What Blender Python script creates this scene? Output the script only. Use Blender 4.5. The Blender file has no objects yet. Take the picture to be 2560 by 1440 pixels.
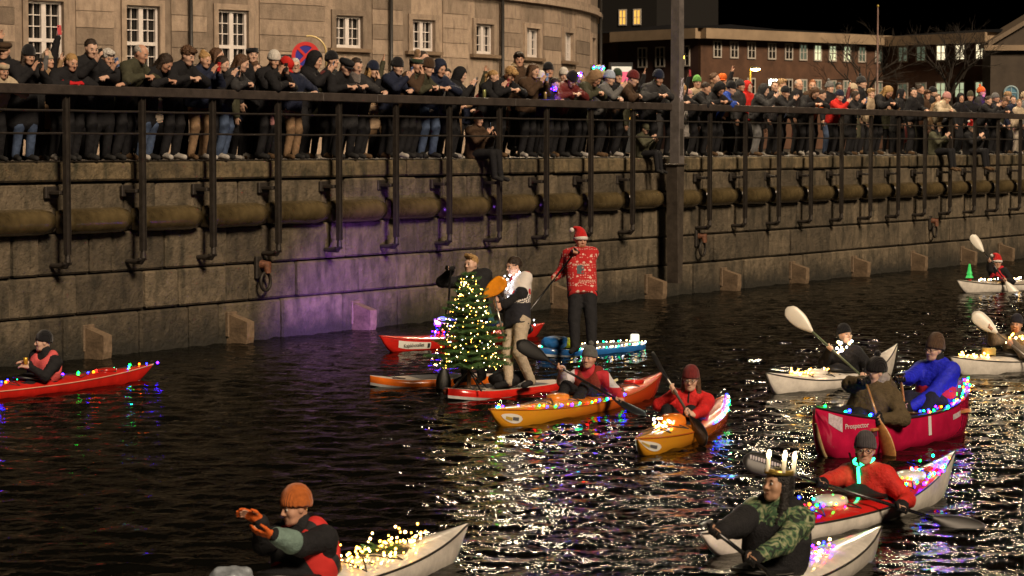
import bpy, math, random
import numpy as np
from mathutils import Vector, Matrix
random.seed(7); np.random.seed(7)
SC = bpy.context.scene
COL = SC.collection
R = math.radians

# ------------------------------------------------------------------ camera, sky, sun, exposure
FPX, CAMZ = 6044.0, 3.25
PITCH = math.atan(355.0 / FPX)
cam = bpy.data.cameras.new('camera'); cam.sensor_width = 36.0; cam.lens = 36.0 * FPX / 2560.0
cam.clip_start = 0.1; cam.clip_end = 2000
cam.dof.use_dof = True; cam.dof.focus_distance = 33.0; cam.dof.aperture_fstop = 6.3
cam_ob = bpy.data.objects.new('camera', cam); COL.objects.link(cam_ob)
cam_ob.location = (0, 0, CAMZ); cam_ob.rotation_euler = (math.pi / 2 - PITCH, 0, 0)
SC.camera = cam_ob

SUN_EL, SUN_DIR = R(37), Vector((0.50, -0.87, 0)).normalized()
world = bpy.data.worlds.new('World'); SC.world = world; world.use_nodes = True
wn = world.node_tree.nodes; wl = world.node_tree.links; wn.clear()
sky = wn.new('ShaderNodeTexSky'); sky.sky_type = 'NISHITA'; sky.sun_disc = False
sky.sun_elevation = R(-4.0); sky.sun_rotation = math.atan2(SUN_DIR.x, SUN_DIR.y)
sky.air_density = 1.0; sky.dust_density = 2.0
bg = wn.new('ShaderNodeBackground'); bg.inputs['Strength'].default_value = 0.05
wo = wn.new('ShaderNodeOutputWorld'); wl.new(sky.outputs[0], bg.inputs[0]); wl.new(bg.outputs[0], wo.inputs[0])

sun = bpy.data.lights.new('street_light_sun', 'SUN'); sun.energy = 3.6; sun.angle = R(14.0); sun.color = (1.0, 0.77, 0.54)
sun_ob = bpy.data.objects.new('street_light_sun', sun); COL.objects.link(sun_ob)
L = Vector((SUN_DIR.x * math.cos(SUN_EL), SUN_DIR.y * math.cos(SUN_EL), math.sin(SUN_EL)))
sun_ob.rotation_euler = L.to_track_quat('Z', 'Y').to_euler()

SC.view_settings.view_transform = 'Standard'; SC.view_settings.look = 'None'
SC.view_settings.exposure = 0.1; SC.view_settings.gamma = 1.0; SC.view_settings.use_curve_mapping = False
SC.render.engine = 'CYCLES'
SC.cycles.use_denoising = True; SC.cycles.max_bounces = 6; SC.cycles.diffuse_bounces = 2; SC.cycles.glossy_bounces = 3
SC.cycles.transmission_bounces = 4; SC.cycles.sample_clamp_indirect = 8.0; SC.cycles.use_light_tree = True
SC.cycles.caustics_reflective = False; SC.cycles.caustics_refractive = False

# ------------------------------------------------------------------ picture measurements -> metres
def ray(px, py):
    rx, ry = (px - 1280) / FPX, (720 - py) / FPX
    c, s = math.cos(PITCH), math.sin(PITCH)
    return Vector((rx, c + ry * s, -s + ry * c))
def W(px, py, z=0.0):                       # point on the horizontal plane z
    d = ray(px, py); t = (z - CAMZ) / d.z
    return Vector((0, 0, CAMZ)) + d * t
def P(px, py, Y):                           # point at distance Y
    d = ray(px, py)
    return Vector((0, 0, CAMZ)) + d * (Y / d.y)

# ------------------------------------------------------------------ materials
MATS = {}
def M(name, col=(.5, .5, .5), rough=.6, metal=0.0, var=0.0, vscale=6.0, bump=0.0, bscale=40.0, emit=None, estr=0.0, spec=.5, coat=0.0, sheen=0.0, col2=None):
    if name in MATS: return MATS[name]
    m = bpy.data.materials.new(name); m.use_nodes = True; MATS[name] = m
    nt = m.node_tree; b = nt.nodes['Principled BSDF']
    b.inputs['Base Color'].default_value = (*col, 1); b.inputs['Roughness'].default_value = rough
    b.inputs['Metallic'].default_value = metal; b.inputs['Specular IOR Level'].default_value = spec
    if coat: b.inputs['Coat Weight'].default_value = coat; b.inputs['Coat Roughness'].default_value = .08
    if sheen: b.inputs['Sheen Weight'].default_value = sheen
    if emit is not None:
        b.inputs['Emission Color'].default_value = (*emit, 1); b.inputs['Emission Strength'].default_value = estr
    if var or bump:
        tc = nt.nodes.new('ShaderNodeTexCoord')
    if var:
        n = nt.nodes.new('ShaderNodeTexNoise'); n.inputs['Scale'].default_value = vscale; n.inputs['Detail'].default_value = 6; n.inputs['Roughness'].default_value = .65
        nt.links.new(tc.outputs['Object'], n.inputs['Vector'])
        mr = nt.nodes.new('ShaderNodeMapRange'); mr.inputs[1].default_value = .3; mr.inputs[2].default_value = .7
        nt.links.new(n.outputs['Fac'], mr.inputs[0])
        mx = nt.nodes.new('ShaderNodeMix'); mx.data_type = 'RGBA'
        a = tuple(max(0, c * (1 - var)) for c in col); e = col2 or tuple(min(1, c * (1 + var)) for c in col)
        mx.inputs[6].default_value = (*a, 1); mx.inputs[7].default_value = (*e, 1)
        nt.links.new(mr.outputs[0], mx.inputs[0]); nt.links.new(mx.outputs[2], b.inputs['Base Color'])
    if bump:
        n2 = nt.nodes.new('ShaderNodeTexNoise'); n2.inputs['Scale'].default_value = bscale; n2.inputs['Detail'].default_value = 5
        nt.links.new(tc.outputs['Object'], n2.inputs['Vector'])
        bp = nt.nodes.new('ShaderNodeBump'); bp.inputs['Strength'].default_value = bump; bp.inputs['Distance'].default_value = .02
        nt.links.new(n2.outputs['Fac'], bp.inputs['Height']); nt.links.new(bp.outputs[0], b.inputs['Normal'])
    return m
def cloth(col, rough=.85):
    return M('cloth_%02x%02x%02x' % tuple(int(c * 255) for c in col), col, rough, var=.22, vscale=14, bump=.5, bscale=55, spec=.25)
def knit(col):
    k = 'knit_%02x%02x%02x' % tuple(int(c * 255) for c in col)
    if k in MATS: return MATS[k]
    m = M(k, col, .95, var=.2, vscale=30, spec=.1, sheen=.2)
    nt = m.node_tree; tc = nt.nodes.new('ShaderNodeTexCoord'); w = nt.nodes.new('ShaderNodeTexWave'); w.wave_type = 'BANDS'; w.bands_direction = 'X'
    w.inputs['Scale'].default_value = 22; w.inputs['Distortion'].default_value = 3
    bp = nt.nodes.new('ShaderNodeBump'); bp.inputs['Strength'].default_value = .5; bp.inputs['Distance'].default_value = .01
    nt.links.new(tc.outputs['Object'], w.inputs['Vector']); nt.links.new(w.outputs['Fac'], bp.inputs['Height']); nt.links.new(bp.outputs[0], nt.nodes['Principled BSDF'].inputs['Normal'])
    return m
def gloss(col, rough=.22):
    return M('gloss_%02x%02x%02x' % tuple(int(c * 255) for c in col), col, rough, var=.25, vscale=4, coat=.4, bump=.05, bscale=25)
def skinm(i):
    c = [(.56, .33, .23), (.50, .28, .19), (.60, .38, .28), (.42, .24, .15), (.28, .15, .09)][i]
    return M('skin_%d' % i, c, .5, var=.10, vscale=18, spec=.35)
def hairm(k):
    c = dict(black=(.012, .010, .009), dark=(.03, .018, .011), brown=(.085, .042, .02), blond=(.38, .23, .09), fair=(.30, .19, .09), grey=(.36, .34, .31), white=(.55, .52, .48), ginger=(.25, .09, .03))[k]
    return M('hair_' + k, c, .55, var=.45, vscale=35, bump=.8, bscale=70, spec=.4)

# ------------------------------------------------------------------ object helpers
def link(name, me, parent=None, mat=None, loc=None):
    o = bpy.data.objects.new(name, me); COL.objects.link(o)
    if parent is not None: o.parent = parent
    if loc is not None: o.location = loc
    if mat is not None:
        if not isinstance(mat, (list, tuple)): mat = [mat]
        if me.materials:
            for i, m in enumerate(mat):
                o.material_slots[i].link = 'OBJECT'; o.material_slots[i].material = m
        else:
            for m in mat: me.materials.append(m)
    return o
def tag(o, label=None, cat=None, group=None, kind=None):
    if label: o['label'] = label
    if cat: o['category'] = cat
    if group: o['group'] = group
    if kind: o['kind'] = kind
    return o
def empty(name, loc=(0, 0, 0), rz=0.0, **kw):
    o = bpy.data.objects.new(name, None); COL.objects.link(o); o.location = loc; o.rotation_euler = (0, 0, rz); o.empty_display_size = .1
    return tag(o, **kw)
def mesh_from(v, f, name='m', smooth=True, mi=None):
    me = bpy.data.meshes.new(name)
    v = np.asarray(v, dtype=np.float32).reshape(-1, 3)
    if isinstance(f, np.ndarray) and f.ndim == 2:
        k = f.shape[1]; n = len(f)
        me.vertices.add(len(v)); me.vertices.foreach_set('co', v.ravel())
        me.loops.add(n * k); me.loops.foreach_set('vertex_index', f.astype(np.int32).ravel())
        me.polygons.add(n); me.polygons.foreach_set('loop_start', np.arange(0, n * k, k, dtype=np.int32))
        me.update(calc_edges=True)
    else:
        me.from_pydata([tuple(x) for x in v], [], [tuple(x) for x in f]); me.update()
    if smooth: me.polygons.foreach_set('use_smooth', np.ones(len(me.polygons), dtype=bool))
    if mi is not None: me.polygons.foreach_set('material_index', np.asarray(mi, dtype=np.int32))
    return me

class MB:
    """collects shapes into one mesh"""
    def __init__(s): s.v = []; s.f = []; s.m = []
    def add(s, v, f, m=0):
        o = len(s.v); s.v += [tuple(x) for x in v]; s.f += [tuple(i + o for i in q) for q in f]; s.m += [m] * len(f); return s
    def box(s, c, h, Rm=None, m=0, bev=0.0):
        c = Vector(c); hx, hy, hz = h
        if bev:
            b = bev; pts = []
            for sx in (-1, 1):
                for sy in (-1, 1):
                    for sz in (-1, 1):
                        pts += [(sx * hx, sy * (hy - b), sz * (hz - b)), (sx * (hx - b), sy * hy, sz * (hz - b)), (sx * (hx - b), sy * (hy - b), sz * hz)]
            I = lambda sx, sy, sz, k: ((sx > 0) * 4 + (sy > 0) * 2 + (sz > 0)) * 3 + k
            F = []
            for k, ax in enumerate(((1, 2), (0, 2), (0, 1))):
                for sg in (-1, 1):
                    q = []
                    for a, b2 in ((-1, -1), (1, -1), (1, 1), (-1, 1)):
                        t = [0, 0, 0]; t[k] = sg; t[ax[0]] = a; t[ax[1]] = b2; q.append(I(*t, k))
                    flip = (sg < 0) ^ (k == 1)
                    F.append(q[::-1] if flip else q)
            for k in range(3):           # edge strips
                a, b2 = [i for i in range(3) if i != k]
                for sa in (-1, 1):
                    for sb in (-1, 1):
                        t0 = [0, 0, 0]; t1 = [0, 0, 0]; t0[k] = -1; t1[k] = 1
                        for t in (t0, t1): t[a] = sa; t[b2] = sb
                        q = [I(*t0, a), I(*t1, a), I(*t1, b2), I(*t0, b2)]
                        flip = (sa * sb > 0) ^ (k == 1)
                        F.append(q if flip else q[::-1])
            for sx in (-1, 1):
                for sy in (-1, 1):
                    for sz in (-1, 1):
                        q = [I(sx, sy, sz, 0), I(sx, sy, sz, 1), I(sx, sy, sz, 2)]
                        F.append(q if sx * sy * sz > 0 else q[::-1])
        else:
            pts = [(sx * hx, sy * hy, sz * hz) for sx in (-1, 1) for sy in (-1, 1) for sz in (-1, 1)]
            F = [(0, 1, 3, 2), (4, 6, 7, 5), (0, 4, 5, 1), (2, 3, 7, 6), (0, 2, 6, 4), (1, 5, 7, 3)]
        if Rm is not None: pts = [Rm @ Vector(p) for p in pts]
        return s.add([c + Vector(p) for p in pts], F, m)
    def tube(s, pts, r, n=8, m=0, caps=True, closed=False):
        pts = [Vector(p) for p in pts]; N = len(pts)
        rs = r if isinstance(r, (list, tuple)) else [r] * N
        V = []; up = Vector((0, 0, 1)); prev = None
        for i, p in enumerate(pts):
            if closed: d = pts[(i + 1) % N] - pts[i - 1]
            else: d = pts[min(i + 1, N - 1)] - pts[max(i - 1, 0)]
            d = d.normalized() if d.length > 1e-9 else Vector((0, 0, 1))
            if prev is None:
                a = d.cross(up)
                if a.length < 1e-3: a = d.cross(Vector((1, 0, 0)))
            else: a = prev - d * prev.dot(d)
            a.normalize(); prev = a; b = d.cross(a)
            for k in range(n):
                t = 2 * math.pi * k / n; V.append(p + (a * math.cos(t) + b * math.sin(t)) * rs[i])
        F = []
        for i in range(N if closed else N - 1):
            j = (i + 1) % N
            for k in range(n):
                F.append((i * n + k, j * n + k, j * n + (k + 1) % n, i * n + (k + 1) % n)[::-1])
        if caps and not closed: F.append(tuple(range(n))); F.append(tuple(range((N - 1) * n, N * n))[::-1])
        return s.add(V, F, m)
    def lathe(s, prof, n=20, c=(0, 0, 0), sx=1, sy=1, m=0, Rm=None, cap=True):
        V = []; F = []
        for (r, z) in prof:
            for k in range(n):
                t = 2 * math.pi * k / n; V.append(Vector((r * sx * math.cos(t), r * sy * math.sin(t), z)))
        for i in range(len(prof) - 1):
            for k in range(n): F.append((i * n + k, i * n + (k + 1) % n, (i + 1) * n + (k + 1) % n, (i + 1) * n + k))
        if cap: F.append(tuple(range(n))[::-1]); F.append(tuple(range((len(prof) - 1) * n, len(prof) * n)))
        if Rm is not None: V = [Rm @ v for v in V]
        return s.add([v + Vector(c) for v in V], F, m)
    def grid(s, rows, m=0, wrap=False):
        n = len(rows[0]); V = [p for r in rows for p in r]; F = []
        for i in range(len(rows) - 1):
            for k in range(n if wrap else n - 1):
                F.append((i * n + k, i * n + (k + 1) % n, (i + 1) * n + (k + 1) % n, (i + 1) * n + k))
        return s.add(V, F, m)
    def mesh(s, name='m', smooth=False):
        me = mesh_from(s.v, s.f, name, smooth, s.m); return me
    def build(s, name, mat, parent=None, smooth=False, loc=None):
        return link(name, s.mesh(name, smooth), parent, mat, loc)

def ico(r=1.0, sub=1, name='bulb'):
    import bmesh
    bm = bmesh.new(); bmesh.ops.create_icosphere(bm, subdivisions=sub, radius=r); me = bpy.data.meshes.new(name); bm.to_mesh(me); bm.free()
    me.polygons.foreach_set('use_smooth', np.ones(len(me.polygons), dtype=bool)); return me
def text_mesh(txt, size, depth=.002, bold=0.0):
    cu = bpy.data.curves.new('t', 'FONT'); cu.body = txt; cu.size = size; cu.extrude = depth; cu.align_x = 'CENTER'; cu.align_y = 'CENTER'; cu.offset = bold
    o = bpy.data.objects.new('t', cu); COL.objects.link(o); bpy.context.view_layer.update()
    me = bpy.data.meshes.new_from_object(o.evaluated_get(bpy.context.evaluated_depsgraph_get())); bpy.data.objects.remove(o)
    me.materials.clear(); return me

# ------------------------------------------------------------------ signed-distance modelling (smooth bodies, hair, clothing)
class SDF:
    def __init__(s): s.p = []
    def cone(s, a, b, ra, rb=None, k=.03, sub=False):
        s.p.append(('c', np.array(a, float), np.array(b, float), ra, ra if rb is None else rb, k, sub)); return s
    def ell(s, c, r, Rm=None, k=.03, sub=False):
        s.p.append(('e', np.array(c, float), np.array(r, float), None if Rm is None else np.array(Rm, float), 0, k, sub)); return s
    def box(s, c, h, Rm=None, rd=.01, k=.02, sub=False):
        s.p.append(('b', np.array(c, float), np.array(h, float), None if Rm is None else np.array(Rm, float), rd, k, sub)); return s
    def bounds(s, q):
        if q[0] == 'c':
            return np.minimum(q[1] - q[3], q[2] - q[4]), np.maximum(q[1] + q[3], q[2] + q[4])
        m = q[2].max() if q[0] == 'e' else np.linalg.norm(q[2])
        if q[3] is None: return q[1] - q[2], q[1] + q[2]
        ext = (np.abs(q[3]) * q[2][None, :]).sum(1) if q[0] == 'b' else np.sqrt(((q[3] * q[2][None, :]) ** 2).sum(1))
        return q[1] - ext, q[1] + ext
    @staticmethod
    def dist(q, X, Y, Z):
        if q[0] == 'c':
            a, b = q[1], q[2]; d = b - a; L2 = max(d.dot(d), 1e-12)
            t = ((X - a[0]) * d[0] + (Y - a[1]) * d[1] + (Z - a[2]) * d[2]) / L2; t = np.clip(t, 0, 1)
            return np.sqrt((X - a[0] - t * d[0]) ** 2 + (Y - a[1] - t * d[1]) ** 2 + (Z - a[2] - t * d[2]) ** 2) - (q[3] + (q[4] - q[3]) * t)
        x, y, z = X - q[1][0], Y - q[1][1], Z - q[1][2]
        if q[3] is not None:
            r = q[3]; x, y, z = r[0, 0] * x + r[1, 0] * y + r[2, 0] * z, r[0, 1] * x + r[1, 1] * y + r[2, 1] * z, r[0, 2] * x + r[1, 2] * y + r[2, 2] * z
        if q[0] == 'e':
            r = q[2]; k0 = np.sqrt((x / r[0]) ** 2 + (y / r[1]) ** 2 + (z / r[2]) ** 2); k1 = np.sqrt((x / r[0] ** 2) ** 2 + (y / r[1] ** 2) ** 2 + (z / r[2] ** 2) ** 2) + 1e-9
            return k0 * (k0 - 1) / k1
        h = q[2] - q[4]; ax, ay, az = np.abs(x) - h[0], np.abs(y) - h[1], np.abs(z) - h[2]
        return np.sqrt(np.maximum(ax, 0) ** 2 + np.maximum(ay, 0) ** 2 + np.maximum(az, 0) ** 2) + np.minimum(np.maximum(ax, np.maximum(ay, az)), 0) - q[4]
    def mesh(s, vox=.02, bands=(), wr=0.0, wf=22.0, name='sdf'):
        lo = np.min([s.bounds(q)[0] for q in s.p if not q[6]], 0) - 2.5 * vox; hi = np.max([s.bounds(q)[1] for q in s.p if not q[6]], 0) + 2.5 * vox
        ax = []
        for i in range(3):
            x = lo[i]; a = [x]
            while x < hi[i]:
                st = vox
                for (c, h, v) in bands:
                    if abs(x - c[i]) < h: st = min(st, v)
                x += st; a.append(x)
            ax.append(np.array(a, dtype=np.float32))
        gx, gy, gz = ax
        D = np.full((len(gx), len(gy), len(gz)), .3, dtype=np.float32)
        for q in s.p:
            l, h = s.bounds(q); mrg = q[5] + 2.6 * vox
            sl = [slice(max(0, int(np.searchsorted(ax[i], l[i] - mrg)) - 1), int(np.searchsorted(ax[i], h[i] + mrg)) + 1) for i in range(3)]
            X, Y, Z = gx[sl[0]][:, None, None], gy[sl[1]][None, :, None], gz[sl[2]][None, None, :]
            d = s.dist(q, X, Y, Z); c = D[tuple(sl)]; k = max(q[5], 1e-4)
            if c.size == 0: continue
            if q[6]:
                d = -d; hh = np.clip(.5 - .5 * (d - c) / k, 0, 1) ; r = c * hh + d * (1 - hh) + k * hh * (1 - hh)
                r = np.maximum(r, np.maximum(c, d)) if False else r
            else:
                hh = np.clip(.5 + .5 * (d - c) / k, 0, 1); r = d * (1 - hh) + c * hh - k * hh * (1 - hh)
            D[tuple(sl)] = r
        if wr:
            X, Y, Z = gx[:, None, None], gy[None, :, None], gz[None, None, :]
            D = D + wr * (np.sin(wf * X + 9 * np.sin(1.3 * wf * .5 * Z + 2.1)) * np.sin(wf * 1.2 * Z + 3 * np.sin(wf * .6 * Y)) + .5 * np.sin(2.3 * wf * (X + .5 * Z) + 1.7) * np.sin(1.9 * wf * (Y - .4 * Z)))
            D = D.astype(np.float32)
        D[0] = D[-1] = .3; D[:, 0] = .3; D[:, -1] = .3; D[:, :, 0] = .3; D[:, :, -1] = .3
        v, f = nets(D, gx, gy, gz)
        return mesh_from(v, f, name)
def nets(D, gx, gy, gz):
    S = D < 0; nx, ny, nz = D.shape
    cnt = np.zeros((nx - 1, ny - 1, nz - 1), np.int8)
    for i in (0, 1):
        for j in (0, 1):
            for k in (0, 1): cnt += S[i:nx - 1 + i, j:ny - 1 + j, k:nz - 1 + k]
    I, J, K = np.nonzero((cnt > 0) & (cnt < 8))
    idx = np.full(cnt.shape, -1, np.int64); idx[I, J, K] = np.arange(len(I))
    acc = np.zeros((len(I), 3)); num = np.zeros(len(I)); G = (gx, gy, gz)
    for axis in range(3):
        o1, o2 = [q for q in range(3) if q != axis]
        for a in (0, 1):
            for b in (0, 1):
                p = [I.copy(), J.copy(), K.copy()]; p[o1] = p[o1] + a; p[o2] = p[o2] + b
                q = [t.copy() for t in p]; q[axis] = q[axis] + 1
                da, db = D[p[0], p[1], p[2]], D[q[0], q[1], q[2]]
                w = ((da < 0) != (db < 0)); den = np.where(w, da - db, 1); t = np.clip(np.where(w, da / den, 0), 0, 1)
                for c in range(3):
                    x = G[c][p[c]]
                    if c == axis: x = x + t * (G[c][q[c]] - G[c][p[c]])
                    acc[:, c] += np.where(w, x, 0)
                num += w
    v = acc / np.maximum(num, 1)[:, None]; F = []
    for axis in range(3):
        o1, o2 = (axis + 1) % 3, (axis + 2) % 3
        A = np.moveaxis(S, (axis, o1, o2), (0, 1, 2)); ID = np.moveaxis(idx, (axis, o1, o2), (0, 1, 2))
        i, j, k = np.nonzero(A[:-1, 1:-1, 1:-1] != A[1:, 1:-1, 1:-1]); j += 1; k += 1
        ins = A[i, j, k]
        q = np.stack([ID[i, j - 1, k - 1], ID[i, j, k - 1], ID[i, j, k], ID[i, j - 1, k]], 1)
        q[~ins] = q[~ins][:, ::-1]; F.append(q)
    F = np.concatenate(F); F = F[(F >= 0).all(1)]
    return v, F
# ------------------------------------------------------------------ the quay line
QA, QD, QN = Vector((-6.66, 36.2, 0)), Vector((.5434, .8395, 0)), Vector((.8395, -.5434, 0))
QUAY = 3.01; FACE = -.34                    # quay level; wall face behind the plane of the railing posts
QROT = Matrix((QD, -QN, Vector((0, 0, 1)))).transposed()     # local x along the quay, y inland, z up
def Q(t, off, z): return QA + QD * t + QN * off + Vector((0, 0, z))
def QT(px, off=0.0):                        # distance along the quay seen at picture column px
    rx = (px - 1280) / FPX; b = QA + QN * off
    return -(b.x - rx * b.y) / (QD.x - rx * QD.y)
def qbox(mb, t0, t1, o0, o1, z0, z1, bev=0.0, m=0):
    return mb.box(Q((t0 + t1) / 2, (o0 + o1) / 2, (z0 + z1) / 2), (abs(t1 - t0) / 2, abs(o1 - o0) / 2, abs(z1 - z0) / 2), QROT, m, bev)
def stone_mat(name, c1, c2, c3, wet=0.0, weed_shade=False):
    if name in MATS: return MATS[name]
    m = bpy.data.materials.new(name); m.use_nodes = True; MATS[name] = m; nt = m.node_tree; b = nt.nodes['Principled BSDF']
    tc = nt.nodes.new('ShaderNodeTexCoord'); oi = nt.nodes.new('ShaderNodeObjectInfo')
    geo = nt.nodes.new('ShaderNodeNewGeometry')
    n1 = nt.nodes.new('ShaderNodeTexNoise'); n1.inputs['Scale'].default_value = 3.4; n1.inputs['Detail'].default_value = 8; n1.inputs['Roughness'].default_value = .7
    mp = nt.nodes.new('ShaderNodeMapping'); mp.inputs['Scale'].default_value = (4.0, 4.0, 1.5)
    n2 = nt.nodes.new('ShaderNodeTexNoise'); n2.inputs['Scale'].default_value = 1.3; n2.inputs['Detail'].default_value = 5
    nt.links.new(geo.outputs['Position'], n1.inputs['Vector']); nt.links.new(geo.outputs['Position'], mp.inputs['Vector']); nt.links.new(mp.outputs[0], n2.inputs['Vector'])
    r1 = nt.nodes.new('ShaderNodeValToRGB'); e = r1.color_ramp.elements; e[0].position = .36; e[0].color = (*c1, 1); e[1].position = .64; e[1].color = (*c2, 1)
    nt.links.new(n1.outputs['Fac'], r1.inputs[0])
    r2 = nt.nodes.new('ShaderNodeMapRange'); r2.inputs[1].default_value = .48; r2.inputs[2].default_value = .72; nt.links.new(n2.outputs['Fac'], r2.inputs[0])
    mx = nt.nodes.new('ShaderNodeMix'); mx.data_type = 'RGBA'; nt.links.new(r2.outputs[0], mx.inputs[0]); nt.links.new(r1.outputs[0], mx.inputs[6]); mx.inputs[7].default_value = (*c3, 1)
    hv = nt.nodes.new('ShaderNodeHueSaturation'); rv = nt.nodes.new('ShaderNodeMapRange'); rv.inputs[3].default_value = .62; rv.inputs[4].default_value = 1.35
    nt.links.new(oi.outputs['Random'], rv.inputs[0]); nt.links.new(rv.outputs[0], hv.inputs['Value']); nt.links.new(mx.outputs[2], hv.inputs['Color'])
    src = hv.outputs[0]
    if weed_shade:      # wet weed above the waterline, light falloff low on the wall painted in
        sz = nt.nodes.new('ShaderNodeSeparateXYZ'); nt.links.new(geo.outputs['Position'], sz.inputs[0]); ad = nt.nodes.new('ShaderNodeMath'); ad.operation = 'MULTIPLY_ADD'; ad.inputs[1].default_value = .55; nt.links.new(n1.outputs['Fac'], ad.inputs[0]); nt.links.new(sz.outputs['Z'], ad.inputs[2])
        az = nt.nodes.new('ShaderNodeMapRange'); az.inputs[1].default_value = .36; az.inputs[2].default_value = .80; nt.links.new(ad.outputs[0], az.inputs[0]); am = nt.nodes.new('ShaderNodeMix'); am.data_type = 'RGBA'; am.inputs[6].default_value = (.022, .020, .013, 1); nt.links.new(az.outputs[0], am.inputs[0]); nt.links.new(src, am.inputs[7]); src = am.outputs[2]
    nt.links.new(src, b.inputs['Base Color']); b.inputs['Roughness'].default_value = .7 - wet
    n3 = nt.nodes.new('ShaderNodeTexNoise'); n3.inputs['Scale'].default_value = 9; n3.inputs['Detail'].default_value = 9; n3.inputs['Roughness'].default_value = .7
    nt.links.new(geo.outputs['Position'], n3.inputs['Vector'])
    bp = nt.nodes.new('ShaderNodeBump'); bp.inputs['Strength'].default_value = .9; bp.inputs['Distance'].default_value = .09
    nt.links.new(n3.outputs['Fac'], bp.inputs['Height']); nt.links.new(bp.outputs[0], b.inputs['Normal'])
    return m
granite = stone_mat('granite', (.085, .069, .045), (.165, .130, .084), (.040, .034, .020), weed_shade=True)
capstone = stone_mat('cap_granite', (.075, .060, .033), (.20, .150, .080), (.035, .032, .015))
steel = M('dark_steel', (.040, .034, .029), .45, .3, var=.35, vscale=9, bump=.25, bscale=60)
wood_dark = M('tarred_timber', (.17, .12, .075), .6, var=.5, vscale=7, bump=.5, bscale=25)
pipe_mat = M('wet_fender_rubber', (.085, .063, .029), .24, .1, var=.6, vscale=2.5, bump=.35, bscale=8, spec=1.0)

# ground sheet of the quay and streets, the water
T0, T1 = -14.0, 75.0
mb = MB(); a, b_, c_, d_ = Q(T0 - 60, FACE - .02, QUAY), Q(T1 + 60, FACE - .02, QUAY), Q(T1 + 60, -420, QUAY), Q(T0 - 60, -420, QUAY)
mb.add([a, b_, c_, d_], [(0, 1, 2, 3)])
paving = M('wet_paving', (.09, .075, .06), .55, var=.3, vscale=1.5, bump=.4, bscale=12)
tag(mb.build('quay_pavement', paving), kind='structure')

def axis_pts(segs):
    out = [segs[0][0]]
    for a0, a1, st in segs:
        n = max(1, int(round((a1 - a0) / st))); out += [a0 + (a1 - a0) * (i + 1) / n for i in range(n)]
    return np.array(out)
gx = axis_pts([(-60, -16, 2.0), (-16, 20, .06), (20, 80, 2.5)])
gy = [-20, -10, -4, 2, 6, 9, 11, 12.5]
while gy[-1] < 78: gy.append(gy[-1] + .062 * max(1.0, gy[-1] / 22))
gy = np.array(gy + [85, 100, 140])
X, Y = np.meshgrid(gx, gy, indexing='ij'); Zw = np.zeros_like(X); rs = np.random.RandomState(3)
for i in range(64):
    lam = .15 * (7.5 ** (rs.rand() ** 1.3)); th = rs.normal(R(80), .75); k = 2 * math.pi / lam
    amp = .0098 * lam ** .85 * (.5 + rs.rand()) * .5 * (1 if lam < .7 else .75)
    ph = k * (X * math.cos(th) + Y * math.sin(th)) + rs.rand() * 6.28
    mod = .6 + .4 * np.sin(X * rs.uniform(.2, .7) + Y * rs.uniform(.2, .7) + rs.rand() * 6)
    Zw += amp * mod * (np.sin(ph) + .22 * np.sin(2 * ph + 1.2))
fade = np.clip((X + 20) / 4, 0, 1) * np.clip((24 - X) / 4, 0, 1) * np.clip((Y - 9) / 4, 0, 1)
Zw *= fade
n0, n1 = X.shape; ids = np.arange(n0 * n1).reshape(n0, n1)
wf = np.stack([ids[:-1, :-1], ids[1:, :-1], ids[1:, 1:], ids[:-1, 1:]], -1).reshape(-1, 4)
wm = bpy.data.materials.new('canal_water'); wm.use_nodes = True; nt = wm.node_tree; b = nt.nodes['Principled BSDF']
b.inputs['Base Color'].default_value = (.006, .006, .005, 1); b.inputs['Roughness'].default_value = .02; b.inputs['IOR'].default_value = 1.33; b.inputs['Specular IOR Level'].default_value = .32
geo = nt.nodes.new('ShaderNodeNewGeometry'); prev = None
for sc_, st, ds, strch in ((8.5, .5, .022, (1, .75, 1)), (24, .5, .009, (1, .8, 1))):
    mp = nt.nodes.new('ShaderNodeMapping'); mp.inputs['Scale'].default_value = strch; nz = nt.nodes.new('ShaderNodeTexNoise'); nz.inputs['Scale'].default_value = sc_; nz.inputs['Detail'].default_value = 2
    nt.links.new(geo.outputs['Position'], mp.inputs[0]); nt.links.new(mp.outputs[0], nz.inputs['Vector'])
    bp = nt.nodes.new('ShaderNodeBump'); bp.inputs['Strength'].default_value = st; bp.inputs['Distance'].default_value = ds
    nt.links.new(nz.outputs['Fac'], bp.inputs['Height'])
    if prev is not None: nt.links.new(prev.outputs[0], bp.inputs['Normal'])
    prev = bp
gl_ = nt.nodes.new('ShaderNodeBsdfGlossy'); gl_.inputs['Color'].default_value = (.56, .56, .54, 1); gl_.inputs['Roughness'].default_value = .03
df_ = nt.nodes.new('ShaderNodeBsdfDiffuse'); df_.inputs['Color'].default_value = (.004, .004, .003, 1); fr_ = nt.nodes.new('ShaderNodeFresnel'); fr_.inputs['IOR'].default_value = 1.33; mx_ = nt.nodes.new('ShaderNodeMixShader')
for nd_ in (gl_, df_, fr_): nt.links.new(prev.outputs[0], nd_.inputs['Normal'])
nt.links.new(fr_.outputs[0], mx_.inputs[0]); nt.links.new(df_.outputs[0], mx_.inputs[1]); nt.links.new(gl_.outputs[0], mx_.inputs[2])
nt.links.new(mx_.outputs[0], [n for n in nt.nodes if n.type == 'OUTPUT_MATERIAL'][0].inputs['Surface']); nt.nodes.remove(b)
tag(link('water', mesh_from(np.stack([X, Y, Zw], -1).reshape(-1, 3), wf, 'water'), None, wm), kind='structure')

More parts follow.
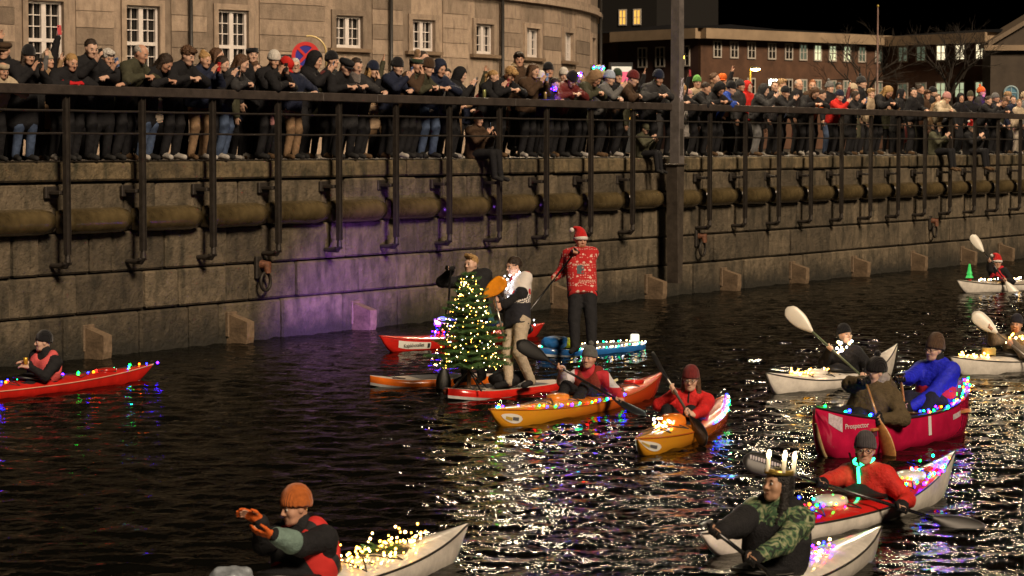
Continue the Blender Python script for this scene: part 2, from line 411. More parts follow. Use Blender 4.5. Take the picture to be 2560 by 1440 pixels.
# quay wall: core + single granite blocks
wall = empty('quay_wall', Q(0, FACE, 0), label='tall canal quay wall of large weathered granite blocks below the crowd', cat='wall')
def wpart(mb, name, mat, parent=wall, smooth=False):
    o = mb.build(name, mat, parent, smooth); o.matrix_parent_inverse = Matrix.Translation(-parent.location); return o
mb = MB(); qbox(mb, T0 - 40, T1 + 40, FACE - .10, FACE - 2.2, -1.2, QUAY - .02); wpart(mb, 'wall_core', M('joint_mortar', (.018, .015, .010), .9, var=.4, vscale=5))
rb = random.Random(11)
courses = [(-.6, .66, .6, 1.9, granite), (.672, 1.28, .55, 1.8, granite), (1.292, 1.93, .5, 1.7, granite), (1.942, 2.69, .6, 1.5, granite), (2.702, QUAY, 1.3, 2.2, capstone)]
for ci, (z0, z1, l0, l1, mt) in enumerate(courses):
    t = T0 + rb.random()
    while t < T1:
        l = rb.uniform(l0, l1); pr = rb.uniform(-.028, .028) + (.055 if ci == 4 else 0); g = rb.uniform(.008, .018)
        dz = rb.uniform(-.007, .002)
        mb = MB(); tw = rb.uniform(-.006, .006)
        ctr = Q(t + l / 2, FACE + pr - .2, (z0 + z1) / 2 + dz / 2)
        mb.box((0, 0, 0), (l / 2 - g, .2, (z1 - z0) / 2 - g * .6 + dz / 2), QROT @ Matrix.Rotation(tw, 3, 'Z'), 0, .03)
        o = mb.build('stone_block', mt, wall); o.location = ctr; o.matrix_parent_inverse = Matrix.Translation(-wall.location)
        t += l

# railing: posts, handrail, two thin rails
postx = [168, 350, 535, 700, 860, 1003, 1142, 1265, 1377, 1483, 1585, None, 1775, 1863, 1950, 2027, 2105, 2177, 2250, 2318, 2382, 2440, 2498, 2550]
PT = [n * 1.688 for n in range(-4, 36)]
rail = empty('quay_railing', Q(0, 0, QUAY), label='dark steel railing with flat handrail and two thin bars along the quay edge', cat='railing')
def rpart(mb, name, mat, loc=None):
    o = mb.build(name, mat, rail); o.matrix_parent_inverse = Matrix.Translation(-rail.location); return o
RT = 4.16
for i, t in enumerate(PT):
    if i == 15: continue                       # the mast stands here
    mb = MB(); w = .036
    qbox(mb, t - w, t + w, -.012, .012, 1.60, RT - .155, m=0)        # H section
    qbox(mb, t - w - .012, t - w, -.036, .036, 1.62, RT - .158); qbox(mb, t + w, t + w + .012, -.036, .036, 1.62, RT - .158)
    o = rpart(mb, 'post', steel)
    mb = MB(); qbox(mb, t - .09, t + .09, FACE + .012, -.06, 2.52, 2.58, bev=.01); qbox(mb, t - .14, t + .14, FACE - .01, FACE + .05, 2.46, 2.64, bev=.012)
    rpart(mb, 'bracket', steel)
    mb = MB(); mb.tube([Q(t, 0.0, 1.62), Q(t, .0, 1.52), Q(t + .01, -.05, 1.45), Q(t, FACE + .0, 1.45)], [.04, .05, .05, .035], 10)
    mb.tube([Q(t - .09, -.02, 1.49), Q(t + .09, -.02, 1.49)], .024, 8)
    rpart(mb, 'foot_hook', steel)
tj = [PT[0]] + [QT(x) for x in (800, 935, 1280, 1560, 1960, 2230)] + [PT[-1]]
for a, b2 in zip(tj[:-1], tj[1:]):
    mb = MB(); qbox(mb, a + .006, b2 - .006, -.075, .085, RT - .15, RT, bev=.012); rpart(mb, 'handrail', M('handrail_timber', (.045, .036, .031), .5, var=.4, vscale=5, bump=.3, bscale=30))
for zr in (3.78, 3.44):
    for a, b2 in zip(PT[:-1], PT[1:]):
        if a < PT[15] < b2: continue
        mb = MB(); mb.tube([Q(a + .08, 0, zr), Q((a + b2) / 2, 0, zr - .006), Q(b2 - .08, 0, zr)], .019, 6); rpart(mb, 'thin_bar', steel)

# fenders between the posts
def fender_mesh(l, seed):
    r = random.Random(seed); mb = MB(); rows = []
    for i in range(9):
        u = i / 8; x = (u - .5) * l; e = 1 - .16 * max(0, (abs(u - .5) - .42) / .08); row = []
        for k in range(12):
            t = -1.75 + 3.5 * k / 11; rr = .20 * e * (1 + r.uniform(-.025, .025))
            row.append((x, -rr * math.cos(t) * 1.05 if abs(t) < 1.57 else .02, rr * math.sin(t)))
        rows.append(row)
    mb.grid(rows); n = len(mb.v); mb.f.append(tuple(range(12))[::-1]); mb.m.append(0); mb.f.append(tuple(range(n - 12, n))); mb.m.append(0)
    me = mb.mesh('fender', True); return me
fm = [fender_mesh(1.688 - .19, s) for s in range(4)]
for i, (a, b2) in enumerate(zip(PT[:-1], PT[1:])):
    f = link('fender', fm[i % 4], wall, pipe_mat); f.matrix_parent_inverse = Matrix.Translation(-wall.location)
    f.location = Q((a + b2) / 2, FACE + .04, 2.11 + rb.uniform(-.012, .012)); f.rotation_euler = (rb.uniform(-.15, .15), rb.uniform(-.006, .006), math.atan2(QD.y, QD.x))

# timber stubs at the waterline (dolphins fixed to the wall)
for px in (215, 575, 885, 1385, 1620, 1808, 1980, 2135, 2280, 2405, 2500):
    t = QT(px, FACE); st = empty('timber_stub', Q(t, FACE, .3), label={215: 'timber stub at the wall behind the paddler in the coral vest', 575: 'timber stub at the waterline below the rusty ring under the tall windows', 885: 'timber stub at the waterline beside the violet glow', 1385: 'timber stub at the waterline behind the Santa hat man', 1620: 'timber stub at the waterline by the foot of the lamp mast', 1808: 'timber stub at the waterline past the ring next to the mast'}.get(px, 'timber stub at the waterline between the lamp mast and the toy tree kayak'), cat='timber', group='timber stubs along the waterline')
    mb = MB(); w = .095; o0, o1 = FACE - .05, FACE + .42; pts = []
    for tt in (t - w, t + w): pts += [Q(tt, o0, -.5), Q(tt, o0, .50), Q(tt, o1, .36), Q(tt, o1, .10), Q(tt, o1 - .14, -.5)]
    base = st.location
    mb.add([p - base for p in pts], [(0, 1, 2, 3, 4)[::-1], (5, 6, 7, 8, 9), (1, 6, 7, 2)[::-1], (2, 7, 8, 3)[::-1], (3, 8, 9, 4)[::-1], (0, 5, 6, 1)[::-1]])
    mb.build('beam', wood_dark, st)
    mb = MB(); qb = MB(); qbox(qb, t - .125, t + .125, FACE - .02, FACE + .05, .1, .515, bev=.012); qb.v = [tuple(Vector(p) - base) for p in qb.v]; qb.build('back_plate', wood_dark, st)
# mooring rings
iron = M('rusty_iron', (.12, .045, .02), .65, .3, var=.6, vscale=20, bump=.6, bscale=40)
for px in (645, 1742, 2325):
    t = QT(px, FACE); b0 = Q(t, FACE, 1.2); st = empty('mooring_ring', b0, label={645: 'rusty mooring ring on the wall below the tall windows', 1742: 'rusty mooring ring just past the lamp mast', 2325: 'rusty mooring ring above the small white kayak with the toy tree'}[px], cat='ring', group='mooring rings on the quay wall')
    mb = MB(); qbox(mb, t - .10, t + .06, FACE - .03, FACE + .05, 1.02, 1.40, bev=.02); mb.v = [tuple(Vector(p) - b0) for p in mb.v]; mb.build('plate', M('black_iron', (.03, .025, .02), .6, .4, var=.5, vscale=20), st)
    mb = MB(); mb.tube([Q(t + .03, FACE, 1.27) - b0, Q(t + .05, FACE + .16, 1.25) - b0, Q(t + .05, FACE + .17, 1.12) - b0], [.08, .085, .05], 10); mb.build('eye_bolt', iron, st, True)
    mb = MB(); mb.tube([Q(t + .03 + .13 * math.sin(a), FACE + .13, .98 + .15 * math.cos(a)) - b0 for a in np.linspace(0, 6.283, 19)[:-1]], .028, 8, closed=True); mb.build('ring', M('black_iron'), st, True)

# lamp mast fixed to the quay wall
tm = PT[15] - .05; mp0 = Q(tm, .12, 0.32)
mast = empty('lamp_mast', mp0, label='tall tapering steel mast bolted to the quay wall with white graffiti scrawl', cat='mast')
def mpart(mb, name, mat, smooth=False, parent=None):
    mb.v = [tuple(Vector(p) - mp0) for p in mb.v]; return mb.build(name, mat, parent or mast, smooth)
mast_mat = M('mast_steel', (.19, .17, .16), .5, .35, var=.35, vscale=4, bump=.2, bscale=30)
mb = MB()
def mring(z, w, dpt, off): return [Q(tm - w, off - dpt, z), Q(tm + w, off - dpt, z), Q(tm + w, off + dpt, z), Q(tm - w, off + dpt, z)]
mb.grid([mring(z, w, w * .95, .14) for z, w in ((2.85, .118), (3.4, .112), (6, .105), (9.5, .09), (13, .08))], wrap=True)
mpart(mb, 'pole', mast_mat)
mb = MB(); mb.grid([mring(z, w, .13, .10) for z, w in ((.32, .09), (.40, .10), (2.80, .16), (2.84, .16))], wrap=True); mb.add(mring(.32, .09, .13, .10), [(0, 1, 2, 3)]); mpart(mb, 'wall_shoe', M('mast_shoe', (.075, .062, .05), .5, .3, var=.4, vscale=5, bump=.3, bscale=20))
mb = MB(); qbox(mb, tm - .20, tm + .20, -.06, .28, 2.84, 2.875, bev=.01); mpart(mb, 'flange', M('mast_shoe'))
mb = MB(); qbox(mb, tm - .08, tm + .06, .246, .262, 3.05, 3.62, bev=.008); mpart(mb, 'service_hatch', M('hatch_dark', (.04, .035, .03), .6, var=.3))
mb = MB(); qbox(mb, tm + .10, tm + .125, .20, .25, 5.10, 5.17, bev=.008); mpart(mb, 'marker_light', M('amber_marker', (.5, .35, .05), .4, emit=(1, .62, .08), estr=6))
mb = MB(); rg = random.Random(4)                   # graffiti scrawl
for q in range(6):
    x0 = rg.uniform(-.085, -.02); z = rg.uniform(4.15, 4.65); pts = []
    for k in range(9): pts.append(Q(tm + x0 + .03 * k / 2 * rg.uniform(.4, 1) * math.sin(k * 1.4 + q) + .006 * k, .258 - .004 * k / 9, z + .05 * math.cos(k * 1.9 + q) + .015 * k))
    mb.tube(pts, .008, 5)
mpart(mb, 'graffiti', M('white_spray', (.6, .55, .62), .7))

# suspended street lamps over the quay street (above the frame; their light and mirror images are seen)
lamp_glass = M('lamp_glass', (.9, .8, .6), .3, emit=(1, .80, .54), estr=1000)
for i, (px, off, z) in enumerate(((1300, -5, 11.0), (1690, -2.6, 12.6), (1990, -4, 13.2), (2290, -3.5, 13.6), (2560, -4, 13.6))):
    p = Q(QT(px, off), off, z)
    st = empty('hanging_street_lamp', p, label='street lamp hung on a wire high above the quay street', cat='street lamp', group='street lamps hung over the quay street')
    mb = MB(); mb.lathe([(.10, .22), (.16, .2), (.30, .05), (.36, .0), (.34, -.01), (.27, 0.0)], 20); mb.build('shade', M('lamp_shade_metal', (.3, .3, .28), .4, .7), st, True)
    mb = MB(); mb.lathe([(.262, 0), (.24, -.07), (.15, -.12), (.02, -.14)], 20); mb.build('lamp_bowl', lamp_glass, st, True)
    mb = MB(); mb.tube([(0, 0, .2), (0, 0, .8)], .015, 6); mb.tube([QN * -14 + Vector((0, 0, 1.4)), QN * -5 + Vector((0, 0, .98)), (0, 0, .8), QN * 4.6 + Vector((0, 0, .98)) if i == 1 else QN * 1 + Vector((0, 0, .79))], .008, 5); mb.build('suspension_wire', steel, st)
# ------------------------------------------------------------------ round-ended stone building
B0, BH, BR = Vector((-4.8, 75.0, 0)), R(44.4), 27.0
BC = B0 + BR * Vector((-math.sin(BH), math.cos(BH), 0))
def bpt(u, off=0.0, z=0.0):
    if u <= 0:
        d = Vector((math.cos(BH), math.sin(BH), 0)); nrm = Vector((math.sin(BH), -math.cos(BH), 0)); p = B0 + d * u
    else:
        a = BH + u / BR; d = Vector((math.cos(a), math.sin(a), 0)); nrm = Vector((math.sin(a), -math.cos(a), 0)); p = BC + nrm * BR
    p = p + nrm * off; p.z = z; return p
def upx(px, off=0.0):
    rx = (px - 1280) / FPX; lo, hi = -30.0, 20.5
    for _ in range(40):
        m = (lo + hi) / 2; p = bpt(m, off)
        if p.x / p.y < rx: lo = m
        else: hi = m
    return lo
bld = empty('stone_building', (-6, 82, QUAY), label='large tan stone building with rounded end and white paned windows behind the crowd', cat='building')
bo = Vector(bld.location)
def bpart(mb, name, mat, parent=None, smooth=False):
    if parent is None:
        mb.v = [tuple(Vector(p) - bo) for p in mb.v]; return mb.build(name, mat, bld, smooth)
    mb.v = [tuple(Vector(p) - bo - Vector(parent.location)) for p in mb.v]; return mb.build(name, mat, parent, smooth)
plaster = stone_mat('tan_sandstone', (.232, .174, .128), (.30, .230, .172), (.170, .128, .094))
plaster.node_tree.nodes['Principled BSDF'].inputs['Roughness'].default_value = .85
for nd in plaster.node_tree.nodes:
    if nd.type == 'TEX_NOISE' and abs(nd.inputs['Scale'].default_value - 9) < .1: nd.inputs['Scale'].default_value = 14
    if nd.type == 'BUMP': nd.inputs['Strength'].default_value = .3
    if nd.type == 'MAP_RANGE' and abs(nd.inputs[4].default_value - 1.25) < .01: nd.inputs[3].default_value = .88; nd.inputs[4].default_value = 1.08
def bslab(u0, u1, o0, o1, z0, z1, name, mat=plaster, parent=None, n=None, mb=None):
    n = n or (1 if u1 <= 0 else max(1, int((u1 - u0) / .6)))
    own = mb is None; mb = mb or MB()
    us = [u0 + (u1 - u0) * i / n for i in range(n + 1)]
    rows = [[bpt(u, o0, z0), bpt(u, o1, z0), bpt(u, o1, z1), bpt(u, o0, z1)] for u in us]
    mb.grid(rows, wrap=True); k = len(mb.v); mb.f += [(k - 1, k - 2, k - 3, k - 4), (k - 4 * n - 4, k - 4 * n - 3, k - 4 * n - 2, k - 4 * n - 1)]; mb.m += [0, 0]
    return bpart(mb, name, mat, parent) if own else mb
ZT = 7.25
wins = [(-130, 1.16, 4.9, 'tall'), (118, 1.16, 4.9, 'tall'), (360, 1.16, 4.9, 'tall'), (585, 1.12, 4.9, 'tall'), (873, 1.08, 6.27, 's'), (1058, 1.08, 6.27, 's'), (1210, 1.06, 6.27, 's'), (1330, 1.06, 6.27, 's'), (1420, 1.06, 6.27, 's'), (1481, 1.06, 6.27, 's')]
winU = [(upx(px), w, zb, k) for px, w, zb, k in wins]
TOPZ = 11.0
# wall shell with window openings: strips between and above/below
edges = []
for u, w, zb, k in winU: edges.append((u - w / 2, u + w / 2, zb))
cur = -30.0
for a, b2, zb in edges:
    bslab(cur, a, -.5, 0, QUAY - .1, TOPZ, 'wall', n=max(1, int((a - cur) / .7)))
    bslab(a, b2, -.5, 0, QUAY - .1, zb, 'wall'); bslab(a, b2, -.5, 0, ZT, TOPZ, 'wall'); cur = b2
bslab(cur, 44, -.5, 0, QUAY - .1, TOPZ, 'wall', n=46)
paint = M('white_window_paint', (.60, .55, .52), .45, var=.08, vscale=4)
glass = M('dark_window_glass', (.012, .011, .010), .06, spec=.9)
for i, (u, w, zb, k) in enumerate(winU):
    win = empty('window', bpt(u, -.16, zb) - bo); win.parent = bld
    def wslab(u0, u1, o0, o1, z0, z1, name, mat): return bslab(u0, u1, o0, o1, z0, z1, name, mat, parent=win, n=1)
    wslab(u - w / 2, u + w / 2, -.24, -.20, zb, ZT, 'pane', glass)
    mb = MB(); fw = .075
    for (a, b2, c, d) in ((u - w / 2, u - w / 2 + fw, zb, ZT), (u + w / 2 - fw, u + w / 2, zb, ZT), (u - w / 2 + fw, u + w / 2 - fw, ZT - .08, ZT), (u - w / 2 + fw, u + w / 2 - fw, zb, zb + .09), (u - .075, u + .075, zb + .09, ZT - .08)):
        bslab(a, b2, -.17, -.07 if a < u - .2 or b2 > u + .2 else -.065, c, d, '', mb=mb, n=1)
    if k == 'tall': bslab(u - w / 2 + fw, u + w / 2 - fw, -.171, -.06, ZT - 1.13, ZT - 1.03, '', mb=mb, n=1)
    bpart(mb, 'frame', paint, parent=win)
    rows = [ZT - .08 - .30 * q for q in range(1, 3)] if k == 's' else [ZT - .08 - .31 * q for q in range(1, 3)] + [ZT - 1.13 - .31 * q for q in range(1, 4)]
    for zz in rows:
        for sg in (-1, 1):
            a, b2 = sorted((u + sg * .075, u + sg * (w / 2 - fw))); wslab(a, b2, -.185, -.125, zz - .013, zz + .013, 'muntin', paint)
    for sg in (-1, 1):
        c = u + sg * (w / 4 + .0); wslab(c - .013, c + .013, -.19, -.13, zb + .09, ZT - .08, 'muntin', paint)
    # stone surround and sill
    mb = MB(); s = .17
    for (a, b2, c, d) in ((u - w / 2 - s, u - w / 2, zb - .02, ZT + s), (u + w / 2, u + w / 2 + s, zb - .02, ZT + s), (u - w / 2, u + w / 2, ZT, ZT + s)): bslab(a, b2, -.02, .07, c, d, '', mb=mb, n=1)
    bpart(mb, 'surround', plaster, parent=win)
    wslab(u - w / 2 - .3, u + w / 2 + .3, -.06, .16, zb - .13, zb - .022, 'sill', M('dark_sill', (.16, .11, .07), .7, var=.3))
# panels of rusticated blocks between the windows
for (a, w0, zb0, k0), (b2, w1, zb1, k1) in zip(winU[:-1], winU[1:]):
    gap0, gap1 = a + w0 / 2 + .42, b2 - w1 / 2 - .42
    if gap1 - gap0 < .5: continue
    z = QUAY + 1.2; q = 0
    while z < 8.0:
        h = min(.47, 8.02 - z)
        if h > .1: bslab(gap0, gap1, -.02, .034 + .003 * ((q * 7) % 3), z + .009, z + h - .009, 'stone_block', n=max(1, int((gap1 - gap0) / 1.0)))
        z += .47; q += 1
bslab(-30, 44, -.02, .20, 8.10, 8.26, 'string_course', n=90); bslab(-30, 44, -.02, .12, 8.262, 8.42, 'string_course', n=90)
bslab(-30, 44, -.02, .10, QUAY - .05, QUAY + 1.15, 'plinth', n=90)
for px in (478, 976, 1253, 1497):
    u = upx(px, .1); mb = MB(); mb.tube([bpt(u, .16, QUAY), bpt(u, .16, TOPZ)], .06, 8); bpart(mb, 'drainpipe', M('black_pipe', (.02, .018, .016), .5), smooth=True)
# upper cornice drum at the curved end
bslab(-30, 44, -.02, .32, 9.75, 9.95, 'cornice', n=90)

# street signs by the facade
def sign_at(px, py, Yd): return P(px, py, Yd)
sp = P(764, 140, 52.0); st = empty('no_stopping_sign', (sp.x, sp.y, QUAY), rz=R(14), label='round no stopping sign, blue with red ring and cross, above the crowd', cat='sign')
rz_ = Matrix.Rotation(math.pi / 2, 3, 'X'); zc = sp.z - QUAY
mb = MB(); mb.lathe([(.30, -.01), (.30, .01)], 32, (0, 0, zc), Rm=rz_); mb.build('disc', M('sign_blue', (.03, .03, .30), .4), st)
mb = MB(); ring = [[(Vector((r_ * math.cos(t), -.016 - h, r_ * math.sin(t))) + Vector((0, 0, zc))) for r_, h in ((.225, 0), (.225, .006), (.305, .006), (.305, 0))] for t in np.linspace(0, 6.2832, 41)]; mb.grid(ring, wrap=True); mb.build('ring', M('sign_red', (.62, .03, .03), .4), st)
mb = MB()
for sg in (-1, 1): mb.box((0, -.018 - .002 * sg, zc), (.235, .004, .03), Matrix.Rotation(sg * math.pi / 4, 3, 'Y'))
mb.build('cross', M('sign_red'), st)
mb = MB(); mb.tube([(0, .04, -.0), (0, .04, zc + .3)], .03, 8); mb.build('post', steel, st)
mb = MB(); yl = M('pale_yellow_plastic', (.6, .45, .18), .5); mb.tube([Vector((.10 + .36 * math.cos(t), .10, zc + .07 + .36 * math.sin(t))) for t in np.linspace(-.1, 1.75, 14)], .022, 6)
mb.tube([(.459, .10, 0), (.459, .10, zc + .05)], .022, 6)
st2 = empty('curved_hoop', (sp.x, sp.y, QUAY), rz=R(14), label='pale yellow curved hoop standing behind the no stopping sign', cat='hoop'); mb.build('hoop_tube', yl, st2, True)
sp = P(711, 147, 66.0); st = empty('street_name_plate', sp, rz=R(36), label='small black street name plate on the facade', cat='sign')
mb = MB(); mb.box((0, 0, 0), (.24, .02, .12), None, 0, .008); mb.build('plate', M('sign_black', (.012, .014, .016), .4), st)
mb = MB(); rg = random.Random(2)
for r_ in range(3):
    for k in range(7): mb.box((-.17 + .05 * k, -.0225, .06 - .05 * r_), (.018, .0015, .008))
mb.build('lettering', M('sign_grey_text', (.25, .25, .25), .5), st)

# poster pillar
pp = P(1552, 165, 86.0); st = empty('poster_pillar', (pp.x, pp.y, QUAY), rz=R(10), label='backlit poster column in pink and yellow beside the stone building', cat='pillar')
mb = MB(); mb.box((0, 0, 1.6), (.42, .12, 1.6), None, 0, .02); mb.build('case', M('sign_black'), st)
pm = M('poster_glow', (.5, .4, .3), .5); nt = pm.node_tree; b = nt.nodes['Principled BSDF']; tc = nt.nodes.new('ShaderNodeTexCoord'); sx = nt.nodes.new('ShaderNodeSeparateXYZ'); rp = nt.nodes.new('ShaderNodeValToRGB'); rp.color_ramp.interpolation = 'CONSTANT'
for e_, (ps, cl) in zip([rp.color_ramp.elements[0], rp.color_ramp.elements[1]] + [rp.color_ramp.elements.new(.5), rp.color_ramp.elements.new(.72), rp.color_ramp.elements.new(.88)], ((0, (.55, .30, .02, 1)), (.25, (.6, .32, .03, 1)), (.5, (.75, .45, .03, 1)), (.7, (.55, .08, .16, 1)), (.9, (.5, .5, .45, 1)))): e_.position = ps; e_.color = cl
nt.links.new(tc.outputs['Generated'], sx.inputs[0]); nt.links.new(sx.outputs['Z'], rp.inputs[0]); nt.links.new(rp.outputs[0], b.inputs['Base Color']); nt.links.new(rp.outputs[0], b.inputs['Emission Color']); b.inputs['Emission Strength'].default_value = .55
mb = MB(); mb.box((0, -.126, 2.1), (.36, .004, .95)); mb.build('poster', pm, st)

# ------------------------------------------------------------------ brick buildings further off
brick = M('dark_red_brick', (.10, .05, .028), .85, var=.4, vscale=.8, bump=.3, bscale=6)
fascia = M('pale_fascia', (.34, .25, .16), .7, var=.25, vscale=.5); slate = M('slate_roof', (.004, .004, .005), .6, var=.4, vscale=1)
winwhite = M('far_white_frame', (.5, .46, .40), .5); litw = M('lit_window', (.8, .7, .5), .4, emit=(1, .85, .55), estr=1.3); litg = M('lit_window_green', (.7, .8, .6), .4, emit=(.8, .9, .55), estr=.5); dimw = M('dim_window', (.05, .06, .05), .15, emit=(.5, .62, .4), estr=.14); litw2 = M('lit_amber', (.8, .5, .1), .4, emit=(1, .55, .10), estr=.8)
def Xz(px, Yd): return (px - 1280) / FPX * Yd
def far_house(name, label, a, b2, ztop, wpx, rows, lit, depth=14, roofh=1.0, wallmat=brick, wmul=1.0):
    """wall from plan point a to plan point b2 (left to right), windows at picture columns"""
    a = Vector((*a, 0)); b2 = Vector((*b2, 0)); d = (b2 - a); Ln = d.length; d.normalize(); nn = Vector((d.y, -d.x, 0))
    h = empty(name, a + Vector((0, 0, QUAY)), rz=math.atan2(d.y, d.x), label=label, cat='building')
    H = ztop - QUAY
    mb = MB(); mb.box((Ln / 2, depth / 2, H / 2), (Ln / 2, depth / 2, H / 2)); mb.build('wall', wallmat, h)
    mb = MB(); mb.box((Ln / 2, depth / 2 - .3, H - .1), (Ln / 2 + .2, depth / 2 + .55, .42)); mb.build('fascia', fascia, h)
    mb = MB(); e = .55; mb.add([(-e, -e, H + .33), (Ln + e, -e, H + .33), (Ln + e, depth + e, H + .33), (-e, depth + e, H + .33), (3, depth / 2, H + roofh), (Ln - 3, depth / 2, H + roofh)], [(0, 1, 5, 4), (1, 2, 5), (2, 3, 4, 5), (3, 0, 4), (0, 3, 2, 1)]); mb.build('roof', slate, h)
    for px in wpx:
        rx = (px - 1280) / FPX; t = -(a.x - rx * a.y) / (d.x - rx * d.y)
        for ri, (zb, zt) in enumerate(rows):
            w = .42 * wmul; win = empty('window', (t, 0, zb - QUAY)); win.parent = h; hh = zt - zb
            k = lit(px, ri)
            mb = MB(); mb.box((0, -.02, hh / 2), (w, .03, hh / 2)); mb.build('pane', k, win)
            mb = MB(); f = .06
            for (cx, cz, hx, hz) in ((-w, hh / 2, f, hh / 2 + f), (w, hh / 2, f, hh / 2 + f), (0, hh, w - f, f), (0, 0, w - f, f), (0, hh / 2, f * .8, hh / 2 - f), (-w / 2, hh * .5, w / 2 - f, .025), (w / 2, hh * .5, w / 2 - f, .025)): mb.box((cx, -.06, cz), (hx, .05, hz))
            mb.build('frame', winwhite, win)
    return h
rl = random.Random(9)
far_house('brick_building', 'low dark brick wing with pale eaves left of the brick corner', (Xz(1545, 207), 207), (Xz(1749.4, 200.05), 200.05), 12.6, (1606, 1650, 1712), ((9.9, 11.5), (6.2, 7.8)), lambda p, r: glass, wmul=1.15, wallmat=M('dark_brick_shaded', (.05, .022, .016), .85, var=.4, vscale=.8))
far_house('brick_building', 'long dark brick building with white casement windows behind the street lamp', (Xz(1750, 200), 200), (Xz(2205, 214), 214), 12.6, (1790, 1832, 1875, 1926, 1968, 2004, 2040, 2077, 2113, 2150, 2192), ((10.6, 11.9), (7.6, 8.9)), lambda p, r: (glass if p < 2000 else (litg if p in (2040, 2077, 2113) and r == 0 else dimw)))
far_house('brick_building', 'brick wing with lit upper windows next to the gabled house', (Xz(2206, 214), 214), (Xz(2468, 205), 205), 12.5, (2255, 2300, 2350, 2397, 2448), ((10.6, 11.9), (7.4, 8.7)), lambda p, r: (litw if p >= 2350 and r == 0 else (litg if p >= 2350 else dimw)), wmul=1.25)
# gabled house on the right
a = Vector((Xz(2472, 200), 200, QUAY)); gh = empty('gabled_house', a, rz=R(-4), label='dark gabled house with an arched blue window at the far right', cat='building')
gm = M('grey_brick', (.075, .058, .042), .85, var=.3, vscale=.7, bump=.3, bscale=5)
mb = MB(); wd, H = 13.0, 8.4
mb.add([(0, 0, 0), (wd, 0, 0), (wd, 0, H), (wd / 2, 0, H + 3.9), (0, 0, H), (0, 16, 0), (wd, 16, 0), (wd, 16, H), (wd / 2, 16, H + 3.9), (0, 16, H)], [(0, 1, 2, 3, 4), (9, 8, 7, 6, 5), (0, 4, 9, 5), (1, 6, 7, 2)]); mb.build('wall', gm, gh)
mb = MB()
for sg, x0, x1 in ((0, -.3, wd / 2), (1, wd / 2, wd + .3)):
    z0, z1 = (H - .05, H + 4.05) if sg == 0 else (H + 4.05, H - .05)
    mb.add([(x0, -.4, z0), (x1, -.4, z1), (x1, 16.4, z1), (x0, 16.4, z0), (x0, -.4, z0 + .4), (x1, -.4, z1 + .4), (x1, 16.4, z1 + .4), (x0, 16.4, z0 + .4)], [(0, 3, 2, 1), (4, 5, 6, 7), (0, 1, 5, 4), (2, 3, 7, 6), (0, 4, 7, 3), (1, 2, 6, 5)])
mb.build('roof', M('verge_pale', (.20, .15, .10), .7, var=.2), gh)
mb = MB(); mb.box((wd / 2 - .3, -.25, H - .1), (wd / 2 + .3, .2, .22)); mb.build('cornice', fascia, gh)
wx, wz = Xz(2523, 200) - a.x, 3.1
win = empty('arched_window', (wx, 0, wz)); win.parent = gh
out = [(-.5, 0), (.5, 0)] + [(.5 * math.cos(t), 1.55 + .5 * math.sin(t)) for t in np.linspace(0, math.pi, 13)]
mb = MB(); mb.add([(x, -.04, z) for x, z in out], [tuple(range(len(out)))]); mb.build('pane', M('blue_lit_pane', (.1, .2, .25), .3, emit=(.25, .55, .65), estr=.10), win)
mb = MB(); mb.tube([(x * 1.08, -.07, z) for x, z in out], .085, 6, closed=True)
mb.tube([(0, -.07, 0), (0, -.07, 2.0)], .05, 5); mb.tube([(-.5, -.07, 1.5), (.5, -.07, 1.5)], .05, 5); mb.build('frame', M('blue_white_frame', (.35, .5, .55), .5), win)
# tall dark house behind with two lit windows
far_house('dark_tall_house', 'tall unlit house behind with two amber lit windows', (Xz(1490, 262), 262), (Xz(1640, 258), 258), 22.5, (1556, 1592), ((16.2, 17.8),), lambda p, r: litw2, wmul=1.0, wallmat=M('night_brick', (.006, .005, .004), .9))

# lit street lamp and floodlight behind the crowd
lp = P(1886, 173, 100); st = empty('street_lamp', (lp.x - .18, lp.y, QUAY), label='lit yellow street lamp with short bent arm behind the crowd', cat='street lamp')
zl = lp.z - QUAY
mb = MB(); mb.tube([(0, 0, 0), (0, 0, zl - .1), (.03, 0, zl + .05), (.12, 0, zl + .12)], .045, 8); mb.build('post', M('yellow_lit_post', (.5, .36, .08), .5), st, True)  # the lamp's yellow light on the post is put into its colour
mb = MB(); mb.lathe([(.05, .1), (.2, .06), (.24, 0)], 16, (.22, 0, zl + .02)); mb.build('shade', M('lamp_shade_metal'), st, True)
mb = MB(); mb.lathe([(.22, 0), (.18, -.06), (.03, -.10)], 16, (.22, 0, zl + .02)); mb.build('lamp_bowl', M('sodium_glass', (.9, .7, .2), .3, emit=(1, .62, .14), estr=40), st, True)
lp = P(1940, 206, 95); st = empty('floodlight', (lp.x, lp.y, QUAY), label='bright white floodlight on a short stand behind the crowd', cat='floodlight'); zl = lp.z - QUAY
mb = MB(); mb.tube([(0, 0, 0), (0, 0, zl - .1)], .03, 8); mb.build('stand', steel, st)
mb = MB(); mb.box((0, .06, zl), (.30, .06, .14), None, 0, .02); mb.build('housing', M('sign_black'), st)
mb = MB(); mb.box((0, -.006, zl), (.26, .006, .11)); mb.build('lens', M('flood_glass', (.9, .9, .8), .3, emit=(.9, 1, .78), estr=60), st)
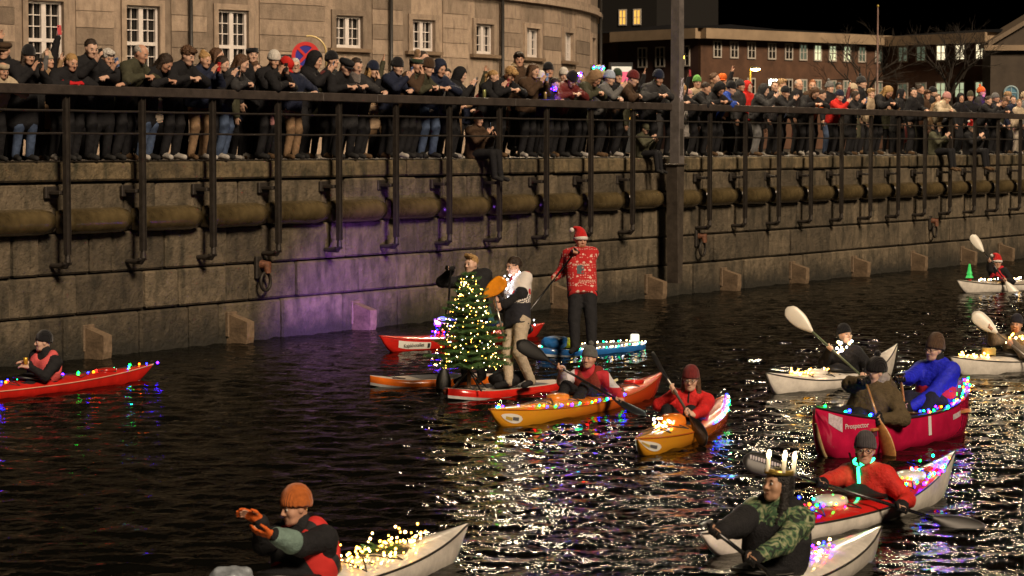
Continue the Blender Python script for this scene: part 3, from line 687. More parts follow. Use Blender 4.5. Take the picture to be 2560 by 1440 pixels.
# flagpole with light specks, bare tree
fp = P(2193, 200, 160); st = empty('flagpole', (fp.x, fp.y, QUAY), label='slim white flagpole rising in front of the far brick building', cat='flagpole')
ztop = P(2193, 18, 160).z - QUAY
mb = MB(); mb.tube([(0, 0, 0), (0, 0, ztop)], [.09, .05], 8); mb.build('pole', M('flagpole_paint', (.30, .20, .17), .5, var=.7, vscale=1.2), st)
mb = MB(); mb.lathe([(.02, -.1), (.1, 0), (.02, .1)], 10, (0, 0, ztop + .08)); mb.build('finial', M('gold_ball', (.6, .45, .1), .4, .6), st, True)
def bare_tree(px, Yd, H, seed, label):
    r = random.Random(seed); p = P(px, 300, Yd); st = empty('bare_tree', (p.x, p.y, QUAY), label=label, cat='tree', group='bare trees in front of the brick building')
    tr = MB(); cr = MB(); tr.tube([(0, 0, -.1), (.05, 0, H * .2), (.0, .05, H * .42)], [.2, .16, .12], 8)
    def br(p, d, l, rad, lev, mb):
        q = p + d * l * .5 + Vector((r.uniform(-.1, .1), r.uniform(-.1, .1), .05)) * l; e = p + d * l + Vector((0, 0, .08 * l)); mb.tube([p, q, e], [rad, rad * .8, rad * .55], 4 if lev > 0 else 6, caps=False)
        if lev < 4:
            for k in range(3):
                dd = (d + Vector((r.gauss(0, .55), r.gauss(0, .55), r.gauss(.1, .4)))).normalized(); br(p + d * l * r.uniform(.45, 1), dd, l * r.uniform(.55, .8), rad * .55, lev + 1, mb)
    for k in range(5):
        an = k * 1.26 + r.random(); br(Vector((0, .03, H * r.uniform(.3, .42))), Vector((math.cos(an) * .6, math.sin(an) * .6, .8)).normalized(), H * .26, .08, 0, cr)
    tr.build('trunk', M('bark', (.03, .024, .018), .9, var=.4), st, True); cr.build('crown', M('bark'), st)
bare_tree(2375, 150, 9.0, 3, 'bare dark tree before the lit windows of the brick wing'); bare_tree(2165, 165, 9.5, 5, 'bare dark tree beside the flagpole')
# ------------------------------------------------------------------ people
UP = Vector((0, 0, 1))
def frame(fwd, up=UP):
    f = Vector(fwd).normalized(); r = f.cross(up)
    if r.length < 1e-4: r = Vector((1, 0, 0))
    r.normalize(); u = r.cross(f); return Matrix((r, f, u)).transposed()       # columns right, forward, up
def head_prims(s, H, Rh, k=1.0, slim=1.0):
    T = lambda x, y, z: np.array(H + Rh @ Vector((x * k * slim, y * k, z * k))); Rn = np.array(Rh)
    e = lambda c, r, kk=.02, sub=False: s.ell(T(*c), np.array(r) * k, Rn, kk * k, sub)
    c = lambda a, b, ra, rb, kk=.015, sub=False: s.cone(T(*a), T(*b), ra * k, rb * k, kk * k, sub)
    e((0, -.012, .035), (.076, .097, .086), .01); e((0, .022, -.03), (.062, .068, .082), .05)
    c((-.03, .055, -.082), (.03, .055, -.082), .022, .022, .04); e((0, .074, -.096), (.022, .018, .018), .03)
    e((.043, .06, -.022), (.022, .022, .022), .03); e((-.043, .06, -.022), (.022, .022, .022), .03)
    c((-.034, .083, .03), (.034, .083, .03), .009, .009, .02)
    for sg in (-1, 1): e((sg * .032, .101, .010), (.015, .013, .009), .012, True)
    c((0, .089, .022), (0, .112, -.022), .008, .0115, .012); c((-.013, .098, -.028), (.013, .098, -.028), .008, .008, .01)
    c((-.02, .086, -.056), (.02, .086, -.056), .0065, .0065, .010); c((-.016, .085, -.067), (.016, .085, -.067), .007, .007, .010)
    for sg in (-1, 1): e((sg * .077, -.004, .0), (.011, .021, .032), .012)
def face_parts(parent, H, Rh, k=1.0, hair=None, mouth=True, base=Vector((0, 0, 0)), lidm=None):
    T = lambda x, y, z: H + Rh @ Vector((x * k, y * k, z * k)) - base
    for sg in (-1, 1):
        o = link('eye', EYE, parent); o.location = T(sg * .032, .0845, .009); o.rotation_euler = Rh.to_euler(); o.scale = (k, k, k)
        if hair:
            o = link('eyebrow', BROW, parent, hair); o.location = T(sg * .033, .0915, .031); o.rotation_euler = (Rh @ Matrix.Rotation(-sg * .12, 3, 'Y')).to_euler(); o.scale = (k, k, k)
    if mouth:
        o = link('mouth', MOUTH, parent); o.location = T(0, .0925, -.0615); o.rotation_euler = Rh.to_euler(); o.scale = (k, k, k)
def _mk_face():
    global EYE, BROW, MOUTH
    EYE = ico(.0125, 2, 'eye'); EYE.materials.append(M('eye_white', (.45, .40, .36), .25)); EYE.materials.append(M('eye_dark', (.015, .010, .008), .15))
    for p in EYE.polygons: p.material_index = 1 if p.center.y > .0088 else 0
    BROW = MB().tube([(-.017, -.002, -.002), (0, .003, .003), (.017, -.003, 0)], [.002, .0038, .002], 6).mesh('eyebrow', True); BROW.materials.append(hairm('brown'))
    MOUTH = MB().tube([(-.021, -.006, .003), (-.010, .0, -.001), (.010, .0, -.001), (.021, -.006, .003)], [.002, .0045, .0045, .002], 6).mesh('mouth', True); MOUTH.materials.append(M('lips', (.22, .06, .05), .5))
_mk_face()
def hand_grip(s, pt, u, w, r=.016, side=1, k=1.0):
    """hand closed round a shaft through pt with direction u; w points from wrist to shaft"""
    u = Vector(u).normalized(); w = Vector(w); w = (w - u * w.dot(u)).normalized(); n = u.cross(w).normalized()
    wrist = pt - w * .095 * k
    s.box(pt - w * .05 * k, (.042 * k, .040 * k, .017 * k), np.array(Matrix((u, w, n)).transposed()), .015 * k, .02)
    s.cone(wrist, pt - w * .06 * k, .026 * k, .030 * k, .02)
    rr = r + .0105 * k
    for i in range(4):
        c = pt + u * (i - 1.5) * .0205 * k; pts = [c + (-w * math.cos(a) + n * math.sin(a)) * (rr + (.006 if a < .6 else 0)) for a in (0.15, 1.0, 1.9, 2.8, 3.7)]
        for a, b in zip(pts[:-1], pts[1:]): s.cone(a, b, .0098 * k, .0092 * k, .003)
    th = [pt - w * .07 * k - u * .032 * k, pt - w * .03 * k - u * .052 * k - n * .012, pt + w * .006 - u * .045 * k - n * (rr), pt + w * .025 - u * .036 * k - n * rr * .6]
    for a, b in zip(th[:-1], th[1:]): s.cone(a, b, .0125 * k, .0105 * k, .006)
    return wrist
def hand_open(s, wrist, d, n, side=1, curl=.35, k=1.0):
    """open, slightly curled hand; d along the fingers, n out of the palm, thumb on side*(d x n)"""
    d = Vector(d).normalized(); n = Vector(n); n = (n - d * n.dot(d)).normalized(); x = d.cross(n).normalized() * side
    s.box(wrist + d * .05 * k, (.040 * k, .046 * k, .014 * k), np.array(Matrix((x, d, n)).transposed()), .013 * k, .02); s.cone(wrist - d * .02, wrist + d * .03 * k, .026 * k, .03 * k, .02)
    for i, ln in enumerate((.070, .080, .076, .060)):
        p = wrist + d * .092 * k + x * (.031 - .0205 * i) * k; a = curl * .5; dd = d
        for q in range(3):
            dd = (d * math.cos(a) + n * math.sin(a)); e = p + dd * ln * k * (.45, .32, .25)[q]; s.cone(p, e, .0095 * k, .0085 * k, .004); p = e; a += curl
    p0 = wrist + d * .03 * k + x * .032 * k; p1 = p0 + (d * .6 + x * .7 + n * .3) * .042 * k; p2 = p1 + (d * .9 + x * .25 + n * .35) * .038 * k
    s.cone(p0, p1, .015 * k, .012 * k, .012); s.cone(p1, p2, .0115 * k, .0095 * k, .006)
def elbow(S, Wp, hint, l1=.285, l2=.262):
    d = Wp - S; D = d.length
    if D > l1 + l2 - .005: f = D / (l1 + l2 - .005); l1 *= f; l2 *= f
    D = max(D, abs(l1 - l2) + .02); dn = d.normalized(); a = (l1 * l1 - l2 * l2 + D * D) / (2 * D); h = math.sqrt(max(l1 * l1 - a * a, 0.0001))
    hn = Vector(hint); hn = hn - dn * hn.dot(dn)
    if hn.length < 1e-4: hn = Vector((0, 0, -1)) - dn * (-dn.z)
    return S + dn * a + hn.normalized() * h

class Fig:
    """joint positions of a posed person, and the meshes grown on them (all relative to base)"""
    def __init__(s, base, H, hf, bf, pelvis, hands, legs, k=1.0, bulk=1.0, arm=1.0, sh=.182, hk=1.0, hup=UP):
        s.base = Vector(base); B = s.base; s.k = k; s.bulk = bulk * 1.10; s.hk = hk
        s.H = Vector(H) - B; s.Rh = frame(hf, hup); s.pel = Vector(pelvis) - B
        s.N = s.H + s.Rh @ Vector((0, -.035, -.15)) * k; s.T = (s.N - s.pel).normalized()
        Rb = frame(bf); s.rt = Rb.col[0].copy(); s.fw = Rb.col[1].copy()
        s.rt = (s.rt - s.T * s.rt.dot(s.T)).normalized(); s.fwd = s.T.cross(s.rt).normalized()
        s.arms = []
        for sg, hd in zip((1, -1), hands):           # right, left
            S = s.N - s.T * .075 * k + s.rt * sg * sh * k
            wr, hint, spec = hd; wr = Vector(wr) - B
            E = elbow(S, wr, hint, .285 * k * arm, .262 * k * arm); s.arms.append((S, E, wr, spec, sg))
        s.legs = [(s.pel + s.rt * sg * .092 * k - s.T * .02, Vector(kn) - B, Vector(an) - B, Vector(toe) - B) for sg, (kn, an, toe) in zip((1, -1), legs)]
    def wrist_for(s): pass
    def body(s, vox=.022, hv=.0075, slim=1.0, name='body', legs=True):
        f = SDF(); k = s.k; head_prims(f, s.H, s.Rh, k * s.hk, slim); bands = [(s.H, .15 * k, hv)]
        f.cone(s.H + s.Rh @ Vector((0, -.028, -.05)) * k, s.N - s.T * .04, .052 * k, .060 * k, .03)
        for sg in (-1, 1): f.cone(s.pel + s.rt * sg * .07 * k, s.N - s.T * .13 * k + s.rt * sg * .075 * k, .095 * k, .095 * k, .05)
        for (S, E, wr, spec, sg) in s.arms:
            f.cone(s.N - s.T * .07 * k, S, .055 * k, .052 * k, .04); f.cone(S, E, .050 * k, .040 * k, .03); f.cone(E, wr, .040 * k, .027 * k, .02)
            if spec is not None:
                if spec[0] == 'grip':
                    w2 = hand_grip(f, Vector(spec[1]) - s.base, spec[2], spec[3] if len(spec) > 3 else (Vector(spec[1]) - s.base - wr), spec[4] if len(spec) > 4 else .016, sg, k); f.cone(wr, w2, .027 * k, .026 * k, .02)
                else: hand_open(f, wr, spec[1], spec[2], spec[3] if len(spec) > 3 else sg, spec[4] if len(spec) > 4 else .35, k)
                bands.append((wr, .12 * k, .0085))
        if legs:
            for (h, kn, an, toe) in s.legs: f.cone(h, kn, .07 * k, .052 * k, .03); f.cone(kn, an, .05 * k, .035 * k, .02); f.cone(an, toe, .035, .03, .02)
        return f.mesh(vox, bands, name=name)
    def jacket(s, vox=.018, low=-.02, cuff=.96, puff=0.0, wr=.0055, collar=.05, arms=(1, 1), bulk=None, skirt=None, wf=52, crad=.078, hem=None):
        f = SDF(); k = s.k; b = s.bulk if bulk is None else bulk
        for sg in (-1, 1):
            f.cone(s.pel + s.T * low + s.rt * sg * .065 * k, s.N - s.T * .16 * k + s.rt * sg * .08 * k, .122 * b * k, .122 * b * k, .07)
            f.cone(s.N - s.T * .16 * k + s.rt * sg * .08 * k, s.N - s.T * .06 * k + s.rt * sg * .085 * k, .115 * b * k, .078 * b * k, .05)
        if skirt is not None:
            for sg in (-1, 1): f.cone(s.pel + s.rt * sg * .07 * k, Vector(skirt) - s.base + s.rt * sg * .09 * k, .13 * b * k, .14 * b * k, .06)
        for a, (S, E, w, spec, sg) in zip(arms, s.arms):
            if not a: continue
            f.cone(s.N - s.T * .055 * k, S, .07 * b * k, .076 * b * k, .05); f.cone(S, E, .075 * b * k, .060 * b * k, .03); f.cone(E, E + (w - E) * cuff, .061 * b * k, .043 * b * k, .03)
        if collar: f.cone(s.N - s.T * .05 * k, s.N + s.T * collar * k + s.fwd * .01, crad * b * k, (crad - .008) * k, .03)
        if hem is not None: f.box(s.pel + s.T * (hem - .3), (.45, .45, .3), np.array(Matrix((s.rt, s.fwd, s.T)).transposed()), .005, .015, True)
        return f.mesh(vox, (), wr + puff, wf, 'jacket')
    def vest(s, vox=.018, b=1.26, low=.06, top=-.10):
        f = SDF(); k = s.k
        for sg in (-1, 1):
            f.cone(s.pel + s.T * (low + .12) + s.rt * sg * .065 * k, s.N + s.T * (top - .06) + s.rt * sg * .075 * k, .122 * b * s.bulk * k, .118 * b * s.bulk * k, .05)
            f.cone(s.N + s.T * (top - .02) + s.rt * sg * .085 * k + s.fwd * .07, s.N - s.T * .012 + s.rt * sg * .095 * k - s.fwd * .02, .078 * s.bulk, .072 * s.bulk, .03)
        for (S, E, w, spec, sg) in s.arms: f.cone(S + s.rt * sg * .02 - s.T * .01, S + s.rt * sg * .25 - s.T * .08, .10 * k, .12 * k, .02, True)
        f.ell(s.N + s.T * .04 + s.fwd * .06, np.array((.075, .10, .13)) * k, np.array(Matrix((s.rt, s.fwd, s.T)).transposed()), .02, True)
        return f.mesh(vox, (), .002, 30, 'life_vest')
    def trousers(s, vox=.02, b=1.0, wr=.006, low=1.0):
        f = SDF(); k = s.k
        for sg, (h, kn, an, toe) in zip((1, -1), s.legs):
            f.cone(s.pel + s.T * .06 + s.rt * sg * .05, h, .125 * b * k, .115 * b * k, .05); f.cone(h, kn, .105 * b * k, .078 * b * k, .04); f.cone(kn, kn + (an - kn) * low, .077 * b * k, .060 * b * k, .03)
        return f.mesh(vox, (), wr, 40, 'trousers')
    def shoes(s):
        out = []
        for (h, kn, an, toe) in s.legs:
            f = SDF(); d = (toe - an); f.cone(an - Vector((0, 0, .0)), an + (kn - an).normalized() * .09, .05, .052, .02); f.cone(an - d * .22 + UP * -.012, toe, .043, .040, .03); out.append(f.mesh(.016, (), name='shoe'))
        return out

# ---- headwear and hair in head space (x right, y forward, z up, metres)
def _tilt(mb, ang, piv=(0, 0, .03)):
    m = Matrix.Rotation(ang, 3, 'X'); p = Vector(piv); mb.v = [tuple(m @ (Vector(v) - p) + p) for v in mb.v]; return mb
HM = {}
def headwear(kind):
    if kind in HM: return HM[kind]
    mb = MB(); n = 28; S = dict(sx=.90, sy=1.12); R_ = None
    if kind in ('beanie', 'pom', 'pattern', 'tallbeanie', 'band'):
        top = .147 if kind != 'tallbeanie' else .178
        if kind == 'band': prof = [(.094, .0), (.100, .0), (.102, .035), (.100, .07), (.093, .072)]
        else: prof = [(.088, -.006), (.1015, -.012), (.1055, .004), (.1055, .030), (.101, .044), (.0985, .064), (.091, .40 * (top - .02) + .036), (.077, .70 * (top - .02) + .018), (.056, top - .016), (.030, top - .004), (.004, top)]
        mb.lathe(prof, n, (0, -.014, .026), **S)
        if kind == 'pom': s2 = MB().lathe([(.004, -.035), (.022, -.028), (.034, -.01), (.034, .012), (.02, .03), (.004, .036)], 12, (0, -.02, .195)); mb.add(s2.v, s2.f)
        _tilt(mb, .20)
    elif kind == 'santa':
        mb.lathe([(.088, -.012), (.112, -.014), (.120, .0), (.120, .028), (.110, .042), (.09, .042)], n, (0, -.012, .02), m=1, **S)
        rows = []
        for i in range(9):
            u = i / 8; c = Vector((.10 * max(0, u - .45) ** 1.3 * 2.2, -.012 - .03 * u, .055 + .19 * math.sin(min(u * 1.25, 1.35)) - .12 * max(0, u - .7) ** 1.2)); r = .102 * (1 - u) ** .75 + .014; rows.append([(c.x + r * .9 * math.cos(t), c.y + r * 1.1 * math.sin(t), c.z - .02 * math.cos(t) * u) for t in np.linspace(0, 6.2832, n + 1)[:-1]])
        mb.grid(rows, wrap=True)
        pc = rows[-1][0]; s2 = MB().lathe([(.004, -.036), (.024, -.028), (.036, -.008), (.034, .014), (.02, .032), (.004, .037)], 14, (pc[0] + .012, pc[1], pc[2] - .02)); mb.add(s2.v, s2.f, 1); _tilt(mb, .14)
    elif kind in ('cap', 'flatcap'):
        mb.lathe([(.092, .0), (.100, .0), (.101, .03), (.096, .07), (.08, .098), (.05, .116), (.004, .122)] if kind == 'cap' else [(.09, .005), (.102, .005), (.118, .03), (.120, .05), (.105, .075), (.06, .09), (.004, .092)], n, (0, -.01, .035), **S)
        rows = []
        for i in range(5):
            u = i / 4; rows.append([(.088 * math.sin(t) * (1 - .12 * u), .085 * math.cos(t) * 1.05 + .065 * u * max(.1, math.cos(t)), .045 - .012 * u - .02 * abs(math.sin(t)) ** 2) for t in np.linspace(-1.15, 1.15, 13)])
        r2 = [[(x, y, z - .008) for x, y, z in r] for r in rows]; mb.grid(rows); mb.grid([r[::-1] for r in r2]); mb.grid([rows[-1], r2[-1]])
    elif kind in ('hood', 'furhood'):
        f = SDF(); f.ell((0, -.025, .02), (.112, .128, .140), k=.01); f.cone((0, -.05, -.1), (0, -.055, -.17), .10, .135, .06)
        f.ell((0, .115, -.012), (.074, .115, .108), k=.012, sub=True); f.ell((0, .005, -.005), (.086, .10, .115), k=.01, sub=True); me = f.mesh(.011, (), .0025, 40, kind); HM[kind] = me; me.materials.append(cloth((.02, .02, .02)))
        if kind == 'furhood': pass
        return me
    elif kind == 'balaclava':
        f = SDF(); f.ell((0, -.012, .03), (.089, .108, .103), k=.01); f.ell((0, .02, -.045), (.076, .078, .09), k=.04); f.cone((0, -.02, -.08), (0, -.03, -.17), .075, .10, .04); f.ell((0, .13, -.005), (.046, .075, .05), k=.01, sub=True); me = f.mesh(.010, (), .0015, 40, kind)
        HM[kind] = me; me.materials.append(knit((.4, .25, .18))); return me
    else:
        f = SDF(); amp, fr = .004, 70
        if kind == 'short':
            amp, fr = .006, 62; f.ell((0, -.022, .048), (.084, .100, .088), k=.01); f.ell((0, .112, -.028), (.085, .075, .092), k=.012, sub=True); f.ell((0, .0, -.12), (.12, .14, .10), k=.02, sub=True)
        elif kind == 'quiff':
            f.ell((0, -.02, .048), (.083, .100, .088), k=.01); f.cone((-.04, .06, .12), (.045, .05, .125), .036, .03, .03); f.ell((0, .118, -.03), (.085, .075, .088), k=.012, sub=True); f.ell((0, .0, -.115), (.12, .14, .10), k=.02, sub=True); amp, fr = .006, 60
        elif kind == 'curly':
            f.ell((0, -.02, .055), (.094, .108, .092), k=.01); f.ell((0, .07, .10), (.065, .045, .035), k=.03); f.ell((0, .12, -.04), (.085, .075, .09), k=.012, sub=True); f.ell((0, .0, -.13), (.12, .14, .10), k=.02, sub=True); amp, fr = .010, 85
        elif kind in ('long', 'lowlong'):
            if kind == 'long': f.ell((0, -.022, .042), (.088, .106, .092), k=.01)
            f.cone((0, -.075, .01), (.0, -.10, -.27), .066, .05, .03)
            for sg in (-1, 1): f.cone((sg * .068, -.02, .02), (sg * .082, .0, -.16), .034, .035, .03); f.cone((sg * .082, .0, -.16), (sg * .075, .045, -.27), .035, .022, .03)
            f.ell((0, .105, -.02), (.064, .085, .10), k=.012, sub=True); amp, fr = .005, 60
        elif kind in ('tied', 'ponytail', 'bun'):
            f.ell((0, -.02, .042), (.084, .103, .087), k=.01); f.ell((0, .115, -.028), (.083, .075, .092), k=.012, sub=True); f.ell((0, .02, -.125), (.11, .12, .10), k=.02, sub=True)
            if kind == 'bun': f.ell((0, -.075, .11), (.042, .042, .038), k=.02)
            else: f.cone((0, -.10, .05), (.0, -.15, -.03), .03, .034, .02); f.cone((0, -.15, -.03), (0, -.14, -.15), .034, .014, .02)
        elif kind == 'balding':
            f.ell((0, -.02, .035), (.083, .101, .082), k=.01); f.ell((0, .06, .11), (.075, .12, .07), k=.02, sub=True); f.ell((0, .115, -.03), (.09, .09, .11), k=.012, sub=True); f.ell((0, .0, -.125), (.12, .14, .10), k=.02, sub=True)
        elif kind == 'beard':
            f.ell((0, .028, -.045), (.064, .068, .075), k=.02); f.ell((0, .075, -.085), (.035, .03, .03), k=.02); f.ell((0, .05, .03), (.09, .10, .066), k=.01, sub=True); f.ell((0, .108, -.052), (.024, .022, .012), k=.008, sub=True); amp, fr = .002, 90
        me = f.mesh(.009, (), amp, fr, kind); HM[kind] = me; me.materials.append(hairm('brown')); return me
    me = mb.mesh(kind, True); HM[kind] = me
    me.materials.append(knit((.05, .05, .05)))
    if kind == 'santa': me.materials.append(M('white_fur', (.75, .72, .68), .95, var=.15, vscale=60, bump=1, bscale=90))
    return me
HAIRK = ('short', 'quiff', 'curly', 'long', 'lowlong', 'tied', 'ponytail', 'bun', 'balding', 'beard')
def put_head(parent, kind, mat, H, Rh, k=1.0, name=None):
    me = headwear(kind); nm = name or ('hair' if kind in HAIRK else dict(beanie='beanie', pom='beanie', pattern='beanie', tallbeanie='beanie', band='headband', santa='santa_hat', cap='cap', flatcap='flat_cap', hood='hood', furhood='hood', balaclava='balaclava')[kind])
    if kind == 'beard': nm = 'beard'
    ms = [mat, M('white_fur', (.75, .72, .68), .95, var=.15, vscale=60, bump=1, bscale=90)] if kind == 'santa' else [mat]
    o = link(nm, me, parent, ms); o.location = H; o.rotation_euler = Rh.to_euler(); o.scale = (k, k, k); return o
GLS = None
def glasses(parent, H, Rh, k=1.0):
    global GLS
    if GLS is None:
        mb = MB()
        for sg in (-1, 1):
            mb.tube([(sg * .033 + .026 * math.cos(t), .108, .008 + .019 * math.sin(t)) for t in np.linspace(0, 6.283, 17)[:-1]], .0028, 5, closed=True); mb.tube([(sg * .058, .105, .012), (sg * .078, .06, .014), (sg * .08, -.005, .012)], .0025, 5)
        mb.tube([(-.008, .111, .012), (.008, .111, .012)], .0025, 5); GLS = mb.mesh('glasses', True); GLS.materials.append(M('black_frame', (.012, .01, .01), .3))
    o = link('glasses', GLS, parent); o.location = H; o.rotation_euler = Rh.to_euler(); o.scale = (k, k, k)
def add_parts(st, fig, skin, face_hair='brown', mouth=True, slim=1.0, vox=.022, hv=.0075):
    o = link('body', fig.body(vox, hv, slim), st, skinm(skin)); face_parts(st, fig.H, fig.Rh, fig.k * fig.hk, hairm(face_hair), mouth); return o
def phone(pos, Rm, col, label, lit=False, glow=(.6, .75, 1)):
    st = empty('phone', pos, label=label, cat='phone', group='phones held by onlookers'); st.rotation_euler = Rm.to_euler()
    mb = MB(); mb.box((0, 0, 0), (.037, .0045, .074), None, 0, .003); mb.build('case', M('phone_%02x%02x%02x' % tuple(int(c * 255) for c in col), col, .35), st)
    mb = MB(); mb.box((0, -.0052, 0), (.033, .0006, .069)); mb.build('screen', M('phone_screen_lit', (.1, .1, .1), .2, emit=glow, estr=1.2) if lit else M('phone_screen', (.01, .01, .012), .1), st)
    mb = MB(); mb.box((.018, .0055, .052), (.011, .0015, .011), None, 0, .001); mb.build('camera_bump', M('black_frame', (.012, .01, .01), .3), st)
    return st
# ------------------------------------------------------------------ boats
def yaw_of(a, b): return math.atan2(b.y - a.y, b.x - a.x)
def grad_mat(name, stops, rough=.22):
    m = M(name, stops[0][1], rough, coat=.4); nt = m.node_tree; b = nt.nodes['Principled BSDF']; tc = nt.nodes.new('ShaderNodeTexCoord'); sx = nt.nodes.new('ShaderNodeSeparateXYZ'); nz = nt.nodes.new('ShaderNodeTexNoise'); nz.inputs['Scale'].default_value = 3
    ad = nt.nodes.new('ShaderNodeMath'); ad.operation = 'MULTIPLY_ADD'; ad.inputs[1].default_value = .12; rp = nt.nodes.new('ShaderNodeValToRGB'); rp.color_ramp.elements.new(.5)
    for e, (p, c) in zip(rp.color_ramp.elements, stops): e.position = p; e.color = (*c, 1)
    nt.links.new(tc.outputs['Generated'], sx.inputs[0]); nt.links.new(tc.outputs['Generated'], nz.inputs['Vector']); nt.links.new(nz.outputs['Fac'], ad.inputs[0]); nt.links.new(sx.outputs['X'], ad.inputs[2]); nt.links.new(ad.outputs[0], rp.inputs[0]); nt.links.new(rp.outputs[0], b.inputs['Base Color']); return m
class Kayak:
    """x runs from stern to bow, water at z = 0"""
    def __init__(s, label, bow, stern, hull, deck, seam, beam=.54, cock=0.0, rise=(.12, .10), sheer=.11, crown=.075, group=None, mouth=None, ext=1.1, skirt=True):
        s.L = (bow - stern).length * ext; s.yaw = yaw_of(stern, bow); s.o = (bow + stern) / 2; s.o.z = 0; s.beam = beam; s.rise = rise; s.sheer = sheer; s.crown = crown; s.cock = cock
        s.st = empty('kayak', s.o, s.yaw, label=label, cat='kayak', group=group); s.M = Matrix.Translation(s.o) @ Matrix.Rotation(s.yaw, 4, 'Z')
        rows = []; mis = []; N = 44
        for i in range(N + 1):
            u = -1 + 2 * i / N; rows.append(s.section(u))
        n = len(rows[0]); mb = MB()
        for nm, k0, k1, mt in (('hull', 0, 4, hull), ('seam', 4, 5, seam), ('deck', 5, 9, deck), ('seam', 9, 10, seam), ('hull', 10, 14, hull)): pass
        hb = MB(); hb.grid([[r[k] for k in range(4, -1, -1)] + [r[k] for k in range(13, 9, -1)] for r in rows]); hb.build('hull', hull, s.st, True)
        db = MB(); db.grid([[r[k] for k in range(10, 3, -1)] for r in rows]); db.build('deck', deck, s.st, True)
        for side in (4, 10):
            sb = MB(); sb.tube([r[side] for r in rows], .009, 6); sb.build('seam', seam, s.st, True)
        # cockpit
        cl, cw = .40, .205; cz = s.deckz(cock) + .012; ring = [(cock + cl * math.cos(t), cw * math.sin(t), cz + .02 * math.cos(t) + .01 - .06 * math.sin(t) ** 2 * .4) for t in np.linspace(0, 6.2832, 29)[:-1]]
        cb = MB(); cb.tube(ring, .018, 8, closed=True); cb.build('coaming', M('black_plastic', (.015, .015, .015), .35), s.st, True)
        kb = MB(); kb.grid([[(cock + (x - cock) * f - .08 * (1 - f), y * f, z + .015 + .10 * (1 - f) ** 1.2) for x, y, z in ring] for f in (1.0, .8, .6, .45)], wrap=True)
        if skirt: kb.build('spray_skirt', cloth((.012, .012, .014)), s.st, True)
        else:
            kb = MB(); kb.add(ring, [tuple(range(len(ring)))]); kb.build('cockpit', M('cockpit_dark', (.01, .01, .01), .8), s.st)
    def sheerz(s, u): e = s.rise[1] if u > 0 else s.rise[0]; return s.sheer + e * abs(u) ** 2.3
    def half(s, u): u = max(-1.0, min(1.0, u)); return max(.010, s.beam / 2 * (1 - abs(u) ** 2.1) ** .95)
    def cr(s, u): return s.crown * (1 - abs(u) ** 2.2) + .008
    def section(s, u):
        u = max(-1.0, min(1.0, u))
        x = u * s.L / 2; b = s.half(u); zs = s.sheerz(u); zk = -.11 + (zs + .10) * max(0, (abs(u) - .72) / .28) ** 2.2; c = s.cr(u); h = zs - zk
        half = [(0, zk), (.5, zk + .10 * h), (.84, zk + .32 * h), (.98, zk + .68 * h), (1.0, zs), (.86, zs + c * .36), (.5, zs + c * .8), (0, zs + c)]
        pts = [(x, b * y, z) for y, z in half]; pts += [(x, -b * y, z) for y, z in half[1:-1]][::-1]; return pts
    def deckz(s, x, y=0.0):
        u = max(-.99, min(.99, 2 * x / s.L)); b = s.half(u); v = min(1, abs(y) / b); return s.sheerz(u) + s.cr(u) * (1 - v ** 1.8)
    def pt(s, x, y=0.0, dz=0.0): return s.M @ Vector((x, y, s.deckz(x, y) + dz))
    def edge(s, u, side, dz=0.0): return s.M @ Vector((u * s.L / 2, side * s.half(u), s.sheerz(u) + dz))
    def lines(s, spans, mat=None):
        for (x0, x1) in spans:
            mb = MB(); b0, b1 = s.half(2 * x0 / s.L) * .8, s.half(2 * x1 / s.L) * .8
            for (xa, ya, xb, yb) in ((x0, b0, x1, -b1), (x0, -b0, x1, b1), (x1, -b1, x1, b1), (x0, -b0, x0, b0)):
                mb.tube([(xa + (xb - xa) * t, ya + (yb - ya) * t, s.deckz(xa + (xb - xa) * t, ya + (yb - ya) * t) + .012) for t in np.linspace(0, 1, 7)], .006, 5)
            mb.build('deck_line', mat or M('black_cord', (.02, .02, .02), .7), s.st, True)
    def hatch(s, x, r, mat, dz=.0, name='hatch', dome=.03):
        mb = MB(); mb.lathe([(r, -.02), (r, .012), (r * .93, dome * .7), (r * .6, dome), (.005, dome * 1.1)], 20, (x, 0, s.deckz(x) + dz), sx=1.25, sy=.95); return mb.build(name, mat, s.st, True)
    def side_panel(s, x0, x1, f0, f1, side, name, mat, off=.004, n=8, ov=False):
        """a flat sticker lying on the hull side; f = fraction of the height between keel and sheer"""
        rows = []
        for i in range(n + 1):
            t = i / n; x = x0 + (x1 - x0) * t; u = 2 * x / s.L; b = s.half(u); sec = s.section(u); zk, zs = sec[0][2], sec[4][2]; a, c = f0, f1
            if ov: m = (f0 + f1) / 2; hh = (f1 - f0) / 2 * math.sqrt(max(0, 1 - (2 * t - 1) ** 2)) + .001; a, c = m - hh, m + hh
            row = []
            for f in (a, (a + c) / 2, c):
                z = zk + (zs - zk) * f; y = np.interp(f, [0, .10, .32, .68, 1], [0, .5, .84, .98, 1]) * b; row.append((x, side * (y + off), z))
            rows.append(row)
        mb = MB(); mb.grid(rows if side < 0 else [r[::-1] for r in rows]); return mb.build(name, mat, s.st, True)
    def side_text(s, txt, x, f, side, size, mat, name='lettering', parent=None):
        me = text_mesh(txt, size, .001); u = 2 * x / s.L; sec = s.section(u); zk, zs = sec[0][2], sec[4][2]; z = zk + (zs - zk) * f
        y = np.interp(f, [0, .10, .32, .68, 1], [0, .5, .84, .98, 1]) * s.half(u); y2 = np.interp(f, [0, .10, .32, .68, 1], [0, .5, .84, .98, 1]) * s.half(2 * (x + .1) / s.L); sl = math.atan2(y2 - y, .1)
        o = link(name, me, parent or s.st, mat); o.location = (x, side * (y + .009), z); o.rotation_euler = (R(90), 0, (0 if side < 0 else math.pi) + side * sl); return o
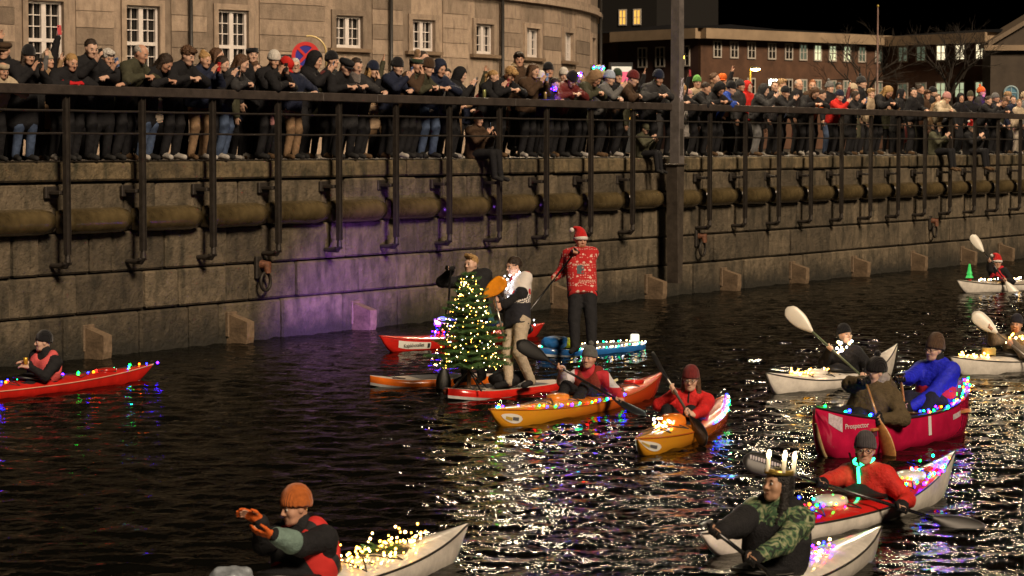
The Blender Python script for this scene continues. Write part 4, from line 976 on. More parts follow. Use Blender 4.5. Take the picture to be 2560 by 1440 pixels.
def sup(label, a, b, rail_mat, deck_mat, bottom, w=.76):
    """inflatable board, nose at b"""
    o = (a + b) / 2; o.z = 0; L_ = (b - a).length; yw = yaw_of(a, b); st = empty('paddle_board', o, yw, label=label, cat='paddle board'); N = 34
    def sec(u):
        x = u * L_ / 2; hw = max(.015, w / 2 * (1 - abs(u) ** (3.4 if u < 0 else 2.6)) ** .55); z0 = .02 + .14 * max(0, u - .45) ** 1.5 + .03 * max(0, -u - .7); return x, hw, z0
    rr = MB(); dd = MB(); bb = MB(); R1, R2, R3 = [], [], []
    for i in range(N + 1):
        x, hw, z = sec(-1 + 2 * i / N); t = .07; prof = [(hw - .03 if hw > .05 else hw * .4, z + t), (hw * 1.0 if hw < .05 else hw - .008, z + t * .75), (hw, z + .01), (hw - .004, z - .02), (hw * .9, z - t * .8)]
        R1.append([(x, y, zz) for y, zz in prof]); R2.append([(x, -y, zz) for y, zz in prof][::-1]); R3.append((x, prof[0][0], z + t, prof[-1][0], z - t * .8))
    rr.grid([r[:4] for r in R1]); rr.grid([r[1:] for r in R2]); rr.build('rail', rail_mat, st, True)
    bb.grid([r[3:] for r in R1]); bb.grid([r[:2] for r in R2]); bb.grid([[(x, yb, zb), (x, -yb, zb)] for x, y, z, yb, zb in R3]); bb.build('bottom', bottom, st, True)
    dd.grid([[(x, -y, z), (x, -y * .5, z + .006), (x, y * .5, z + .006), (x, y, z)] for x, y, z, yb, zb in R3]); dd.build('deck', deck_mat, st, True)
    mb = MB(); mb.grid([[(x, -w * .36, .102), (x, w * .36, .102)] for x in (-L_ * .3, L_ * .15)]); mb.build('traction_pad', M('grey_eva_pad', (.12, .12, .13), .9), st)
    mb = MB(); mb.tube([(L_ * .36, -.2, .115), (L_ * .26, .2, .108), (L_ * .36, .2, .115), (L_ * .26, -.2, .108)], .006, 5); mb.build('bungee', M('black_cord', (.02, .02, .02), .7), st)
    return st, Matrix.Translation(o) @ Matrix.Rotation(yw, 4, 'Z'), L_
def blade_mesh(l, w, th=.008):
    mb = MB(); rows = []
    for i in range(11):
        u = i / 10; hw = w / 2 * (math.sin(min(1, u * 1.5 + .12) * math.pi / 2) ** 1.2) * math.sqrt(max(.0, 1 - max(0, (u - .72) / .285) ** 2.2)) + .006; row = []
        for t in np.linspace(0, 6.2832, 13)[:-1]: row.append((hw * math.cos(t), (th + .008 * (1 - u)) * math.sin(t) - .03 * (math.cos(t) ** 2) * math.sin(u * 3.0) * w * 2 + .02 * u * u, u * l))
        rows.append(row)
    mb.grid(rows, wrap=True); n = len(mb.v); mb.f.append(tuple(range(n - 12, n))); mb.m.append(0); return mb.mesh('blade', True)
BLADES = {}
def paddle(label, A, B, face, shaft_mat, blade_mat, bl=.45, bw=.18, both=True, face2=None, grip=False, r=.0155):
    """A, B = tips of the two blades (or grip end A and blade tip B)"""
    A, B = Vector(A), Vector(B); c = (A + B) / 2; st = empty('paddle', c, label=label, cat='paddle'); d = (B - A).normalized(); mb = MB(); e0 = A + d * (bl * .88 if both else 0); e1 = B - d * bl * .88
    mb.tube([e0 - c, e1 - c], r, 10); mb.build('shaft', shaft_mat, st, True)
    key = (round(bl, 2), round(bw, 2))
    if key not in BLADES: BLADES[key] = blade_mesh(bl, bw)
    for tip, dd, fc in ([(A, -d, face)] if both else []) + [(B, d, face2 or face)]:
        n = Vector(fc); n = (n - dd * n.dot(dd)).normalized(); x = n.cross(dd).normalized(); o = link('blade', BLADES[key], st, blade_mat); o.location = tip - dd * bl - c; o.rotation_euler = Matrix((x, n, dd)).transposed().to_euler()
    if grip:
        n = Vector(face).cross(d).normalized(); mb = MB(); mb.tube([A - c - n * .06, A - c + n * .06], .018, 8); mb.build('grip', M('black_plastic', (.015, .015, .015), .35), st, True)
    return st, d
# ------------------------------------------------------------------ string lights
LED = {}
def led(c):
    cols = dict(warm=(1, .60, .20), gold=(1, .46, .055), white=(.85, .88, 1), red=(1, .006, .004), green=(.001, 1, .045), blue=(.006, .010, 1), amber=(1, .12, .002), violet=(.055, .004, 1), teal=(.002, 1, .30), pink=(1, .006, .07))
    st = dict(warm=26, gold=17, white=13, blue=55, violet=48, green=26, amber=24, red=30).get(c, 22)
    return M('led_' + c, cols[c], .4, emit=cols[c], estr=st)
for c_ in ('warm', 'gold', 'white', 'red', 'green', 'blue', 'amber', 'violet', 'teal', 'pink'): LED[c_] = None
BULB = ico(1.0, 1, 'bulb'); BULB.materials.append(led('warm'))
def string_lights(label, pts, n, cols, r=.011, jit=.012, wire=True, group=None, seed=1, bulbs=None):
    rg = random.Random(seed); pts = [Vector(p) for p in pts]; base = pts[0].copy(); st = empty('string_lights', base, label=label, cat='string lights', group=group)
    if wire: mb = MB(); mb.tube([p - base for p in pts], .003, 4, caps=False); mb.build('wire', M('green_wire', (.02, .035, .02), .6), st)
    if bulbs is None:
        L_ = [0]
        for a, b in zip(pts[:-1], pts[1:]): L_.append(L_[-1] + (b - a).length)
        bulbs = []
        for i in range(n):
            t = L_[-1] * (i + .5 + rg.uniform(-.3, .3)) / n; j = max(0, min(len(pts) - 2, int(np.searchsorted(L_, t)) - 1)); f = (t - L_[j]) / max(1e-6, L_[j + 1] - L_[j]); bulbs.append(pts[j].lerp(pts[j + 1], f) + Vector((rg.gauss(0, jit), rg.gauss(0, jit), abs(rg.gauss(0, jit)))))
    for i, p in enumerate(bulbs):
        o = link('bulb', BULB, st, led(cols[i % len(cols)] if not isinstance(cols, str) else cols)); o.location = p - base; q = r * rg.uniform(.75, 1.25); o.scale = (q, q, q)
    return st
MULTI = ['blue', 'green', 'red', 'amber', 'blue', 'violet', 'green', 'amber', 'pink', 'blue', 'teal']
# ------------------------------------------------------------------ boats, boards and the people in them
from mathutils.bvhtree import BVHTree
def axis_x(bow, stern, px):
    rx = (px - 1280) / FPX; d = bow - stern; t = -(stern.x - rx * stern.y) / (d.x - rx * d.y); return (t - .5) * d.length
def G(pt, u, S, hint, r=.016, k=1.0):                  # hand gripping a shaft at pt
    u = Vector(u).normalized(); w = Vector(pt) - Vector(S); w = (w - u * w.dot(u)).normalized(); return (Vector(pt) - w * .095 * k, hint, ('grip', Vector(pt), u, w, r))
def O(wr, d, n, hint, curl=.35, side=None): return (Vector(wr), hint, ('open', Vector(d), Vector(n)) + ((side, curl) if side else ()))
def glove(st, fig, i, mat, k=1.14, cuff=.10):
    f = SDF(); S, E, wr, spec, sg = fig.arms[i]
    if spec[0] == 'grip': w2 = hand_grip(f, spec[1] - fig.base, spec[2], spec[3], spec[4] + .002, sg, k); f.cone(wr, w2, .034, .033, .02)
    else: hand_open(f, wr, spec[1], spec[2], spec[3] if len(spec) > 3 else sg, spec[4] if len(spec) > 4 else .35, k)
    if cuff: f.cone(wr, wr + (E - wr).normalized() * cuff, .036, .046, .02)
    return link('glove', f.mesh(.0095), st, mat)
def on_surface(parent, ob, me, mat, name, origin, xdir, ndir, off=.004):
    """lay a flat mesh (in its own xy) onto the surface of ob, seen along -ndir"""
    bm_ = ob.data; bvh = BVHTree.FromPolygons([v.co.copy() for v in bm_.vertices], [list(p.vertices) for p in bm_.polygons])
    n = Vector(ndir).normalized(); x = Vector(xdir); x = (x - n * x.dot(n)).normalized(); y = n.cross(x); vs = []
    for v in me.vertices:
        p = Vector(origin) + x * v.co.x + y * v.co.y; h = bvh.ray_cast(p + n * .6, -n, 1.2)[0]; vs.append((h if h else p) + n * (off + max(0, v.co.z)))
    for v, q in zip(me.vertices, vs): v.co = q
    me.update(); return link(name, me, parent, mat)
def stripe(l, w, nx=12, ny=2):
    mb = MB(); mb.grid([[(-l / 2 + l * i / nx, -w / 2 + w * j / ny, 0) for j in range(ny + 1)] for i in range(nx + 1)]); return mb.mesh()
def disc_sheet(rx, ry, n=24):
    mb = MB(); mb.grid([[(rx * f * math.cos(t), ry * f * math.sin(t), 0) for t in np.linspace(0, 6.2832, n + 1)] for f in (.02, .35, .7, 1)]); return mb.mesh()

def seated(label, K, hp, hf, hands, jack=None, skin=0, brow='brown', zseat=.10, knees=.10, k=1.0, bulk=1.0, fwd=None, seat=None, vox=.018, slim=1.0, trou=None, jk={}, hv=.007, feet=None, hk=1.0):
    if seat is None: seat = K.M @ Vector((K.cock - .10, 0, zseat))
    if fwd is None: fwd = K.M.to_3x3() @ Vector((1, 0, 0))
    fwd = Vector(fwd).normalized(); rt = fwd.cross(UP)
    base = Vector((seat.x, seat.y, 0)); st = empty('person', base, label=label, cat='person')
    legs = []
    for sg in (1, -1):
        kn = seat + fwd * .42 + rt * sg * .13; kn.z = knees; an = seat + fwd * (.80 if knees < .3 else .68) + rt * sg * .10; an.z = .10; to = an + fwd * .16; legs.append((kn, an, to))
    fg = Fig(base, hp, hf, fwd, seat, hands, legs, k=k, bulk=bulk, hk=hk)
    add_parts(st, fg, skin, brow, slim=slim, hv=hv)
    fg.jo = link('jacket', fg.jacket(vox, **jk), st, jack)
    link('trousers', fg.trousers(.022), st, trou or cloth((.012, .012, .014)))
    fg.st = st; return st, fg
def shoulder(hp, fwd, sg, k=1.0): rt = Vector(fwd).normalized().cross(UP); return Vector(hp) + Vector((0, 0, -.23)) * k + rt * sg * .17 * k
BLACK = cloth((.014, .014, .016)); GLV = cloth((.010, .010, .011)); PLASTIC = M('black_plastic', (.008, .008, .008), .4); CARBON = M('carbon_shaft', (.014, .014, .015), .25, spec=.6); ALU = M('aluminium_shaft', (.5, .48, .45), .3, .9)
WHITEBL = M('white_blade', (.72, .68, .58), .35, var=.06); WOOD = M('varnished_wood', (.42, .20, .06), .35, var=.3, vscale=20, coat=.3); WHITE = gloss((.74, .70, .63)); REDG = gloss((.55, .018, .012)); BLK = M('black_seam', (.02, .018, .016), .5); YEL = gloss((.68, .30, .02))

# --- 1. red kayak by the wall on the left
bow, stern = W(-330, 1030), W(352, 950)
K1 = Kayak('red sea kayak trimmed with multicoloured lights beside the quay wall timber stubs', bow, stern, REDG, REDG, gloss((.7, .35, .25)), cock=axis_x(bow, stern, 92), rise=(.10, .12), sheer=.10)
K1.lines([(K1.cock - 1.35, K1.cock - .6), (K1.cock + .55, K1.cock + 1.2)]); K1.hatch(-K1.L * .33, .12, gloss((.4, .015, .01)))
f1 = K1.M.to_3x3() @ Vector((1, 0, 0)); hp = P(108, 856, (K1.M @ Vector((K1.cock, 0, 0))).y)
A, B = hp + Vector((-1.05, .3, -.62)), hp + Vector((.6, -.95, -.52)); u = (B - A).normalized()
A = P(60, 905, hp.y - .3) - u * .75; B = A + u * 2.0
h1, h2 = P(58, 903, hp.y - .28), P(118, 925, hp.y - .5)
st, fg = seated('person in black beanie and coral life vest in the red kayak by the wall', K1, hp, (-.95, -.38, -.02), [O(P(72, 908, hp.y - .25), (-1, -.1, .2), (0, .2, -1), (0, 0, -1)), O(P(75, 918, hp.y - .42), (-1, .1, .15), (0, .2, -1), (.3, 0, -1))], BLACK, 2)
put_head(st, 'beanie', knit((.012, .012, .014)), fg.H, fg.Rh)
link('life_vest', fg.vest(), st, cloth((.60, .10, .10)))
gl = empty('drink_can', P(64, 903, hp.y - .34), label='small yellow can held by the person in the red kayak by the wall', cat='can'); MB().lathe([(.024, -.05), (.03, -.045), (.03, .045), (.025, .05)], 14).build('can_body', M('yellow_can', (.6, .33, .04), .3, .5), gl, True)
string_lights('multicoloured lights wound along the red kayak by the wall', [K1.pt(K1.cock + x, y, .02) for x, y in ((1.6, .1), (1.1, -.08), (.7, .1), (.35, -.2), (-.5, -.15), (-.9, .1), (-1.3, -.1), (-1.7, .05), (-2.0, -.04), (-2.35, .02))] if K1.L > 5 else [K1.pt(K1.L * q, y, .02) for q, y in ((.45, .02), (.3, .1), (.2, -.1), (-.05, -.16), (-.15, -.1), (-.22, .08), (-.30, -.08), (-.38, .04), (-.45, 0))], 26, ['green', 'amber', 'blue', 'violet', 'green', 'blue', 'amber', 'red', 'blue', 'teal', 'blue'], r=.017)

# --- 2. red kayak behind the tree with the sticker
bow, stern = W(990, 878), W(1325, 842)
K2 = Kayak('red kayak with a white name sticker behind the Christmas tree', bow, stern, REDG, REDG, gloss((.6, .06, .04)), cock=axis_x(bow, stern, 1190), rise=(.10, .16), ext=1.22)
K2.lines([(K2.cock + .55, K2.cock + 1.2)])
for sd in (1, -1):
    if (K2.M @ Vector((0, sd, 0))).y < K2.o.y:
        xs = sorted([axis_x(bow, stern, 985) , axis_x(bow, stern, 1052)])
        stk = K2.side_panel(xs[0], xs[1] + .0, .46, .86, sd, 'sticker', M('sticker_white', (.72, .70, .64), .5)); cx = (xs[0] + xs[1]) / 2
        K2.side_text('Kajakhotellet', cx + (.03 if sd > 0 else .03), .66, sd, .082, M('sticker_ink', (.02, .02, .02), .5)).rotation_euler[1] += 0
        K2.side_panel(xs[0] + .02, xs[0] + .075, .52, .80, sd, 'sticker_logo', M('sticker_ink'), off=.010)
f2 = K2.M.to_3x3() @ Vector((1, 0, 0)); Yd = (K2.M @ Vector((K2.cock, 0, 0))).y; hp = P(1188, 742, Yd)
pa, pb = P(1096, 806, Yd - .35), P(1250, 818, Yd - .5); u = (pb - pa).normalized()
paddle('black paddle held by the kayaker behind the Christmas tree', pa - u * .06, pb + u * .55, (0, -1, .3), CARBON, PLASTIC, both=False, grip=True)
st, fg = seated('kayaker in teal jacket mostly hidden behind the Christmas tree', K2, hp, (-.5, -.85, 0), [G(pa, u, shoulder(hp, f2, 1), (0, 0, -1)), G(pb, u, shoulder(hp, f2, -1), (0, 0, -1))], cloth((.03, .10, .12)), 1)
put_head(st, 'beanie', knit((.03, .03, .03)), fg.H, fg.Rh)
string_lights('blue and pink lights heaped on the red kayak behind the tree', [K2.pt(K2.cock + x, y, .03) for x, y in ((1.15, .1), (.95, -.1), (.8, .12), (.65, -.12), (.55, .15), (.45, -.18), (.4, .18))], 30, ['blue', 'blue', 'violet', 'pink', 'blue', 'amber', 'red'], r=.014, jit=.05, seed=5)
lampp = K2.pt(K2.cock + 1.0, 0, .10); st = empty('led_lamp', lampp, label='small violet LED lamp added on the red kayak deck to light the wall', cat='lamp')
MB().lathe([(.03, -.08), (.05, -.04), (.05, .03)], 14).build('housing', PLASTIC, st, True); MB().lathe([(.046, .03), (.03, .05), (.004, .055)], 14).build('lens', led('violet'), st, True)
sl = bpy.data.lights.new('added_violet_spot', 'SPOT'); sl.energy = 1400; sl.color = (.38, .12, 1); sl.spot_size = R(100); sl.spot_blend = 1.0; sl.shadow_soft_size = .05  # lamp added for the violet wash on the wall, its real source unknown
so = bpy.data.objects.new('added_violet_spot', sl); COL.objects.link(so); so.parent = st; so.location = (0, 0, .10); tgt = Q(QT(900, FACE), FACE, -1.0) - lampp; so.rotation_euler = (-tgt).to_track_quat('Z', 'Y').to_euler()

# --- 3. orange board with the fair-haired man, 4. red board with the tree and the man in the sweater, 5. blue board with the Santa hat man
ORANGE = gloss((.75, .16, .015)); DECKW = M('board_deck', (.55, .46, .38), .6, var=.12, vscale=6); BOTW = gloss((.7, .68, .66))
a, b2 = W(1232, 953), W(925, 966); s3, M3, L3 = sup('orange and white paddle board under the fair-haired man', a, b2, ORANGE, DECKW, BOTW)
a, b2 = W(1386, 968), W(1118, 999); s4, M4, L4 = sup('red and white paddle board carrying the Christmas tree', a, b2, REDG, DECKW, BOTW)
a, b2 = W(1604, 869), W(1350, 893); s5, M5, L5 = sup('blue paddle board outlined with white lights', a, b2, gloss((.02, .12, .38)), M('board_deck_grey', (.32, .28, .24), .6, var=.15), gloss((.55, .6, .65)))
def standing(label, board_z, feet, hp, hf, bf, hands, jack, trou, skin=0, brow='brown', k=1.0, bulk=1.0, pelz=None, shoe=None, knee_out=.06, jk={}, tb=1.0, kneef=.10):
    c = (feet[0] + feet[1]) / 2; base = Vector((c.x, c.y, board_z)); st = empty('person', base, label=label, cat='person'); bf = Vector(bf).normalized(); rt = bf.cross(UP); pel = Vector((c.x, c.y, 0)).lerp(Vector((hp.x, hp.y, 0)), .45); pel.z = pelz; legs = []
    for sg, ft in zip((1, -1), feet):
        an = Vector((ft.x, ft.y, board_z + .09)); hip = pel + rt * sg * .09; kn = elbow(hip, an, bf * 1.0 + rt * sg * .4, .43 * k, .42 * k); to = an + bf * .16 + rt * sg * .05; to.z = board_z + .045; legs.append((kn, an, to))
    fg = Fig(base, hp, hf, bf, pel, hands, legs, k=k, bulk=bulk); add_parts(st, fg, skin, brow); fg.jo = link('jacket' if 'name' not in jk else jk['name'], fg.jacket(.016, **{q: v for q, v in jk.items() if q != 'name'}), st, jack); link('trousers', fg.trousers(.02, tb), st, trou)
    for me in fg.shoes(): link('shoe', me, st, shoe or BLACK)
    fg.st = st; return st, fg
# fair-haired man
Yd = W(1165, 960).y; hp = P(1178, 661, Yd + .12); pt_, pb_ = P(1127, 668, Yd - .22), P(1107, 990, Yd - .75); u = (pb_ - pt_).normalized(); bf = Vector((-.55, -.83, 0))
paddle('black stand-up paddle held upright beside the Christmas tree', pt_, pb_, (.25, -1, 0), CARBON, PLASTIC, .42, .20, both=False, grip=True)
st, fg = standing('fair-haired man in black jacket standing behind the Christmas tree', .10, [W(1165, 960, .1), W(1205, 958, .1)], hp, (-.62, -.78, -.04), bf, [G(pt_ + u * .02, u.cross(Vector((0, 1, 0))), shoulder(hp, bf, 1), Vector((-1, 0, -.25))), G(pt_ + u * .62, u, shoulder(hp, bf, -1), Vector((.5, 0, -1)))], BLACK, BLACK, 2, 'fair', k=1.0, bulk=1.12, pelz=.93, jk=dict(crad=.09, collar=.07))
put_head(st, 'quiff', hairm('blond'), fg.H, fg.Rh); glove(st, fg, 0, GLV, 1.25); glove(st, fg, 1, GLV, 1.2)
# Christmas tree
tp = W(1172, 975, .105); tree = empty('christmas_tree', tp, label='Christmas tree covered in warm lights standing on the red paddle board', cat='tree'); TH = 1.50
tr = MB(); tr.tube([(0, 0, .03), (.01, 0, .5), (0, .01, TH)], [.028, .022, .006], 8); tr.build('trunk', M('fir_bark', (.11, .06, .03), .9, var=.4, vscale=30), tree, True)
stn = MB()
for k_ in range(4):
    an = k_ * 1.571 + .6; stn.tube([(.0, 0, .26), (.10 * math.cos(an), .10 * math.sin(an), .18), (.27 * math.cos(an), .27 * math.sin(an), .02), (.30 * math.cos(an), .30 * math.sin(an), .012)], .011, 6)
stn.build('stand', PLASTIC, tree, True)
rg = random.Random(21); nv, nf = [], []; tips = []; wb = MB()
def needles(p, d, n, ln):
    for _ in range(n):
        s_ = Vector((rg.gauss(0, 1), rg.gauss(0, 1), rg.gauss(.25, 1))); s_ = (s_ - d * s_.dot(d) * .6).normalized(); e = p + (s_ * .8 + d * .65).normalized() * ln * rg.uniform(.7, 1.2); w_ = d.cross(s_).normalized() * .0028; o_ = len(nv); nv.extend([p - w_, p + w_, e]); nf.append((o_, o_ + 1, o_ + 2))
for lv in range(15):
    z = .27 + (TH - .31) * lv / 14; rad = .50 * (1 - (z - .2) / (TH - .12)) ** .85 + .03; nb = 11 if lv < 11 else 7
    for q in range(nb):
        an = q * 6.283 / nb + lv * .9 + rg.uniform(-.25, .25); l = rad * rg.uniform(.62, 1.28); d = Vector((math.cos(an), math.sin(an), .28 + .35 * lv / 14)).normalized(); p0 = Vector((0, 0, z)); pts = [p0 + d * l * t + Vector((0, 0, -.16 * l * t * t)) for t in (0, .35, .7, 1)]; wb.tube(pts, [.006, .005, .004, .002], 4, caps=False)
        for t in np.linspace(.12, 1, max(5, int(l * 42))):
            j = min(2, int(t * 3)); c = p0 + d * l * t + Vector((0, 0, -.16 * l * t * t)); needles(c, d, 11, .036); tips.append(c)
            if t > .25 and rg.random() < .8:
                for sg in (-1, 1):
                    sd = (d + sg * d.cross(UP) * .9 + Vector((0, 0, rg.uniform(-.1, .2)))).normalized(); sl_ = l * .34 * (1.15 - t) + .03
                    for t2 in np.linspace(.2, 1, max(2, int(sl_ * 45))): needles(c + sd * sl_ * t2, sd, 9, .033); tips.append(c + sd * sl_ * t2)
wb.build('branches', M('fir_bark'), tree); link('crown', mesh_from(nv, np.array(nf), 'crown', False), tree, M('fir_needle', (.05, .125, .03), .55, var=.45, vscale=9))
print('tree tris', len(nf))
# lights on the tree: in a spiral on the outside
sp_ = []; bl_ = []
tw = Matrix.Translation(tp)
for i in range(290):
    f = i / 290; z = .30 + (TH - .34) * (f ** 1.15); rad = (.48 * (1 - (z - .2) / (TH - .12)) ** .85 + .03) * rg.uniform(.55, 1.10); an = f * 3.3 + rg.uniform(-3.2, 3.2) + f * 6.283 * 17 + rg.uniform(-.3, .3); v = Vector((rad * math.cos(an), rad * math.sin(an), z + rg.uniform(-.03, .03))); bl_.append(tp + v)
    if i % 3 == 0: sp_.append(tp + Vector((rad * .93 * math.cos(an), rad * .93 * math.sin(an), z)))
string_lights('warm white lights wound round the Christmas tree', sp_, 0, ['warm', 'gold', 'warm', 'warm', 'gold', 'white'], r=.0058, bulbs=bl_)
sk = empty('dark_bag', W(1262, 968, .10), label='black bag with a fir twig lying behind the Christmas tree stand', cat='bag'); f = SDF(); f.ell((0, 0, .10), (.22, .18, .10), k=.03); f.ell((.15, .05, .14), (.14, .12, .08), k=.05); link('bag_body', f.mesh(.018, (), .008, 20), sk, BLACK)

# man in the Nordic sweater
def sweater_nordic():
    m = M('nordic_sweater', (.6, .58, .55), .9); nt = m.node_tree; b = nt.nodes['Principled BSDF']; L_ = nt.links.new; tc = nt.nodes.new('ShaderNodeTexCoord'); sx = nt.nodes.new('ShaderNodeSeparateXYZ'); L_(tc.outputs['Object'], sx.inputs[0])
    vo = nt.nodes.new('ShaderNodeTexVoronoi'); vo.inputs['Scale'].default_value = 6.5; L_(tc.outputs['Object'], vo.inputs['Vector'])
    lt = nt.nodes.new('ShaderNodeMath'); lt.operation = 'LESS_THAN'; lt.inputs[1].default_value = .30; L_(vo.outputs['Distance'], lt.inputs[0])
    mp = nt.nodes.new('ShaderNodeMapping'); mp.inputs['Rotation'].default_value = (.78, .4, .78); ck = nt.nodes.new('ShaderNodeTexChecker'); ck.inputs['Scale'].default_value = 46; L_(tc.outputs['Object'], mp.inputs[0]); L_(mp.outputs[0], ck.inputs['Vector']); ck.inputs[1].default_value = (.62, .58, .54, 1); ck.inputs[2].default_value = (.012, .013, .02, 1)
    mx = nt.nodes.new('ShaderNodeMix'); mx.data_type = 'RGBA'; mx.inputs[6].default_value = (.66, .62, .58, 1); mx.inputs[7].default_value = (.45, .015, .02, 1); L_(lt.outputs[0], mx.inputs[0])
    def gt(v): g = nt.nodes.new('ShaderNodeMath'); g.operation = 'GREATER_THAN'; g.inputs[1].default_value = v; L_(sx.outputs['Z'], g.inputs[0]); return g
    m2 = nt.nodes.new('ShaderNodeMix'); m2.data_type = 'RGBA'; L_(gt(1.20).outputs[0], m2.inputs[0]); L_(ck.outputs[0], m2.inputs[6]); L_(mx.outputs[2], m2.inputs[7])
    m3 = nt.nodes.new('ShaderNodeMix'); m3.data_type = 'RGBA'; L_(gt(1.10).outputs[0], m3.inputs[0]); m3.inputs[6].default_value = (.010, .011, .018, 1); L_(m2.outputs[2], m3.inputs[7]); L_(m3.outputs[2], b.inputs['Base Color']); return m
Yd = W(1300, 978).y; hp = P(1284, 668, Yd); bf = Vector((-.80, -.60, 0)); hr, hl = P(1238, 748, Yd - .34), P(1262, 742, Yd - .40)
pg, pk = P(1258, 838, Yd - .50), P(1236, 742, Yd - .36); u = (pk - pg).normalized()
st, fg = standing('dark-haired man in Nordic sweater and beige trousers wound with white lights', .10, [W(1272, 972, .1), W(1328, 970, .1)], hp, (-.80, -.58, -.10), bf, [G(hr, u, shoulder(hp, bf, 1), (0, .2, -1)), G(pg.lerp(pk, .18) * 0 + hr + u * -.10, u, shoulder(hp, bf, -1), (.3, -.6, -.7))], sweater_nordic(), cloth((.42, .35, .26)), 0, 'dark', bulk=1.05, pelz=.93, tb=1.0, jk=dict(name='sweater', collar=.03, wr=.004, low=-.16, hem=-.09, bulk=1.10))
put_head(st, 'short', hairm('dark'), fg.H, fg.Rh, 1.06)
f = SDF(); S_, E_, w_, sp2, sg2 = fg.arms[1]; f.cone(E_ + (S_ - E_) * .15, E_, .092, .088, .02); f.cone(E_, E_ + (w_ - E_) * .97, .086, .062, .02); link('dark_sleeve', f.mesh(.016, (), .003), st, BLACK)
S_, E_, w_, sp2, sg2 = fg.arms[0]; f = SDF(); f.cone(E_, E_ + (w_ - E_) * .97, .086, .062, .02); link('dark_sleeve', f.mesh(.016, (), .003), st, BLACK)
stp = empty('paddle', (pg + pk) / 2, label='orange bladed paddle held up by the man in the Nordic sweater', cat='paddle'); c = (pg + pk) / 2; mb = MB(); mb.tube([pg - c, pk + u * .04 - c], .014, 10); mb.build('shaft', ALU, stp, True)
o = link('blade', blade_mesh(.38, .20), stp, gloss((.75, .27, .015))); bd = (P(1258, 702, Yd - .40) - P(1212, 741, Yd - .40)).normalized(); n_ = Vector((.1, -1, .1)); n_ = (n_ - bd * n_.dot(bd)).normalized(); o.location = P(1208, 744, Yd - .40) - c; o.rotation_euler = Matrix((n_.cross(bd), n_, bd)).transposed().to_euler()
MB().tube([pg - c - Vector((.05, 0, 0)), pg - c + Vector((.05, 0, 0))], .018, 8).build('grip', PLASTIC, stp, True)
wl_ = [P(x, y, Yd - .2) for x, y in ((1300, 690), (1268, 705), (1285, 720), (1262, 735), (1288, 752), (1270, 770), (1284, 790), (1262, 800))]
bl_ = [P(x, y, Yd + dy) for x, y, dy in ((1262, 690, -.16), (1268, 698, -.16), (1275, 688, -.14), (1284, 694, -.14), (1292, 686, -.12), (1298, 680, -.1), (1264, 706, -.2), (1272, 712, -.2), (1280, 704, -.18), (1288, 700, -.16), (1266, 722, -.24), (1276, 728, -.24), (1284, 736, -.24), (1270, 742, -.25), (1290, 748, -.22), (1278, 754, -.24), (1273, 765, -.24), (1288, 768, -.24), (1270, 776, -.23), (1291, 781, -.22), (1297, 783, -.22), (1303, 790, -.2), (1272, 790, -.23), (1316, 786, -.16), (1308, 804, -.2), (1322, 802, -.16), (1335, 800, -.08), (1337, 812, -.06), (1266, 800, -.24), (1270, 812, -.24), (1264, 824, -.24), (1266, 838, -.24))]
string_lights('white lights wound round the man in the Nordic sweater', wl_, 0, 'white', r=.0125, bulbs=bl_, wire=False)

# Santa hat man
def sweater_red():
    m = M('red_christmas_sweater', (.5, .02, .02), .9); nt = m.node_tree; b = nt.nodes['Principled BSDF']; L_ = nt.links.new; tc = nt.nodes.new('ShaderNodeTexCoord'); sx = nt.nodes.new('ShaderNodeSeparateXYZ'); L_(tc.outputs['Object'], sx.inputs[0])
    cols = []
    for sc_, th_ in ((26, .30), (9, .22)):
        vo = nt.nodes.new('ShaderNodeTexVoronoi'); vo.inputs['Scale'].default_value = sc_; vo.inputs['Randomness'].default_value = .35; L_(tc.outputs['Object'], vo.inputs['Vector']); lt = nt.nodes.new('ShaderNodeMath'); lt.operation = 'LESS_THAN'; lt.inputs[1].default_value = th_; L_(vo.outputs['Distance'], lt.inputs[0]); cols.append(lt)
    wv = nt.nodes.new('ShaderNodeTexWave'); wv.bands_direction = 'Z'; wv.inputs['Scale'].default_value = 2.3; L_(tc.outputs['Object'], wv.inputs['Vector']); gt = nt.nodes.new('ShaderNodeMath'); gt.operation = 'GREATER_THAN'; gt.inputs[1].default_value = .42; L_(wv.outputs['Fac'], gt.inputs[0])
    mu = nt.nodes.new('ShaderNodeMath'); mu.operation = 'MULTIPLY'; L_(cols[0].outputs[0], mu.inputs[0]); L_(gt.outputs[0], mu.inputs[1]); ma = nt.nodes.new('ShaderNodeMath'); ma.operation = 'MAXIMUM'; L_(mu.outputs[0], ma.inputs[0]); L_(cols[1].outputs[0], ma.inputs[1])
    hem = nt.nodes.new('ShaderNodeMath'); hem.operation = 'GREATER_THAN'; hem.inputs[1].default_value = .90; L_(sx.outputs['Z'], hem.inputs[0]); m3 = nt.nodes.new('ShaderNodeMath'); m3.operation = 'MULTIPLY'; L_(ma.outputs[0], m3.inputs[0]); L_(hem.outputs[0], m3.inputs[1])
    mx = nt.nodes.new('ShaderNodeMix'); mx.data_type = 'RGBA'; mx.inputs[6].default_value = (.42, .012, .014, 1); mx.inputs[7].default_value = (.62, .42, .36, 1); L_(m3.outputs[0], mx.inputs[0]); L_(mx.outputs[2], b.inputs['Base Color']); return m
Yd = W(1460, 884).y; hp = P(1452, 602, Yd); bf = Vector((-.12, -1, 0)); g1, g2 = P(1438, 630, Yd - .30), P(1386, 697, Yd - .32); u = (g2 - g1).normalized(); tipb = g1 + u * 1.75
paddle('dark stand-up paddle held slantwise by the man in the Santa hat', g1 - u * .03, tipb, (.4, -1, .3), CARBON, PLASTIC, .42, .20, both=False, grip=True)
